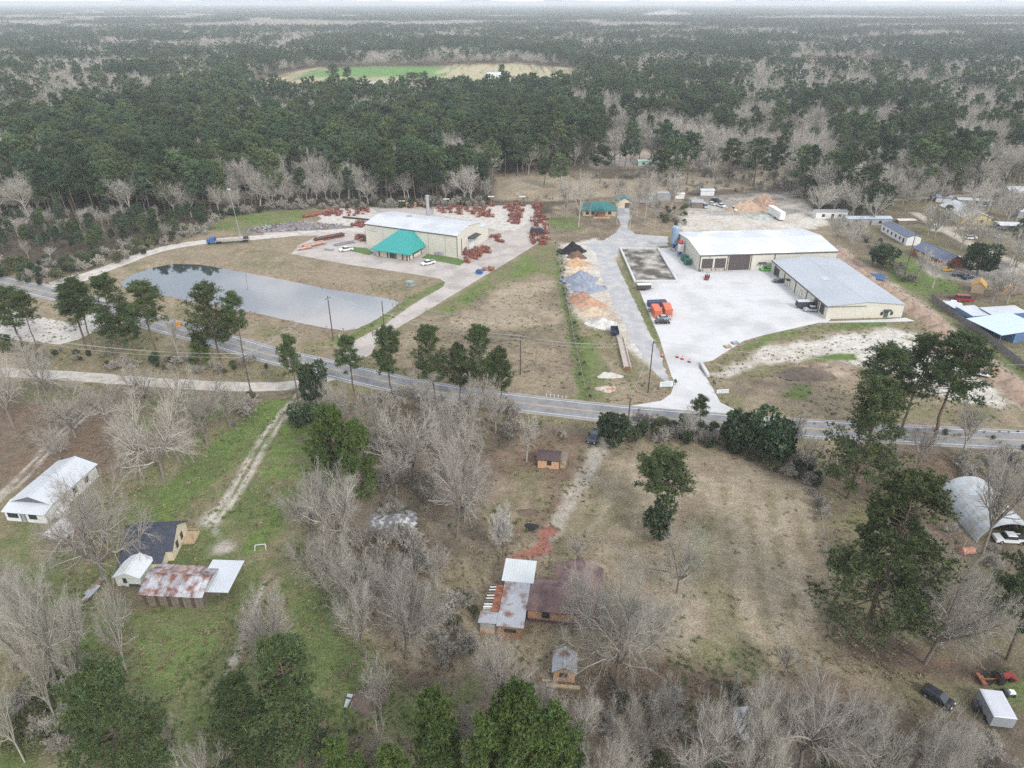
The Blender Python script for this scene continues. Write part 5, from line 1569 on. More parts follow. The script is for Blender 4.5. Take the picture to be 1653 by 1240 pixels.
MB().box(-1.2, 1.2, -.9, .9, .18, 1.5).build('cabinet', M('utility_green', (.25, .33, .31), .6, .1, 1), tb)
MB().hexa([(-1.25, -.98, 1.5), (1.25, -.98, 1.5), (1.25, .95, 1.5), (-1.25, .95, 1.5)], [(-1.2, -.9, 1.62), (1.2, -.9, 1.62), (1.2, .9, 1.72), (-1.2, .9, 1.72)]).build('hood', MATS['utility_green'], tb)
MB().box(-.03, .03, -.93, -.901, .25, 1.45).build('door_seam', m_dkmet, tb)
# concrete trough by the gravel drive
a_, b2_ = at(1013, 597), at(1001, 546)
ct = empty('concrete_beam', 'long pale concrete trough lying beside the gravel drive', 'concrete beam', a_, math.atan2(b2_[1] - a_[1], b2_[0] - a_[0]))
Lb = math.dist(a_, b2_)
MB().box(0, Lb, -.9, .9, .02, .35).build('trough_floor', M('pinkish_concrete', (.46, .40, .35), .9, .15, .8), ct)
for s_ in (-1, 1):
    MB().box(0, Lb, s_ * .9 - .12, s_ * .9 + .12, .02, .9).build('trough_side', MATS['pinkish_concrete'], ct)
MB().box(-.3, .1, -.7, .7, .1, 1.0).build('red_end', m_redp, ct)
a_, b2_ = at(1143, 609), at(1131, 588)
tag(MB().bar((*a_, .45), (*b2_, .45), .8, .9).build('barrier_wall', m_conc), 'white concrete barrier wall on the right side of the apron throat', 'barrier')
a_, b2_ = at(1170, 551), at(1184, 558)
for k, (px, py, c_) in enumerate(((1172, 563, m_plank), (1184, 557, m_steel))):
    e = empty('pallet', ('tan pallet stack on the pad edge' if k == 0 else 'grey pallet stack on the pad edge, right of the tan one'), 'pallet', at(px, py), R(15))
    for r in range(3):
        for q in range(5):
            MB().box(0, 2.0, q * .34, q * .34 + .26, .04 + r * .16, .10 + r * .16).build('slat', c_, e)
        MB().box(.1, .3, 0, 1.62, .101 + r * .16, .19 + r * .16).box(1.7, 1.9, 0, 1.62, .101 + r * .16, .19 + r * .16).build('bearer', c_, e)
# cones
for k, (px, py, w) in enumerate(((1069, 576, 'leftmost, at the pad edge'), (1093, 577, 'second from left'), (1101, 580, 'third from left'), (1112.5, 584.5, 'rightmost'))):
    e = empty('traffic_cone', 'red traffic cone across the apron throat, ' + w, 'traffic cone', at(px, py), 0, 'traffic cones across the apron')
    MB().box(-.42, .42, -.42, .42, .02, .12).build('base', m_tyre, e)
    MB().tube([(0, 0, .12), (0, 0, 1.1)], [.30, .07], 12).build('cone', M('cone_red', (.62, .06, .05), .6, .1, 1), e)
    MB().tube([(0, 0, .55), (0, 0, .75)], [.22, .175], 12).build('band', m_whitep, e)


# ------------------------------------------------------------------ signs, poles, wires
def board(label, px, py, rz, w, h, z0, mat, marks=(), cat='sign', name='sign_board'):
    e = empty(name, label, cat, at(px, py), R(rz))
    MB().box(-w / 2, w / 2, -.06, .06, z0, z0 + h).build('panel', mat, e)
    for s_ in (-1, 1):
        MB().box(s_ * w * .42 - .05, s_ * w * .42 + .05, -.05, .05, 0, z0).build('post', m_steel, e)
    for (a, b_, z, hh, m_) in marks:
        MB().box(a, b_, -.085, -.061, z, z + hh).build('lettering', m_, e)
    return e


m_skyb = M('sign_blue', (.32, .50, .62), .5, .1, 1)
board('white and pale blue entrance sign left of the concrete apron', 1075, 628, 8, 3.6, 1.5, .7, m_whitep, ((-1.5, 1.5, 1.75, .18, m_skyb), (-1.2, 1.2, 1.35, .14, m_skyb), (-1.4, .9, .95, .12, m_skyb)))
board('low white entrance sign right of the concrete apron', 1166, 637, 5, 3.2, 1.1, .4, m_whitep, ((-1.3, 1.3, 1.1, .14, m_skyb), (-1.0, 1.0, .75, .12, m_skyb)))
board('small white sign at the pond corner by the factory drive', 551, 549, -15, 1.4, 1.1, .6, m_whitep, ((-.5, .5, 1.2, .12, m_letter),))
rsn = empty('road_sign', 'orange diamond road works sign beside the highway', 'road sign', at(291, 537))
o = MB().prism([(-1.0, 0), (0, -1.0), (1.0, 0), (0, 1.0)], -.04, .04).build('diamond', M('sign_orange', (.85, .30, .02), .5, .05, 2), rsn, (0, 0, 2.9))
MB().prism([(-.35, 0), (0, -.1), (.12, .34), (0, .36), (-.3, .12)], -.05, -.041).build('symbol', m_dkmet, rsn, (0, 0, 2.9))
MB().box(-.05, .05, -.03, .03, 0, 2.0).build('post', m_steel, rsn)
for px, py, w in ((1090, 622, 'left'), (1152, 624, 'right')):
    e = empty('mailbox', 'dark mailbox at the %s side of the apron mouth' % w, 'mailbox', at(px, py))
    MB().box(-.06, .06, -.06, .06, 0, 1.1).build('post', m_wood, e)
    MB().prism([(-.3, 1.1), (.3, 1.1), (.3, 1.4), (.15, 1.6), (-.15, 1.6), (-.3, 1.4)], -.6, .6).build('box', m_dkmet, e)
m_polew = M('pole_wood', (.105, .082, .068), .95, .25, 1)
TOPS = {}


def pole(key, label, bx, by, ty, arm=2.4, rz=0.0, lean=(0, 0)):
    x, y = at(bx, by)
    H = height_of(bx, by, ty)
    e = empty('utility_pole', label, 'utility pole', (x, y), R(rz), 'utility poles')
    MB().tube([(0, 0, -.1), (lean[0], lean[1], H)], [.19, .13], 10).build('shaft', m_polew, e)
    if arm:
        MB().box(-arm / 2, arm / 2, -.14, -.02 + .0, H - .75, H - .6).build('crossarm', m_polew, e)
        for s_ in (-1, 0, 1):
            MB().tube([(s_ * arm * .45, -.08, H - .6 if s_ else H - .02), (s_ * arm * .45, -.08, H - .35 if s_ else H + .22)], .06, 8).build('insulator', m_steel, e)
    TOPS[key] = [(x + s_ * arm * .45 * math.cos(R(rz)) + lean[0], y + s_ * arm * .45 * math.sin(R(rz)) + lean[1], H - .35 + (.55 if s_ == 0 else 0)) for s_ in (-1, 0, 1)]


pole('a', 'utility pole rising at the pond shore', 538, 549, 478, 2.6, 60)
pole('b', 'utility pole beside the factory drive', 621, 537, 486, 0, 20)
pole('c', 'utility pole in the tan paddock', 840, 605, 543, 2.4, 80)
pole('d', 'utility pole at the foot of the gravel drive', 1046, 634, 551, 2.4, 60)
pole('e', 'utility pole on the south verge beside the drive mouth evergreen', 1013, 694, 642, 2.2, 60)
pole('f', 'utility pole at the lane corner by the two-track', 411, 664, 572, 2.6, 60)
pole('g', 'leaning pole at the left edge below the white house', 8, 935, 868, 0, 0, (-.7, 0))
pole('h', 'tall pole by the lawn of the brick house', 1458, 452, 372, 2.0, 60)
pole('i', 'pole standing on the trench side by the works', 1408, 424, 392, 1.6, 60)
pole('j', 'far left pole out beyond the side lane', -60, 590, 520, 2.6, 60)
pole('k', 'tall pole by the yellow house', 1586, 380, 310, 2.2, 20)
lm = empty('light_mast', 'tall slim light mast behind the pond drive', 'light mast', at(389, 386))
Hm = height_of(389, 386, 306)
MB().tube([(0, 0, 0), (-1.2, 0, Hm)], [.16, .09], 8).build('shaft', m_steel, lm)
MB().box(-1.9, -.6, -.2, .2, Hm, Hm + .25).build('lamp_head', m_whitep, lm)
for px, py, ty in ((793, 331, 318), (843, 330, 318), (721, 332, 322), (649, 334, 325)):
    e = empty('yard_light', 'flood light pole behind the factory yard at the wood edge', 'yard light', at(px, py), 0, 'yard flood lights along the wood edge')
    Hh = height_of(px, py, ty)
    MB().tube([(0, 0, 0), (0, 0, Hh)], .1, 8).build('shaft', m_steel, e)
    MB().box(-1.5, 1.5, -.2, .2, Hh, Hh + .4).build('lamp_head', m_whitep, e)
m_wire = M('cable', (.42, .42, .42), .5, .1, 1)


def wire(a, b_, sag, label, r=.03):
    a, b_ = Vector(a), Vector(b_)
    pts = []
    for k in range(17):
        t = k / 16
        p = a.lerp(b_, t)
        p.z -= sag * 4 * t * (1 - t)
        pts.append(tuple(p))
    tag(MB().tube(pts, r, 4, cap=False).build('power_line', m_wire), label, 'power line', 'power lines')


for k, w in enumerate(('left', 'middle', 'right')):
    wire(TOPS['f'][k], TOPS['a'][k], 1.6, 'power line from the lane corner pole to the pond shore pole, %s strand' % w)
    wire(TOPS['j'][k], TOPS['f'][k], 2.6, 'power line along the side lane to the lane corner pole, %s strand' % w)
    wire(TOPS['c'][k], TOPS['d'][k], 1.6, 'power line from the paddock pole to the gravel drive pole, %s strand' % w)
    wire(TOPS['a'][k], TOPS['c'][k], 2.2, 'power line from the pond shore pole to the paddock pole, %s strand' % w)
wire(TOPS['d'][1], TOPS['e'][1], .8, 'service line crossing the highway to the south verge pole')
wire(TOPS['d'][2], (*at(1720, 640), 9.5), 2.6, 'power line running right from the gravel drive pole over the apron')
# ------------------------------------------------------------------ small things
def junk(name, label, cat, px, py, rz, parts):
    e = empty(name, label, cat, at(px, py), R(rz))
    for nm, mb, m_ in parts:
        mb.build(nm, m_, e)
    return e


junk('rowing_boat', 'small pale boat lying on the lawn beside the brush heap', 'boat', 562, 1133, 80, [('hull', MB().hexa([(-1.0, -.25, .02), (.9, -.3, .02), (.9, .3, .02), (-1.0, .25, .02)], [(-1.3, -.1, .5), (1.0, -.45, .45), (1.0, .45, .45), (-1.3, .1, .5)]), M('boat_grey', (.42, .45, .46), .6, .1, 1)), ('seat', MB().box(.1, .4, -.4, .4, .46, .5), m_dkmet), ('oar', MB().bar((-1.2, -.7, .1), (1.2, -.6, .2), .07), m_plank)])
junk('swing_frame', 'small white play frame on the left lawn', 'play frame', 421, 886, 10, [('bar', MB().bar((-.9, 0, 1.0), (.9, 0, 1.0), .1), m_whitep), ('leg', MB().bar((-.9, 0, 1.0), (-1.0, -.5, 0), .1), m_whitep), ('leg', MB().bar((.9, 0, 1.0), (1.0, -.5, 0), .1), m_whitep), ('leg', MB().bar((-.9, 0, 1.0), (-1.0, .5, 0), .1), m_whitep), ('leg', MB().bar((.9, 0, 1.0), (1.0, .5, 0), .1), m_whitep)])
junk('ride_on_mower', 'black and white ride-on mower above the camper', 'mower', 1626, 1122, 0, [('deck', MB().box(-.8, .6, -.5, .5, .2, .5), m_dkmet), ('hood', MB().hexa([(.0, -.35, .5), (1.0, -.3, .45), (1.0, .3, .45), (.0, .35, .5)], [(.1, -.3, .95), (.9, -.25, .8), (.9, .25, .8), (.1, .3, .95)]), m_whitep), ('seat', MB().box(-.7, -.3, -.25, .25, .5, 1.0), m_dkmet), ('wheel', MB().tube([(-.6, -.6, .35), (-.6, .6, .35)], .35, 12), m_tyre), ('wheel', MB().tube([(.7, -.5, .25), (.7, .5, .25)], .25, 12), m_tyre)])
junk('barbecue', 'black barrel barbecue left of the camper', 'barbecue', 1573, 1144, 80, [('barrel', MB().tube([(-.7, 0, .9), (.7, 0, .9)], .4, 12), m_dkmet), ('lid_handle', MB().box(-.3, .3, -.5, -.42, 1.0, 1.06), m_steel), ('stand', MB().box(-.6, .6, -.3, .3, 0, .5), m_dkmet)])
junk('trailer_frame', 'rusty orange and red farm implement behind the red tractor', 'implement', 1600, 1100, 0, [('drawbar', MB().bar((-1.6, 0, .5), (1.2, 0, .6), .16), m_rust), ('wheel', MB().tube([(-.9, -.8, .5), (-.9, -.55, .5)], .5, 12), m_tyre), ('wheel', MB().tube([(-.9, .55, .5), (-.9, .8, .5)], .5, 12), m_tyre), ('rake', MB().box(-2.0, -1.2, -1.0, 1.0, .3, .7), m_rust)])
junk('oil_tank', 'pinkish tank lying beside the arched shed', 'tank', 1560, 894, 10, [('shell', MB().tube([(-1.2, 0, .7), (1.2, 0, .7)], .65, 14), M('pink_rust', (.50, .22, .16), .8, .2, 1)), ('saddle', MB().box(-.9, -.6, -.5, .5, 0, .3), m_wood), ('saddle', MB().box(.6, .9, -.5, .5, 0, .3), m_wood)])
junk('flat_trailer', 'long white flat trailer on the sand right of the tall pine', 'trailer', 1580, 606, -28, [('deck', MB().box(-3.6, 3.0, -1.1, 1.1, .6, .8), m_whitep), ('tool_box', MB().box(.4, 1.6, -.8, .8, .8, 1.5), m_dkmet), ('wheel', MB().tube([(0, -1.25, .4), (0, -1.02, .4)], .4, 12), m_tyre), ('wheel', MB().tube([(0, 1.02, .4), (0, 1.25, .4)], .4, 12), m_tyre)])
tag(MB().bar((*at(945, 830), .12), (*at(966, 833), .12), .3, .25).build('fallen_branch', m_wood), 'fallen branch lying across the dry field near the drive', 'branch')
# cattle on the meadow
cow_v = MB()
cow_v.hexa([(-.9, -.3, .75), (.8, -.3, .7), (.8, .3, .7), (-.9, .3, .75)], [(-.85, -.22, 1.4), (.75, -.22, 1.38), (.75, .22, 1.38), (-.85, .22, 1.4)])
cow_v.hexa([(.7, -.14, 1.0), (1.45, -.13, .75), (1.45, .13, .75), (.7, .14, 1.0)], [(.7, -.16, 1.4), (1.5, -.12, 1.05), (1.5, .12, 1.05), (.7, .16, 1.4)])
for x in (-.7, .6):
    for y in (-.22, .22):
        cow_v.box(x - .09, x + .09, y - .09, y + .09, 0, .8)
cow_m = cow_v.mesh('cow', M('cow_hide', (.03, .024, .02), .9, .2, 1))
for k, (px, py) in enumerate(((713, 121), (719, 120), (733, 123), (748, 121), (640, 123), (756, 123))):
    tag(link('cow', cow_m, None, (*at(px, py), 0), (0, 0, rnd.uniform(0, 6))), 'dark cow grazing on the far meadow', 'cow', 'cattle on the far meadow')

# ================================================================== TREES
def norm(a):
    return a / (np.linalg.norm(a, axis=-1, keepdims=True) + 1e-9)


def perp(d, g):
    r = g.normal(size=d.shape)
    r -= (r * d).sum(-1, keepdims=True) * d
    return norm(r)


def tubes(p0, p1, r0, r1, n):
    """one n-sided open tube per segment"""
    d = norm(p1 - p0)
    up = np.where(np.abs(d[:, 2:3]) < .9, np.array([[0, 0, 1.]]), np.array([[1., 0, 0]]))
    x = norm(np.cross(d, up)); y = np.cross(x, d)
    N = len(p0)
    a = np.arange(n) * 2 * np.pi / n
    ring = x[:, None, :] * np.cos(a)[None, :, None] + y[:, None, :] * np.sin(a)[None, :, None]
    V = np.concatenate([p0[:, None] + ring * r0[:, None, None], p1[:, None] + ring * r1[:, None, None]], 1).reshape(-1, 3)
    k = np.arange(n); k2 = (k + 1) % n
    F = np.stack([k, k2, n + k2, n + k], 1)[None] + (np.arange(N) * 2 * n)[:, None, None]
    return V, F.reshape(-1, 4)


def join(parts):
    V, F, o = [], [], 0
    for v, f in parts:
        V.append(v); F.append(f + o); o += len(v)
    return np.concatenate(V), np.concatenate(F)


def grow(starts, dirs, lens, rads, nseg, wob, lift, g, taper=.35):
    """branches as poly-lines: returns segment arrays and node positions (B,nseg+1,3)"""
    P = [starts]; d = dirs
    for k in range(nseg):
        d = norm(d + g.normal(size=d.shape) * wob + np.array([0, 0, lift]))
        P.append(P[-1] + d * (lens / nseg)[:, None])
    P = np.stack(P, 1)
    t = np.linspace(0, 1, nseg + 1)
    rr = rads[:, None] * (1 - t * (1 - taper))[None]
    p0 = P[:, :-1].reshape(-1, 3); p1 = P[:, 1:].reshape(-1, 3)
    return P, rr, (p0, p1, rr[:, :-1].ravel(), rr[:, 1:].ravel())


def children(P, rr, lens, k, tmin, ang, lenf, radf, g):
    B, n1, _ = P.shape
    t = g.uniform(tmin, 1.0, (B, k)); t = np.sort(t, 1)
    f = t * (n1 - 1); i = np.minimum(f.astype(int), n1 - 2); w = (f - i)[..., None]
    bi = np.arange(B)[:, None]
    pos = P[bi, i] * (1 - w) + P[bi, i + 1] * w
    d = norm(P[bi, i + 1] - P[bi, i]).reshape(-1, 3)
    r = (rr[bi, i] * (1 - w[..., 0]) + rr[bi, i + 1] * w[..., 0]).reshape(-1)
    a = (ang * g.uniform(.6, 1.25, (B, k))).reshape(-1, 1)
    nd_ = norm(d * np.cos(a) + perp(d, g) * np.sin(a))
    L = (lens[:, None] * lenf * g.uniform(.7, 1.25, (B, k)) * (1.15 - .55 * t)).reshape(-1)
    return pos.reshape(-1, 3), nd_, L, np.minimum(r * radf, r * .9)


def bare_tree(name, seed, H=24., spread=1.0, detail=2, mats=None, lead=5, fork=.16, lift=.10):
    g = np.random.default_rng(seed)
    thin = (.034, .022, .0135)[detail]
    p0 = np.zeros((1, 3)); d0 = norm(np.array([[g.normal() * .05, g.normal() * .05, 1.]]))
    P, rr, s0 = grow(p0, d0, np.array([H * (fork + .04)]), np.array([H * .021]), 3, .05, .0, g, .8)
    trunk = [tubes(*s0, 8)]
    # leaders
    top = np.repeat(P[:, -1], lead, 0)
    az = np.arange(lead) * 2 * np.pi / lead + g.uniform(0, .8, lead)
    el = g.uniform(.35, .95, lead) * spread
    el[0] *= .25
    dl = np.stack([np.cos(az) * np.sin(el), np.sin(az) * np.sin(el), np.cos(el)], 1)
    ll = H * g.uniform(.50, .62, lead) * (1 - .12 * (el - .3))
    P1, r1, s1 = grow(top, dl, ll, np.full(lead, H * .0125), 6, .10, lift * .6, g, .3)
    trunk.append(tubes(*s1, 6))
    crown = []
    b2 = children(P1, r1, ll, (6, 9, 12)[detail], .12, .85, .56, .62, g)
    P2, r2, s2 = grow(*b2[:3], np.maximum(b2[3], thin * 2.9), 4, .14, lift, g, .35)
    crown.append(tubes(*s2, 4 if detail else 3))
    b3 = children(P2, r2, b2[2], (5, 7, 9)[detail], .12, .75, .56, .65, g)
    P3, r3, s3 = grow(*b3[:3], np.maximum(b3[3], thin * 1.7), (2, 3, 3)[detail], .16, lift, g, .45)
    crown.append(tubes(*s3, 3))
    if detail >= 1:
        b4 = children(P3, r3, b3[2], (0, 5, 8)[detail], .10, .66, .66, .7, g)
        P4, r4, s4 = grow(*b4[:3], np.full(len(b4[0]), thin), (0, 1, 2)[detail], .16, lift, g, .5)
        crown.append(tubes(*s4, 3))
    tv, tf = join(trunk); cv, cf = join(crown)
    k = H / max(cv[:, 2].max(), 1)
    tv = tv * k; cv = cv * k
    tt = np.ones(len(tv), np.float32)
    ct = np.ones(len(cv), np.float32)
    return dict(name=name, trunk=mesh_np(name + '_trunk', tv, tf, [mats[0]], tint=tt, smooth=True), crown=mesh_np(name + '_crown', cv, cf, [mats[1]], tint=ct),
                all=None, H=H, R=float(np.percentile(np.hypot(cv[:, 0], cv[:, 1]), 96)), raw=(tv, tf, cv, cf))


def blades(cent, size, nb, g, up=.35, width=.16, tint=None, out=None, tri=False):
    """needle tufts: nb narrow triangles round every centre"""
    T = len(cent)
    d = g.normal(size=(T, nb, 3)); d = norm(d)
    if out is not None:
        d = d + out[:, None, :] * .6
    d[..., 2] += up
    d = norm(d)
    s = norm(np.cross(d, g.normal(size=d.shape)))
    L = (size[:, None] * g.uniform(.7, 1.2, (T, nb)))[..., None]
    c = cent[:, None, :]
    if tri:
        V = np.stack([c - d * L * .1 - s * L * width, c - d * L * .1 + s * L * width, c + d * L], 2).reshape(-1, 3)
        return V, np.arange(T * nb * 3).reshape(-1, 3), (np.repeat(tint, nb * 3, 0) if tint is not None else None)
    V = np.stack([c - d * L * .15 - s * L * width, c - d * L * .15 + s * L * width, c + d * L + s * L * width * .5, c + d * L - s * L * width * .5], 2).reshape(-1, 3)
    F = np.arange(T * nb * 4).reshape(-1, 4)
    tn = np.repeat(tint, nb * 4, 0) if tint is not None else None
    return V, F, tn


def pine_tree(name, seed, H=24., R_=4.6, base=.45, detail=2, mats=None, dense=1.0, droop=0.0, conic=0.0):
    g = np.random.default_rng(seed)
    n = 10
    z = np.linspace(0, H * .97, n)
    bend = np.cumsum(g.normal(size=(n, 2)) * .16, 0); bend[0] = 0
    pts = np.concatenate([bend, z[:, None]], 1)
    rad = H * .0125 * (1 - np.linspace(0, 1, n) * .82)
    trunk = [tubes(pts[:-1], pts[1:], rad[:-1], rad[1:], 8 if detail == 2 else 5)]
    nb = int((26, 46, 84)[detail] * dense)
    t = np.sort(g.uniform(0, 1, nb) ** .9)
    zb = H * (base + (1 - base) * t * .985)
    prof = np.sqrt(np.clip(1 - ((t - .30) / .74) ** 2, .04, 1)) * (1 - conic) + conic * (1.05 - t)
    ln = R_ * prof * g.uniform(.55, 1.18, nb)
    az = g.uniform(0, 2 * np.pi, nb)
    el = -.10 + .75 * t - droop + g.normal(size=nb) * .16
    d = np.stack([np.cos(az) * np.cos(el), np.sin(az) * np.cos(el), np.sin(el)], 1)
    st = np.stack([np.interp(zb, z, pts[:, 0]), np.interp(zb, z, pts[:, 1]), zb], 1)
    P1, r1, s1 = grow(st, d, ln, H * .0032 * (1 - .6 * t) + .02, 4, .10, .07, g, .3)
    if detail:
        trunk.append(tubes(*s1, 4 if detail == 2 else 3))
    # dead stubs below the crown
    k = (4, 6, 6)[detail]
    b2 = children(P1, r1, ln, k, .32, .75, .42, .5, g)
    P2, r2, s2 = grow(*b2[:3], np.full(len(b2[0]), .022), 2, .12, .12, g, .5)
    if detail == 2:
        trunk.append(tubes(*s2, 3))
    ends = np.concatenate([P2[:, 1], P2[:, 2], P1[:, -1]])
    cl = (2, 3, 5)[detail]
    cent = np.repeat(ends, cl, 0) + g.normal(size=(len(ends) * cl, 3)) * np.array([.34, .34, .22])
    ct = g.uniform(.70, 1.25, len(ends))
    hue = g.uniform(-.10, .14, len(ends))
    tn = np.stack([ct * (1 + hue), ct, ct * (1 - hue)], 1)
    tn = np.repeat(tn, cl, 0) * g.uniform(.85, 1.15, (len(cent), 1))
    outv = norm(cent - np.array([0, 0, H * (base + .25 * (1 - base))]))
    size = g.uniform(.36, .58, len(cent)) * (1.55, 1.2, .88)[detail]
    V, F, tn = blades(cent, size, (4, 5, 9)[detail], g, .35, (.34, .24, .15)[detail], tn, outv, detail == 2)
    tv, tf = join(trunk)
    return dict(name=name, trunk=mesh_np(name + '_trunk', tv, tf, [mats[0]], smooth=True), crown=mesh_np(name + '_crown', V, F, [mats[1]], tint=tn),
                H=H, R=float(np.percentile(np.hypot(V[:, 0], V[:, 1]), 96)), raw=(tv, tf, V, F, tn))


def leaf_shrub(name, seed, H=5., R_=2.2, n=900, leaf=.26, mats=None, lobes=9, stem=True):
    """dense evergreen: leaf sprays spread over a lumpy crown, short stems"""
    g = np.random.default_rng(seed)
    lc = norm(g.normal(size=(lobes, 3))) * np.array([R_ * .55, R_ * .55, H * .26]) + np.array([0, 0, H * .55])
    lr = g.uniform(.34, .58, lobes) * R_
    li = g.integers(0, lobes, n)
    dv = norm(g.normal(size=(n, 3)))
    cent = lc[li] + dv * (lr[li] * g.uniform(.55, 1.05, n) ** .7)[:, None] * np.array([1, 1, H / (2.6 * R_)])
    cent[:, 2] = np.clip(cent[:, 2], .15, H)
    ct = np.repeat(g.uniform(.7, 1.3, lobes)[li][:, None], 3, 1) * g.uniform(.7, 1.3, (n, 1))
    V, F, tn = blades(cent, np.full(n, leaf) * g.uniform(.7, 1.3, n), 5, g, .3, .36, ct, dv)
    ss = []
    for k in range(4):
        a = g.uniform(0, 6.28)
        ss.append(tubes(np.array([[0, 0, 0.]]), np.array([[math.cos(a) * R_ * .4, math.sin(a) * R_ * .4, H * .6]]), np.array([H * .018]), np.array([H * .008]), 5))
    tv, tf = join(ss)
    return dict(name=name, trunk=mesh_np(name + '_trunk', tv, tf, [mats[0]], smooth=True), crown=mesh_np(name + '_crown', V, F, [mats[1]], tint=tn), H=H,
                R=float(np.percentile(np.hypot(V[:, 0], V[:, 1]), 96)), raw=(tv, tf, V, F, tn))


m_bark = M('grey_bark', (.20, .175, .15), .95, .3, 2.0, objvar=.2)
m_twig = M('pale_twigs', (.44, .41, .355), .95, .18, .3, objvar=.20)
m_twig_d = M('brown_twigs', (.40, .37, .32), .95, .2, .3, objvar=.22)
m_twig_w = M('white_limbs', (.58, .55, .49), .95, .15, .3, objvar=.1)
m_pbark = M('pine_bark', (.155, .115, .09), .95, .35, 2.0, objvar=.15)
m_need = M('pine_needles', (.085, .122, .048), .7, .15, .25, objvar=.22, tint=True, spec=.25)
m_need_b = M('young_pine_needles', (.105, .160, .045), .7, .15, .25, objvar=.15, tint=True, spec=.25)
m_need_f = M('plantation_needles', (.062, .105, .056), .7, .15, .25, objvar=.45, tint=True, spec=.25)
m_need_g = M('yellowish_plantation_needles', (.090, .132, .058), .7, .15, .25, objvar=.35, tint=True, spec=.25)  # paler, yellower needle tone given to some of the pine variants
m_leafd = M('dark_evergreen_leaves', (.055, .085, .042), .6, .2, .4, objvar=.25, tint=True)
m_leafo = M('olive_leaves', (.12, .135, .065), .8, .2, .4, objvar=.25, tint=True)
m_bloss = M('white_blossom', (.62, .60, .55), .9, .1, .5, tint=True)

BN = [bare_tree('bare_near_%d' % i, 20 + i, 24, s, 2, (m_bark, m_twig), ld, fk, lf) for i, (s, ld, fk, lf) in enumerate(
    [(1.30, 7, .13, .035), (1.15, 6, .15, .05), (.90, 5, .19, .09), (1.45, 7, .11, .025), (.80, 5, .16, .11)])]
BD = [bare_tree('bare_dark_%d' % i, 60 + i, 18, s, 1, (m_bark, m_twig_d), 5, .15, .09) for i, s in enumerate([1.0, .8, 1.2])]
m_bark_p = M('pale_bark', (.36, .335, .29), .95, .3, 2.0, objvar=.25)
BM = [bare_tree('bare_mid_%d' % i, 40 + i, 20, s, 1, (m_bark_p, m_twig), ld, .2, .12) for i, (s, ld) in enumerate([(.8, 4), (.6, 4), (1.0, 5), (.7, 3)])]
BF = [bare_tree('bare_far_%d' % i, 50 + i, 20, s, 0, (m_bark, m_twig), 4, .22, .12) for i, s in enumerate([.8, .6, 1.0])]
PN = [pine_tree('pine_near_%d' % i, 80 + i, 24, r, b_, 2, (m_pbark, m_need), dn) for i, (r, b_, dn) in enumerate(
    [(4.6, .42, 1.0), (5.2, .34, 1.15), (4.0, .52, .8), (5.0, .30, 1.25), (4.2, .45, .9)])]
PL = [pine_tree('pine_low_%d' % i, 210 + i, 24, r, b_, 2, (m_pbark, m_need), dn, .12, .15) for i, (r, b_, dn) in enumerate([(5.6, .16, 1.25), (5.2, .22, 1.15), (5.8, .12, 1.3)])]
PY = [pine_tree('pine_young_%d' % i, 95 + i, 14, 4.4, .08, 2, (m_pbark, m_need_b), 1.0, 0, .12) for i in range(3)]
PM = [pine_tree('pine_mid_%d' % i, 110 + i, 24, r, b_, 1, (m_pbark, m_need_g if i % 2 else m_need_f), dn) for i, (r, b_, dn) in enumerate(
    [(5.4, .45, 1.1), (6.0, .38, 1.25), (5.0, .5, 1.0), (5.7, .42, 1.2)])]
PF = [pine_tree('pine_far_%d' % i, 130 + i, 24, 5.6, .40, 0, (m_pbark, m_need_g if i == 1 else m_need_f), 1.15) for i in range(3)]
ED = [leaf_shrub('evergreen_%d' % i, 150 + i, 6, 2.6, 1500, .30, (m_bark, m_leafd), lb) for i, lb in enumerate((9, 14))]
EO = [leaf_shrub('olive_shrub_%d' % i, 160 + i, 4, 2.2, 700, .24, (m_bark, m_leafo), 10) for i in range(2)]
# leafless brush: small multi-stemmed bare tree
BS = [bare_tree('brush_%d' % i, 170 + i, 5, 1.2, 1, (m_bark, m_twig), 6, .05, .10) for i in range(2)]
BSD = [bare_tree('brush_brown_%d' % i, 175 + i, 5, 1.2, 1, (m_bark, m_twig_d), 6, .05, .08) for i in range(2)]


def one_mesh(v):
    """trunk and crown of a variant as one mesh with two materials (for trees a few pixels wide)"""
    if v.get('one') is None:
        raw = v['raw']
        tv, tf, cv, cf = raw[:4]
        V = np.concatenate([tv, cv]); F = np.concatenate([tf, cf + len(tv)])
        tn = np.ones((len(V), 3), np.float32)
        if len(raw) > 4:
            tn[len(tv):] = raw[4]
        v['one'] = mesh_np(v['name'] + '_whole', V, F, [v['trunk'].materials[0], v['crown'].materials[0]], tint=tn, midx=np.r_[np.zeros(len(tf)), np.ones(len(cf))])
    return v['one']


def plant(name, cat, v, x, y, H, R_=None, label='', group=None, parts=True, rz=None):
    rz = rnd.uniform(0, 6.28) if rz is None else rz
    sz = H / v['H']
    sx = (R_ / v['R']) if R_ else sz
    if not parts:
        o = link(name, one_mesh(v), None, (x, y, -.05), (0, 0, rz), (sx, sx, sz))
        return tag(o, label, cat, group)
    e = empty(name, label, cat, (x, y, -.05), rz, group)
    link('trunk', v['trunk'], e, scale=(sx, sx, sz))
    link('crown', v['crown'], e, scale=(sx, sx, sz))
    return e


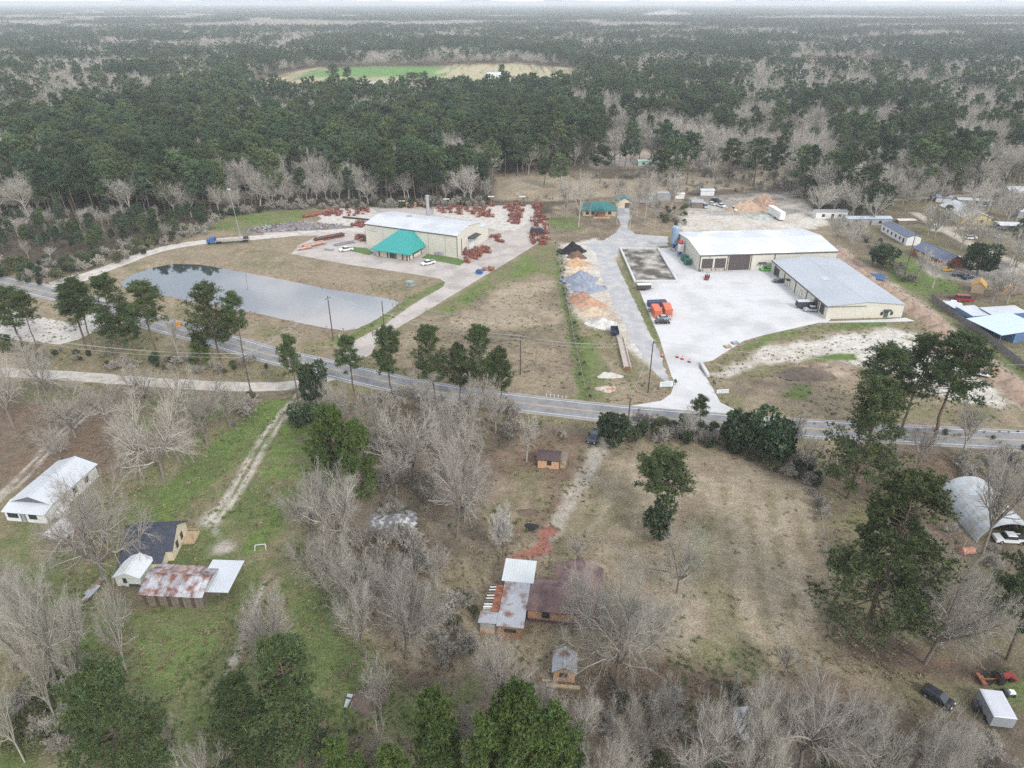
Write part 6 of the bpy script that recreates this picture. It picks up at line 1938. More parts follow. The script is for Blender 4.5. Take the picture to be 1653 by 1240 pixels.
def tree(kind, bx, by, ty, wpx, phrase, var=None, group=None):
    """one tree: base and top seen in the photo, crown width in photo pixels, and the words that single it out"""
    x, y = at(bx, by)
    H = max(1.0, height_of(bx, by, ty))
    R_ = wpx * depth_at(x, y, H * .6) / FPX / 2
    sets = {'pinel': (PL, 'pine_tree', 'pine tree'), 'pine': (PN, 'pine_tree', 'pine tree'), 'young': (PY, 'young_pine', 'pine tree'), 'bare': (BN, 'bare_tree', 'bare tree'), 'dark': (BD, 'bare_tree', 'bare tree'), 'mid': (BM, 'bare_tree', 'bare tree'),
            'ever': (ED, 'evergreen_tree', 'evergreen'), 'olive': (EO, 'shrub', 'shrub'), 'brush': (BS, 'bare_shrub', 'shrub'), 'brushd': (BSD, 'bare_shrub', 'shrub'), 'pinem': (PM, 'pine_tree', 'pine tree')}
    vs_, nm, cat = sets[kind]
    v = vs_[(var if var is not None else rnd.randrange(99)) % len(vs_)]
    return plant(nm, cat, v, x, y, H, R_, phrase, group)


# --- trees one can tell apart, south of the road and along it
TREES = [
    ('pinel', 1368, 805, 618, 120, 'tall dense pine leaning over the highway at right, its trunk beside the dry field', 3),
    ('pinel', 1388, 1035, 780, 180, 'largest spreading pine, right of the striped dry field', 1),
    ('pine', 1455, 692, 546, 75, 'slim dark pine between the big roadside pine and the forked tall pine', 2),
    ('pine', 1497, 725, 545, 105, 'tall pine with long bare trunk in front of the trench', 2),
    ('pine', 1405, 700, 566, 85, 'dark pine crowded behind the tall dense pine at right', 0),
    ('pine', 1625, 1065, 868, 110, 'pine cut by the right picture edge below the arched shed', 1),
    ('pine', 1058, 842, 735, 78, 'left stem of the lone pine pair in the dry field', 2),
    ('pine', 1074, 846, 733, 78, 'right stem of the lone pine pair in the dry field', 2),
    ('ever', 1067, 868, 806, 58, 'round dark evergreen bush under the lone pine pair', 0),
    ('ever', 990, 724, 666, 55, 'dark evergreen beside the pole at the drive entrance', 1),
    ('pine', 1128, 696, 642, 34, 'small twisted pine standing at the highway edge opposite the concrete apron', 2),
    ('ever', 1190, 728, 660, 60, 'dark bushy evergreen at the north edge of the dry field', 1),
    ('ever', 1240, 748, 655, 70, 'larger evergreen right of its twin at the corner of the dry field', 0),
    ('pine', 484, 656, 545, 40, 'slender pine beside the two-track drive mouth', 2),
    ('ever', 512, 655, 578, 44, 'dull grey green cedar right of the two-track drive mouth', 0),
    ('pine', 574, 640, 548, 46, 'pine left of the factory drive mouth by the highway', 4),
    ('pine', 632, 640, 532, 48, 'lighter green pine at the factory drive mouth', 0),
    ('pine', 703, 645, 533, 60, 'round topped pine in front of the tan paddock, leftmost of four', 1),
    ('pine', 742, 646, 560, 42, 'short pine second from left in front of the tan paddock', 3),
    ('pine', 782, 652, 534, 62, 'tallest dark pine in front of the tan paddock', 1),
    ('pine', 808, 652, 566, 42, 'rightmost pine in front of the tan paddock', 3),
    ('pine', 35, 556, 468, 62, 'pine at the far left edge in front of the gravel lot', 0),
    ('pine', 58, 562, 474, 40, 'thin pine second from the left edge by the gravel lot', 2),
    ('pine', 138, 562, 462, 62, 'pine leaning left in front of the gravel lot entrance', 2),
    ('pine', 150, 565, 457, 52, 'straight pine beside the leaning one at the gravel lot entrance', 4),
    ('pine', 195, 578, 454, 66, 'full pine in the roadside clump below the pond corner', 1),
    ('pine', 220, 572, 492, 40, 'low dark pine inside the roadside clump below the pond corner', 3),
    ('pine', 252, 580, 459, 66, 'long trunked pine right end of the clump below the pond corner', 2),
    ('mid', 290, 586, 496, 22, 'dead topped tree beside the orange road sign', 1),
    ('pine', 357, 590, 463, 74, 'broad umbrella pine in front of the pond', 1),
    ('pine', 396, 594, 480, 44, 'narrower pine right of the broad umbrella pine', 4),
    ('young', 327, 590, 540, 30, 'small young pine left of the broad umbrella pine', 0),
    ('young', 548, 792, 666, 72, 'bushy dark pine at the head of the left lawn', 0),
    ('young', 580, 802, 692, 62, 'second bushy pine right behind the first on the left lawn', 1),
    ('young', 530, 782, 700, 46, 'small pine on the lawn side of the bushy pair', 2),
    ('ever', 492, 688, 646, 48, 'low dark bush beside the two-track drive', 0),
    ('pinel', 238, 1290, 1082, 165, 'big pine at the bottom left corner', 3),
    ('pinel', 484, 1240, 1047, 138, 'dark pine at the bottom beside the worn track', 1),
    ('pinel', 412, 1275, 1113, 130, 'lighter pine in front of the dark one at the bottom left', 3),
    ('young', 706, 1275, 1132, 84, 'slim bright green young pine at the bottom centre', 0),
    ('young', 838, 1300, 1115, 105, 'bright young pine left in the bottom centre grove', 1),
    ('young', 893, 1320, 1165, 125, 'broad young pine at the right of the bottom centre grove', 2),
    ('young', 795, 1320, 1172, 95, 'young pine at the left end of the bottom centre grove', 0),
    ('young', 860, 1345, 1190, 110, 'lowest young pine in the bottom centre grove', 1),
    ('young', 560, 1320, 1212, 80, 'young pine tip at the bottom edge left of the white brush', 2),
    ('young', 640, 1325, 1218, 80, 'young pine tip at the bottom edge under the white brush', 0),
    # bare trees
    ('bare', 265, 776, 612, 165, 'great pale spreading bare tree behind the white house', 0),
    ('bare', 168, 936, 752, 190, 'wide bare tree in front of the white house, over the red shed', 3),
    ('dark', 122, 706, 622, 100, 'dark bare tree beside the left two-track', 0),
    ('dark', 100, 750, 684, 62, 'small brown oak behind the white house', 1),
    ('bare', 22, 690, 560, 90, 'bare tree at the left edge above the two-track', 2),
    ('dark', 178, 690, 610, 80, 'grey bare tree by the side lane left of the great pale tree', 2),
    ('dark', 335, 720, 600, 90, 'bare tree at the side lane right of the great pale tree', 0),
    ('dark', 372, 690, 612, 60, 'thin bare tree nearest the lane corner pole', 1),
    ('bare', 507, 882, 738, 105, 'silvery bare tree on the edge of the left lawn', 4),
    ('bare', 562, 905, 752, 115, 'tan budding bare tree in the middle thicket', 2),
    ('bare', 738, 868, 668, 135, 'tall fan shaped bare tree left of the small tan cabin', 1),
    ('dark', 668, 776, 640, 110, 'grey bare tree between the evergreens and the fan shaped tree', 0),
    ('dark', 612, 740, 630, 80, 'bare tree close to the highway behind the big evergreen', 1),
    ('dark', 710, 730, 640, 80, 'bare tree by the highway above the fan shaped tree', 2),
    ('mid', 762, 700, 600, 90, 'pale bare tree by the highway with bushy top', 0),
    ('mid', 800, 700, 612, 60, 'bare tree right of the bushy topped one at the highway', 2),
    ('mid', 690, 668, 600, 60, 'bare roadside tree under the paddock pines', 3),
    ('mid', 850, 745, 655, 46, 'white stemmed bare tree behind the small tan cabin', 1),
    ('bare', 655, 1062, 898, 150, 'huge white branched bare tree left of the tumbledown house', 1),
    ('bare', 570, 990, 880, 110, 'bare tree tangled above the huge white branched one', 3),
    ('dark', 520, 960, 850, 90, 'dark tangled bare tree at the lawn edge', 2),
    ('bare', 443, 1072, 930, 108, 'pale round bare tree beside the worn track', 0),
    ('bare', 812, 1152, 1028, 122, 'white bare tree below the tumbledown house', 4),
    ('mid', 618, 1172, 1040, 56, 'slim bare tree beside the brush heap', 1),
    ('bare', 995, 1104, 908, 205, 'gnarled wide bare tree reaching over the maroon roof', 3),
    ('bare', 1092, 958, 840, 112, 'bare tree in front of the round evergreen bush', 0),
    ('dark', 932, 912, 852, 52, 'small dark bare tree behind the maroon roof', 0),
    ('mid', 706, 950, 870, 52, 'small bare tree left of the white carport roof', 1),
    ('bare', 1492, 1072, 868, 178, 'broad pale green bare tree right of the largest pine', 1),
    ('bare', 1585, 895, 716, 110, 'bare tree standing before the arched shed', 2),
    ('dark', 1478, 765, 680, 50, 'dark bare tree in the leaf litter behind the largest pine', 1),
    ('bare', 1290, 1250, 1062, 185, 'great white bare tree at the bottom right', 1),
    ('bare', 1395, 1290, 1118, 110, 'bare tree right of the great white one at the bottom', 0),
    ('bare', 1205, 1270, 1100, 110, 'bare tree left of the great white one, by the rusty roof', 2),
    ('bare', 1120, 1280, 1120, 120, 'brownish bare tree at the bottom in front of the gnarled one', 4),
    ('bare', 1005, 1240, 1118, 90, 'pale bushy bare tree under the gnarled tree', 0),
    ('bare', 938, 1235, 1108, 86, 'pale bushy bare tree right of the young pine grove', 2),
    ('bare', 980, 1330, 1180, 120, 'bare tree at the bottom edge right of the grove', 3),
    ('bare', 1500, 1330, 1165, 120, 'bare tree at the bottom edge below the junk vehicles', 0),
    ('bare', 1640, 1340, 1185, 100, 'bare tree in the bottom right corner', 2),
    ('dark', 1265, 1090, 1030, 60, 'bare bush tree at the south end of the dry field', 1),
    ('mid', 205, 1088, 938, 84, 'reddish upright bare tree below the pale green gabled shed', 0),
    ('bare', 95, 1115, 925, 110, 'bare tree at the left edge below the white house', 2),
    ('bare', 52, 1090, 940, 90, 'bare tree cut by the left edge above the bottom pine', 0),
    ('bare', 138, 1082, 936, 84, 'bare tree between the left edge trees and the reddish one', 4),
    ('mid', 95, 1170, 1020, 46, 'thin trunked bare tree, left of two by the bottom left pine', 1),
    ('mid', 140, 1150, 1030, 40, 'thin trunked bare tree, right of two by the bottom left pine', 3),
    ('mid', 40, 1230, 1090, 70, 'bare tree low at the left edge', 2),
    ('mid', 286, 1235, 1150, 40, 'silvery sapling between the two bottom left pines', 1),
    ('mid', 345, 1310, 1195, 90, 'white bare sapling clump at the bottom left', 0),
    ('mid', 625, 1260, 1168, 64, 'white brushy sapling at the bottom centre', 2),
    ('mid', 752, 1255, 1138, 66, 'yellowish bare sapling between the young pines', 1),
    ('mid', 528, 1240, 1165, 34, 'brown sapling right of the dark bottom pine', 3),
    ('bare', 545, 958, 838, 100, 'dense bare tree below the tan budding one in the middle thicket', 0),
    ('bare', 590, 1065, 930, 80, 'bare tree leaning left of the huge white branched one', 2),
    ('bare', 700, 1040, 930, 70, 'bare tree right of the huge white branched one', 2),
    ('bare', 740, 745, 630, 100, 'bushy bare tree between the highway and the fan shaped tree', 0),
    ('dark', 640, 800, 690, 90, 'dark bare tree right of the lower evergreen', 0),
    ('bare', 545, 700, 610, 60, 'bare tree beside the dull grey green cedar', 2),
    ('bare', 880, 1190, 1085, 60, 'bare tree just right of the white one below the tumbledown house', 2),
    ('bare', 1060, 1210, 1090, 90, 'bare tree in the bottom thicket below the gnarled one', 1),
    ('bare', 1180, 1225, 1095, 95, 'bare tree left of the streaked low shed', 0),
    ('bare', 1500, 1280, 1140, 100, 'bare tree between the great white one and the wreck', 1),
    ('bare', 1220, 1340, 1195, 130, 'lowest bare tree of the bottom thicket, under the low shed', 0),
    ('bare', 1050, 1050, 950, 110, 'fine bare tree between the gnarled one and the dry field', 4),
    ('bare', 1560, 1010, 900, 100, 'bare tree beside the broad pale green one', 0),
    ('bare', 75, 640, 540, 80, 'bare tree by the side lane at far left', 0),
    ('dark', 230, 660, 590, 80, 'bare tree overhanging the side lane above the great pale tree', 1),
    ('dark', 290, 668, 590, 80, 'bare tree overhanging the side lane, right of the great pale tree', 2),
    ('bare', 20, 1020, 900, 100, 'bare tree at the left edge beside the leaning pole', 1),
    ('bare', 70, 1045, 915, 90, 'bare tree second from the left edge below the leaning pole', 3),
    ('brushd', 400, 672, 632, 46, 'olive brown bush at the lane corner', 0),
    ('dark', 1300, 770, 690, 50, 'bare tree at the north east corner of the dry field', 2),
    ('dark', 1270, 740, 660, 60, 'grey bare tree beside the corner evergreens of the dry field', 1),
    ('bare', 1415, 800, 700, 60, 'bare tree under the tall dense pine', 2),
    ('mid', 1105, 715, 650, 34, 'small bare tree in the roadside hedge opposite the apron', 1),
    ('mid', 914, 352, 278, 36, 'bare tree left of the teal roofed bungalow', 1),
    ('mid', 934, 367, 270, 40, 'tall pale bare tree in front of the bungalow, left', 0),
    ('mid', 995, 361, 280, 34, 'bare tree at the bungalow drive, left side', 3),
    ('mid', 1016, 372, 300, 22, 'bare tree at the bungalow drive, right side', 1),
    ('mid', 1040, 356, 270, 44, 'bare tree in the leaf litter right of the bungalow', 0),
    ('mid', 1028, 350, 285, 30, 'bare tree close right of the bungalow garage', 3),
    ('mid', 1056, 371, 296, 34, 'bare tree nearest the silo', 2),
    ('mid', 1082, 343, 268, 40, 'straight bare tree behind the silo', 1),
    ('mid', 952, 352, 290, 26, 'bare tree before the bungalow porch', 3),
    ('pinem', 1392, 345, 268, 44, 'dark conifer behind the mobile homes', 1),
    ('ever', 1410, 348, 290, 46, 'dense dark evergreen above the blue grey mobile home', 1),
    ('ever', 1577, 445, 388, 50, 'live oak beside the brick house cars', 0),
    ('ever', 1424, 432, 392, 44, 'round evergreen by the trench and the long mobile home', 1),
    ('mid', 1460, 340, 292, 60, 'tan bare tree above the long mobile home', 2),
    ('mid', 1508, 384, 330, 60, 'yellowish bare tree before the yellow house', 2),
    ('mid', 1550, 405, 345, 40, 'bare tree on the track below the yellow house', 0),
    ('mid', 1480, 450, 395, 34, 'thin bare tree on the brick house lawn, left', 1),
    ('mid', 1505, 465, 415, 40, 'thin bare tree on the brick house lawn, right', 3),
    ('mid', 1605, 430, 370, 40, 'bare tree right of the live oak', 0),
    ('mid', 1625, 490, 425, 60, 'bare tree behind the blue roofed sheds', 2),
    ('mid', 1600, 490, 430, 46, 'bare tree beside the play shed', 1),
    ('pinem', 1636, 425, 345, 30, 'pine on the right edge by the track', 2),
    ('mid', 1590, 350, 285, 40, 'bare tree behind the gable of the yellow house', 0),
    ('mid', 1350, 395, 340, 50, 'bare tree at the back corner of the white roofed works', 2),
    ('mid', 1372, 410, 350, 44, 'bare tree behind the grey roofed works', 0),
    ('mid', 1320, 350, 295, 60, 'pale bare tree over the left mobile home', 2),
    ('mid', 1345, 345, 285, 50, 'bare tree between the two mobile homes', 1),
    ('pinem', 541, 146, 106, 20, 'tall dark conifer at the near edge of the green meadow, left of a pair', 1),
    ('pinem', 563, 144, 111, 17, 'dark conifer at the near edge of the green meadow, right of a pair', 0),
    ('pinem', 668, 146, 118, 26, 'broad pine at the near edge of the green meadow, left', 1),
    ('pinem', 684, 144, 117, 18, 'pine at the near edge of the green meadow, right', 2),
    ('pinem', 810, 132, 106, 12, 'small conifer beside the far white barn', 0),
    ('pinem', 1085, 302, 226, 42, 'dark pine left of two behind the row of small sheds', 1),
    ('pinem', 1108, 297, 220, 38, 'dark pine right of two behind the row of small sheds', 0),
    ('pinem', 1176, 293, 228, 40, 'dark pine above the parking row', 3),
    ('pinem', 1216, 301, 228, 44, 'broad dark pine above the soil mounds', 1),
    ('pinem', 1248, 305, 236, 36, 'dark pine right of the broad one above the soil mounds', 2),
    ('pinem', 1290, 318, 240, 44, 'dark pine above the white lorry trailer', 1),
    ('pinem', 1062, 300, 246, 34, 'short pine behind the straight bare tree', 3),
    ('pinem', 968, 296, 240, 36, 'pine behind the teal roofed bungalow ridge', 0),
    ('pinem', 905, 306, 252, 34, 'light green pine on the tan back field, right', 1),
    ('pinem', 878, 300, 258, 26, 'small pine on the tan back field, left', 3),
    ('pinem', 1332, 322, 250, 40, 'pine left of the blue grey gabled house', 1),
    ('pinem', 1480, 318, 232, 56, 'broad pine right of the white roofed long house', 1),
    ('pinem', 1512, 312, 228, 50, 'tall pine behind the blue grey shed', 3),
    ('pinem', 1536, 310, 246, 40, 'pine behind the pale long shed', 1),
    ('bare', 948, 1040, 900, 120, 'spreading bare tree against the front of the maroon roofed house', 0),
    ('mid', 1552, 738, 640, 62, 'pale white limbed sycamore near the highway at right', 1),
]
for t in TREES:
    tree(*t[:6], var=t[6])
# white blossom pear
v = bare_tree('pear', 200, 10, .75, 2, (m_bark, m_bloss), 5, .10, .12)
x_, y_ = at(812, 900)
plant('flowering_tree', 'flowering tree', v, x_, y_, height_of(812, 900, 808), 2.4, 'white blossoming tree beside the red soil of the drive end')


# ================================================================== WOODS
def scatter(name, label, cat, pts, rot, scl, idx, sources):
    """uncountable growth: one object, its plants set out on points by geometry nodes"""
    c = bpy.data.collections.new(name + '_kinds')
    for i, me in enumerate(sources):
        c.objects.link(bpy.data.objects.new('%s_kind_%02d' % (name, i), me))
    me = bpy.data.meshes.new(name)
    n = len(pts)
    me.vertices.add(n)
    me.vertices.foreach_set('co', np.asarray(pts, np.float32).ravel())
    for nm, typ, key, val in (('rot', 'FLOAT', 'value', rot), ('scl', 'FLOAT_VECTOR', 'vector', scl), ('idx', 'INT', 'value', idx)):
        a = me.attributes.new(nm, typ, 'POINT')
        a.data.foreach_set(key, np.asarray(val, np.int32 if typ == 'INT' else np.float32).ravel())
    o = link(name, me)
    ng = bpy.data.node_groups.new(name, 'GeometryNodeTree')
    ng.interface.new_socket('Geometry', in_out='INPUT', socket_type='NodeSocketGeometry')
    ng.interface.new_socket('Geometry', in_out='OUTPUT', socket_type='NodeSocketGeometry')
    N, L = ng.nodes, ng.links
    gi = N.new('NodeGroupInput'); go = N.new('NodeGroupOutput')
    iop = N.new('GeometryNodeInstanceOnPoints')
    ci = N.new('GeometryNodeCollectionInfo'); ci.inputs['Collection'].default_value = c
    ci.inputs['Separate Children'].default_value = True; ci.inputs['Reset Children'].default_value = True
    def attr(nm, typ):
        q = N.new('GeometryNodeInputNamedAttribute'); q.data_type = typ; q.inputs['Name'].default_value = nm
        return q.outputs['Attribute']
    cx = N.new('ShaderNodeCombineXYZ')
    L.new(attr('rot', 'FLOAT'), cx.inputs['Z'])
    L.new(gi.outputs[0], iop.inputs['Points'])
    L.new(ci.outputs[0], iop.inputs['Instance'])
    iop.inputs['Pick Instance'].default_value = True
    L.new(attr('idx', 'INT'), iop.inputs['Instance Index'])
    L.new(cx.outputs[0], iop.inputs['Rotation'])
    L.new(attr('scl', 'FLOAT_VECTOR'), iop.inputs['Scale'])
    L.new(iop.outputs[0], go.inputs[0])
    md = o.modifiers.new('grow', 'NODES')
    md.node_group = ng
    return tag(o, label, cat, kind='stuff')


def inpoly(poly, x, y):
    return sdist(poly, x, y) < 0


EDGE = [(-2500, 560), (-300, 455), (0, 434), (60, 441), (100, 447), (160, 424), (250, 396), (330, 372), (345, 352), (430, 338), (520, 333), (600, 331), (700, 330), (790, 330), (797, 287), (860, 284),
        (880, 272), (960, 268), (1060, 285), (1180, 300), (1285, 305), (1310, 335), (1400, 340), (1500, 335), (1560, 318), (1653, 300), (1900, 300), (3000, 300)]
OPEN = [  # photo outlines of the open ground in the woods
    [(385, 163), (425, 128), (500, 110), (720, 105.5), (830, 103), (925, 110), (940, 135), (915, 158), (640, 170), (520, 170)],
    [(1205, 108), (1300, 97), (1420, 100), (1540, 104), (1420, 116), (1250, 116)],
    [(1285, 71), (1400, 63), (1560, 60), (1620, 65), (1480, 74), (1330, 75)],
    [(290, 84), (420, 72), (440, 80), (330, 88)], [(95, 36), (260, 31), (270, 36), (120, 39)], [(1090, 124), (1180, 118), (1260, 124), (1120, 134)],
    [(960, 258), (970, 244), (1060, 243), (1180, 238), (1330, 232), (1342, 246), (1200, 252), (1060, 259)],
    [(1325, 290), (1335, 262), (1385, 262), (1380, 290)], [(1400, 282), (1405, 264), (1465, 264), (1465, 284)], [(1555, 268), (1560, 250), (1640, 250), (1640, 268)], [(1500, 335), (1510, 315), (1600, 315), (1600, 335)], [(1610, 325), (1620, 300), (1700, 300), (1700, 325)], [(880, 300), (890, 274), (1060, 280), (1060, 300)], [(1130, 186), (1200, 178), (1210, 190), (1140, 196)],
]


def woods(y0, y1, step, margin):
    n_y = int((y1 - y0) / step)
    out = []
    for j in range(n_y):
        y = y0 + j * step
        w = .76 * y + margin
        xx = np.arange(-w, w, step)
        out.append(np.stack([xx, np.full_like(xx, y)], 1))
    p = np.concatenate(out)
    p += rng.uniform(-.46, .46, p.shape) * step
    x, y = p[:, 0], p[:, 1]
    px, py = to_px(x, y)
    lim = np.interp(px, [e[0] for e in EDGE], [e[1] for e in EDGE])
    keep = py < lim
    for poly in OPEN:
        keep &= ~inpoly(poly, px, py)
    return p[keep], px[keep], py[keep]


def is_pine(x, y, px, py):
    n = fbm(x, y, 95, 4) * .58 + fbm(x + 900, y, 32, 3) * .42
    bias = np.full(x.shape, .515)
    # pine plantation in the left and middle, leafless bottomland to the right and far left
    core = inpoly([(-400, 460), (0, 300), (60, 240), (330, 150), (480, 160), (800, 170), (900, 185), (900, 290), (800, 335), (300, 390)], px, py)
    bias = np.where(core, .44, bias)
    bias = np.where(inpoly([(860, 300), (900, 175), (1240, 170), (1290, 300)], px, py), .515, bias)
    bias = np.where(inpoly([(1180, 330), (1190, 120), (3000, 110), (3000, 400)], px, py), .62, bias)
    bias = np.where(inpoly([(1330, 262), (1340, 180), (1500, 160), (1560, 230), (1480, 300)], px, py), .485, bias)
    bias = np.where(inpoly([(-600, 200), (-600, 90), (150, 95), (260, 120), (100, 190)], px, py), .55, bias)
    bias = np.where(inpoly([(330, 380), (345, 305), (420, 255), (620, 215), (740, 190), (970, 195), (965, 280), (800, 295), (800, 340), (500, 340)], px, py), .36, bias)
    bias = np.where((py < 100) & (py > 45), .548, bias)
    n = n + (fbm(x, y + 500, 16, 2) - .5) * .16
    k = n + rng.normal(size=x.shape) * .03 > bias
    flip = rng.random(x.shape)
    return np.where(k, flip > np.where(y < 1050, .12, .03), flip < np.where(y < 1050, .07, .02))


P1_, px1, py1 = woods(275, 560, 6.2, 60)
P2_, px2, py2 = woods(560, 1050, 7.8, 90)
P3_, px3, py3 = woods(1050, 2700, 12.0, 150)
pine1 = is_pine(P1_[:, 0], P1_[:, 1], px1, py1)
pine2 = is_pine(P2_[:, 0], P2_[:, 1], px2, py2)
pine3 = is_pine(P3_[:, 0], P3_[:, 1], px3, py3)
# leafless fringe along the near edge of the pine woods
lim1 = np.interp(px1, [e[0] for e in EDGE], [e[1] for e in EDGE])
fringe = (lim1 - py1 < 9) & (px1 > 300) & (px1 < 800) & (rng.random(len(px1)) < .62)
pine1 &= ~fringe
thin_r = (px1 > 880) & (rng.random(len(px1)) < np.where((px1 < 1290) & (py1 > 272), .84, np.where(py1 > 262, .40, .30)))      # open woodland on the right
pine_pts, bare_pts = [], []
for P_, pn_, drop in ((P1_, pine1, thin_r), (P2_, pine2, np.zeros(len(P2_), bool))):
    for (x, y), k, dr in zip(P_, pn_, drop):
        if not dr:
            (pine_pts if k else bare_pts).append((x, y))


PLACES = [(0, 'at the left picture edge'), (60, 'above the highway at far left'), (110, 'above the pale drive mouth'), (170, 'left of the tip of the pond'), (230, 'behind the left tip of the pond'), (300, 'behind the left half of the pond drive'),
          (345, 'just left of the light mast'), (400, 'behind the light mast'), (450, 'above the left end of the scrap heap'), (500, 'above the right end of the scrap heap'), (550, 'above the leftmost red assemblies'), (610, 'above the left corner of the factory'),
          (660, 'behind the factory ridge'), (700, 'behind the exhaust stack'), (750, 'above the wide yard block'), (800, 'above the middle yard block'), (860, 'above the tan back field'), (920, 'above the left trees of the bungalow'), (1000, 'behind the bungalow'),
          (1060, 'by the mint shed'), (1120, 'behind the row of small sheds'), (1190, 'above the parking row'), (1260, 'above the soil mounds'), (1310, 'above the white lorry trailer'), (1370, 'beside the blue grey gabled house'), (1430, 'above the blue grey mobile home'),
          (1490, 'around the white roofed long house'), (1540, 'left behind the yellow house'), (1600, 'right behind the yellow house'), (9999, 'at the right picture edge')]


def side_words(px):
    return next(w for lim_, w in PLACES if px < lim_)


for kind, pts_, vs_, Hs, base_label, N_IND in (('pine', pine_pts, PM, (15, 27), 'pine', 215), ('bare', bare_pts, BM, (12, 22), 'leafless tree', 125)):
    pts_.sort(key=lambda p: math.hypot(p[0], p[1]))
    inview = [p for p in pts_ if -40 < to_px(*p)[0] < 1690]
    first = set(inview[:N_IND])
    for x, y in inview[:N_IND]:
        px, py = to_px(x, y)
        w = side_words(px)
        h = rnd.uniform(*Hs)
        if kind == 'bare' and 300 < px < 800: h *= rnd.uniform(.6, 1.0)
        if px < 345 and py > 352: h *= .40 if kind == 'pine' else .42     # young growth by the drive
        v = rnd.choice(vs_)
        plant('pine_tree' if kind == 'pine' else 'bare_tree', 'pine tree' if kind == 'pine' else 'bare tree', v, x, y, h, None, '%s %s in the %s wood %s' % ('tall' if h > (Hs[0] + Hs[1]) * .54 else 'short' if h < Hs[0] * .95 else 'middling', base_label, 'front' if np.interp(px, [e[0] for e in EDGE], [e[1] for e in EDGE]) - py < 7 else 'inner', w), 'wood edge trees ' + w, parts=False)
    rest = [p for p in pts_ if p not in first]
    rest = np.array(rest)
    n = len(rest)
    h = rng.uniform(*Hs, n)
    px, py = to_px(rest[:, 0], rest[:, 1])
    h = np.where((px < 345) & (py > 352), h * .40, h)
    far_ = rest[:, 1] > 620
    src = [one_mesh(v) for v in vs_] + [one_mesh(v) for v in (PF if kind == 'pine' else BF)]
    ix = np.where(far_, rng.integers(len(vs_), len(src), n), rng.integers(0, len(vs_), n))
    hv = vs_[0]['H']
    s_ = h / hv
    w_ = s_ * rng.uniform(.85, 1.2, n)
    scatter('pine_wood' if kind == 'pine' else 'leafless_wood', 'dark green pine wood stretching behind the clearings' if kind == 'pine' else 'grey leafless woodland between and beyond the pines',
            'wood', np.c_[rest, np.zeros(n)], rng.uniform(0, 6.28, n), np.c_[w_, w_, s_], ix, src)
# middle far: clumps of simple trees
def clump(name, seed, srcs, n, rad, hs):
    g = np.random.default_rng(seed)
    V, F, T, MI, o = [], [], [], [], 0
    for k in range(n):
        v = srcs[g.integers(len(srcs))]
        raw = v['raw']
        s_ = g.uniform(*hs) / v['H']; a = g.uniform(0, 6.28); r = rad * math.sqrt(g.random()); b_ = g.uniform(0, 6.28)
        cv = raw[2] * np.array([s_ * 1.15, s_ * 1.15, s_])
        ca, sa = math.cos(a), math.sin(a)
        cv = np.c_[cv[:, 0] * ca - cv[:, 1] * sa + r * math.cos(b_), cv[:, 0] * sa + cv[:, 1] * ca + r * math.sin(b_), cv[:, 2]]
        V.append(cv); F.append(raw[3] + o); o += len(cv)
        T.append(raw[4] if len(raw) > 4 else np.ones((len(cv), 3)))
    return mesh_np(name, np.concatenate(V), np.concatenate(F), [srcs[0]['crown'].materials[0]], tint=np.concatenate(T))


PFX = [pine_tree('pine_vfar_%d' % i, 230 + i, 24, 4.8, .35, 0, (m_pbark, m_need_f), .5) for i in range(3)]
pc = [clump('pine_clump_%d' % i, 300 + i, PFX, 3, 8, (17, 25)) for i in range(3)]
bc = [clump('bare_clump_%d' % i, 310 + i, BF, 3, 8, (13, 19)) for i in range(3)]
for kind, mask, src in (('pine', pine3, pc), ('leafless', ~pine3, bc)):
    p = P3_[mask]; n = len(p)
    s_ = rng.uniform(.8, 1.15, n)
    scatter(kind + '_wood_far', ('dark pine woods far behind the green meadow' if kind == 'pine' else 'pale leafless woods far behind the green meadow'), 'wood', np.c_[p, np.zeros(n)], rng.uniform(0, 6.28, n), np.c_[s_, s_, s_], rng.integers(0, 3, n), src)
# far: whole stands, to the horizon
pc4 = [clump('pine_stand_%d' % i, 320 + i, PFX, 26, 34, (16, 24)) for i in range(2)]
bc4 = [clump('bare_stand_%d' % i, 330 + i, BF, 26, 34, (13, 19)) for i in range(2)]
pts, n_y = [], 0
y = 2650.0
while y < 15000:
    st = 46 + (y - 2650) * .010
    w = .80 * y + 300
    xx = np.arange(-w, w, st)
    pts.append(np.stack([xx + rng.uniform(-.4, .4, len(xx)) * st, y + rng.uniform(-.4, .4, len(xx)) * st, np.full_like(xx, st / 46)], 1))
    y += st
P4_ = np.concatenate(pts)
px4, py4 = to_px(P4_[:, 0], P4_[:, 1])
k4 = np.ones(len(P4_), bool)
for poly in OPEN:
    k4 &= ~inpoly(poly, px4, py4)
k4 &= fbm(P4_[:, 0], P4_[:, 1], 700, 3) > .22
P4_ = P4_[k4]
n = len(P4_)
pn4 = fbm(P4_[:, 0], P4_[:, 1], 480, 4) > .47
ix = np.where(pn4, rng.integers(0, 2, n), rng.integers(2, 4, n))
s_ = P4_[:, 2]
scatter('distant_woods', 'hazy mixed woods running out to the horizon', 'wood', np.c_[P4_[:, :2], np.zeros(n)], rng.uniform(0, 6.28, n), np.c_[s_, s_, np.minimum(s_, 1.15)], ix, pc4 + bc4)
print('WOODS', len(pine_pts), len(bare_pts), len(P3_), n)

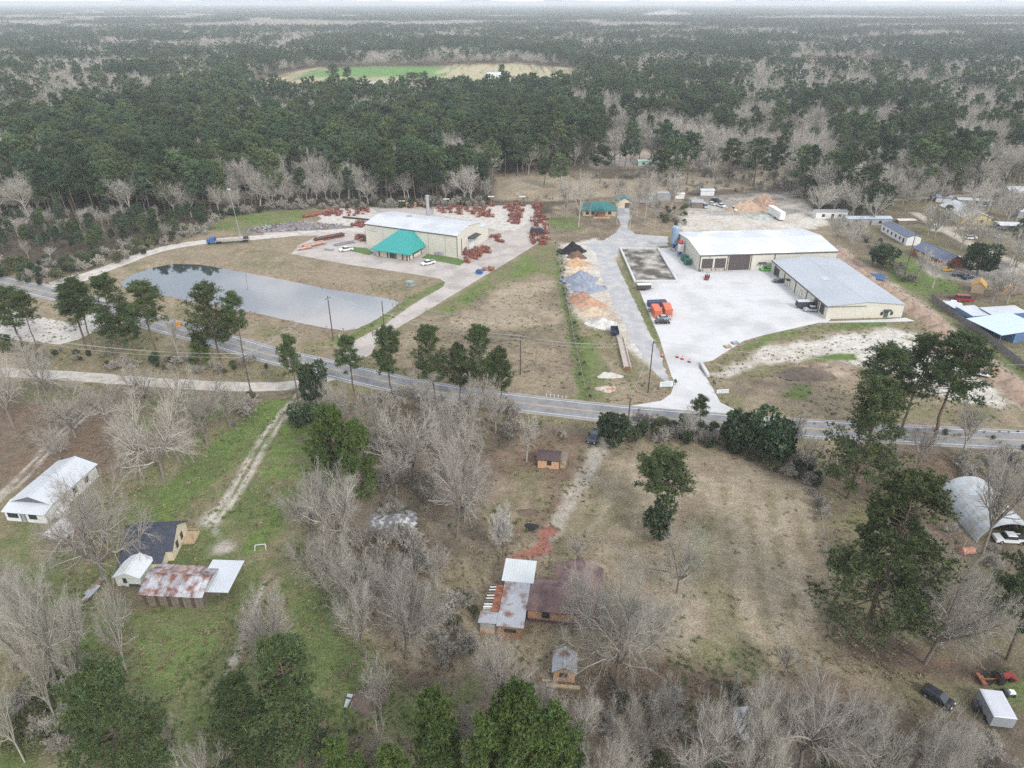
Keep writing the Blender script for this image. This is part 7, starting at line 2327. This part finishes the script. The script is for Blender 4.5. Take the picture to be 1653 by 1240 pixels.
# slender bare trees scattered between the houses on the right
hood = poly_at([(1300, 345), (1420, 335), (1653, 312), (1700, 330), (1700, 480), (1600, 470), (1560, 395), (1500, 388), (1440, 365), (1395, 395), (1350, 385)])
roofs = [(o.location.x, o.location.y) for o in COL.objects if o.get('category') in ('house', 'mobile home', 'shed', 'carport', 'car', 'van', 'pickup')]
ha = np.array(hood); a0, b0 = ha.min(0), ha.max(0)
k = 0
while k < 36:
    x, y = rnd.uniform(a0[0], b0[0]), rnd.uniform(a0[1], b0[1])
    if sdist(hood, np.array([x]), np.array([y]))[0] < 0 and all(math.hypot(x - q[0] - 4, y - q[1] - 3) > 7.5 for q in roofs):
        v = rnd.choice(BM) if rnd.random() < .82 else rnd.choice(PM)
        pn_ = v in PM
        px, py = to_px(x, y)
        plant('pine_tree' if pn_ else 'bare_tree', 'pine tree' if pn_ else 'bare tree', v, x, y, rnd.uniform(9, 19), None,
              '%s among the neighbourhood houses %s' % ('green pine' if pn_ else 'bare tree', side_words(px) if py < 372 else 'round the brick house' if px < 1560 else 'near the live oak'), 'trees among the neighbourhood houses', parts=False)
        k += 1
# smoke of a far fire
g_ = bpy.data.meshes.new('smoke_plume')
vv, ff = [], []
for i_ in range(13):
    t = i_ / 12
    for j_ in range(12):
        a = j_ / 12 * 6.2832
        r = (6 + 34 * t) * math.sin(math.pi * (.04 + .92 * t)) + 1
        vv.append((t * 230, r * math.cos(a), 22 + 22 * t + r * .62 * math.sin(a)))
for i_ in range(12):
    for j_ in range(12):
        ff.append((i_ * 12 + j_, i_ * 12 + (j_ + 1) % 12, (i_ + 1) * 12 + (j_ + 1) % 12, (i_ + 1) * 12 + j_))
ff += [tuple(range(11, -1, -1)), tuple(range(144, 156))]
g_.from_pydata(vv, [], ff)
ms = bpy.data.materials.new('smoke'); ms.use_nodes = True
nt = ms.node_tree
for q in list(nt.nodes):
    if q.type == 'BSDF_PRINCIPLED':
        nt.nodes.remove(q)
pv2 = nd(nt, 'ShaderNodeVolumePrincipled'); pv2.inputs['Color'].default_value = (1, 1, 1, 1); pv2.inputs['Density'].default_value = .02
nt.links.new(pv2.outputs[0], [q for q in nt.nodes if q.type == 'OUTPUT_MATERIAL'][0].inputs['Volume'])
g_.materials.append(ms)
tag(link('smoke', g_, None, (*at(1028, 33), 0)), 'thin white smoke drifting from a far fire near the horizon', 'smoke', kind='stuff')

# undergrowth along edges and in thickets
und, uh, ui = [], [], []
USRC = [one_mesh(v) for v in EO + BS + BSD + [ED[0]]]


def brush_along(line, width, step, hs, kinds):
    ln = spline(poly_at(line), step)
    for (x, y) in ln:
        for _ in range(max(1, int(width / 2.2))):
            if rnd.random() < .22: continue
            und.append((x + rnd.uniform(-width, width) * .6, y + rnd.uniform(-width, width) * .9)); uh.append(hs[0] + (hs[1] - hs[0]) * rnd.random() ** 1.7); ui.append(rnd.choice(kinds))


def brush_in(poly, n, hs, kinds):
    q = np.array(poly_at(poly))
    a, b_ = q.min(0), q.max(0)
    k = 0
    while k < n:
        x, y = rnd.uniform(a[0], b_[0]), rnd.uniform(a[1], b_[1])
        if sdist([tuple(r) for r in q], np.array([x]), np.array([y]))[0] < 0:
            und.append((x, y)); uh.append(rnd.uniform(*hs)); ui.append(rnd.choice(kinds)); k += 1


brush_along([(-250, 452), (0, 437), (60, 443), (105, 448)], 12, 2.6, (2.5, 6), (0, 1, 2, 3, 4, 6, 6))
brush_along([(105, 446), (160, 424), (250, 397), (325, 374)], 9, 2.6, (2, 5), (0, 1, 2, 3, 4, 5, 6))
brush_along([(335, 362), (350, 351), (430, 338), (520, 334), (700, 331), (790, 331)], 7, 2.4, (2, 5), (0, 4, 5, 4, 5, 2, 6))
brush_along([(797, 326), (870, 322), (905, 318)], 3, 2.5, (1, 2.5), (4, 5, 2))
brush_along([(900, 394), (908, 450), (922, 520), (940, 600), (950, 640)], 2.0, 2.2, (.4, 1.2), (0, 1, 0, 4))
brush_along([(1015, 698), (1100, 706), (1180, 718), (1250, 746), (1310, 768)], 5, .8, (2.0, 4.5), (0, 1, 4, 5, 4, 6))
brush_along([(840, 692), (900, 695), (950, 700)], 3, 2, (1, 2.6), (4, 5, 2, 0))
brush_along([(1310, 765), (1320, 800), (1330, 860)], 4, 1.6, (1.5, 4.0), (4, 5, 2))
brush_along([(0, 565), (80, 575), (200, 585), (330, 592), (420, 596)], 6, 2.0, (1.5, 4), (6, 4, 5, 0, 5))
brush_along([(420, 640), (400, 660), (395, 690)], 4, 1.6, (1, 2.6), (0, 4, 5))
brush_along([(620, 650), (720, 668), (830, 690)], 7, 2, (2, 5), (4, 5, 4, 2))
brush_along([(1200, 672), (1400, 690), (1660, 704)], 2, 3, (.5, 1.2), (0, 5, 4))
brush_in([(540, 880), (640, 850), (700, 900), (680, 980), (560, 970)], 60, (1.5, 4), (2, 3, 4, 5, 4))
brush_in([(560, 700), (700, 680), (780, 720), (700, 830), (600, 830)], 60, (1.5, 4), (2, 4, 5, 4))
brush_in([(700, 970), (770, 960), (765, 1060), (700, 1080)], 26, (1.5, 3.5), (2, 3, 4, 0))
brush_in([(880, 1150), (1100, 1120), (1300, 1130), (1520, 1170), (1653, 1210), (1653, 1330), (870, 1330)], 150, (1.2, 3.4), (2, 3, 4, 2, 5, 0))
brush_in([(0, 1080), (150, 1060), (180, 1150), (90, 1230), (0, 1200)], 50, (1.5, 4), (4, 5, 2, 0))
brush_in([(1420, 870), (1500, 850), (1640, 900), (1600, 1050), (1480, 1060)], 40, (1, 3), (4, 2, 5))
brush_in([(1540, 740), (1653, 730), (1653, 800), (1560, 800)], 40, (1.5, 3.5), (4, 5, 4, 2))
brush_along([(1300, 312), (1350, 345), (1400, 385), (1430, 420), (1470, 455)], 6, 2.2, (1.5, 4), (4, 5, 0, 2))
brush_in([(1260, 300), (1420, 290), (1420, 360), (1340, 350), (1290, 325)], 90, (2, 6), (4, 2, 5, 3, 0))
brush_in([(1060, 335), (1105, 335), (1118, 365), (1080, 372), (1065, 355)], 26, (1.5, 3.5), (0, 2, 3, 1))
brush_in([(1420, 290), (1653, 270), (1653, 330), (1500, 330)], 70, (2, 5), (4, 2, 5, 0))
brush_in([(960, 285), (1290, 262), (1300, 310), (1110, 318), (980, 318)], 120, (1.5, 5), (4, 2, 5, 3))
brush_along([(1470, 690), (1560, 705), (1653, 722)], 3, 2, (1, 2.4), (4, 5, 0))
n = len(und)
hsrc = np.array([v['H'] for v in EO + BS + BSD + [ED[0]]])
ui = np.array(ui); s_ = np.array(uh) / hsrc[ui]
scatter('undergrowth', 'tangled brush and weeds along ditches, wood edges and thickets', 'brush', np.c_[np.array(und), np.full(n, -.05)], rng.uniform(0, 6.28, n), np.c_[s_, s_, s_], ui, USRC)

# tufts of grass and weeds on the open ground
g = np.random.default_rng(77)
tm = []
for nm, c_ in (('straw_tuft', (.34, .285, .18)), ('green_tuft', (.115, .165, .05)), ('brown_tuft', (.24, .19, .125))):
    V_, F_, _t = blades(g.normal(size=(4, 3)) * np.array([.16, .16, .03]), np.full(4, .32), 7, g, 1.3, .10)
    V_[:, 2] = np.maximum(V_[:, 2], 0)
    tm.append(mesh_np(nm, V_, F_, [M(nm, c_, .95, .3, .5, objvar=.35)]))
n = 20000
ty_ = 58 + 190 * g.random(n) ** 1.25
tx_ = (g.random(n) * 2 - 1) * (.76 * ty_ + 8)
keep = np.ones(n, bool)
for pts_, m_ in ((poly_at(pad_pts), .5), (pond_map, 2.0)):
    keep &= sdist(pts_, tx_, ty_) > m_
for ln_, w_ in ((ROAD, 5.2), (LANE, 3.0), (DRV, 4.0)):
    keep &= ldist(ln_, tx_, ty_) > w_
tpx, tpy = to_px(tx_, ty_)
keep &= ~inpoly([(915, 385), (1080, 380), (1090, 620), (1040, 600), (985, 540), (940, 520)], tpx, tpy)
keep &= ~inpoly([(470, 410), (520, 335), (880, 330), (890, 390), (600, 580), (545, 580), (719, 456)], tpx, tpy)
keep &= ~(inpoly([(950, 735), (1310, 760), (1330, 1050), (1000, 1040)], tpx, tpy) & (g.random(n) < .85))
keep &= vnoise(tx_, ty_, 6.0) > .36
tx_, ty_ = tx_[keep], ty_[keep]
n = len(tx_)
s_ = g.uniform(.5, 1.5, n)
kk = fbm(tx_, ty_, 14, 3)
scatter('grass_tufts', 'tufts of dry and green grass and weeds dotted over the open ground', 'grass', np.c_[tx_, ty_, np.full(n, -.02)], g.uniform(0, 6.28, n), np.c_[s_, s_, s_ * g.uniform(.6, 1.2, n)], np.where(kk > .53, 1, np.where(g.random(n) < .3, 2, 0)), tm)

# ------------------------------------------------------------------ haze: the air itself
hz = MB().box(-24000, 24000, -7000, 30000, -4, 97).mesh('haze', [])
mh = bpy.data.materials.new('haze_air'); mh.use_nodes = True
nt = mh.node_tree
for q in list(nt.nodes):
    if q.type == 'BSDF_PRINCIPLED':
        nt.nodes.remove(q)
pv = nd(nt, 'ShaderNodeVolumePrincipled')
pv.inputs['Color'].default_value = (.88, .94, 1.0, 1)
pv.inputs['Density'].default_value = .00014
pv.inputs['Anisotropy'].default_value = .0
nt.links.new(pv.outputs[0], [q for q in nt.nodes if q.type == 'OUTPUT_MATERIAL'][0].inputs['Volume'])
hz.materials.append(mh)
tag(link('haze', hz), 'pale haze thickening towards the horizon', 'haze', kind='stuff')
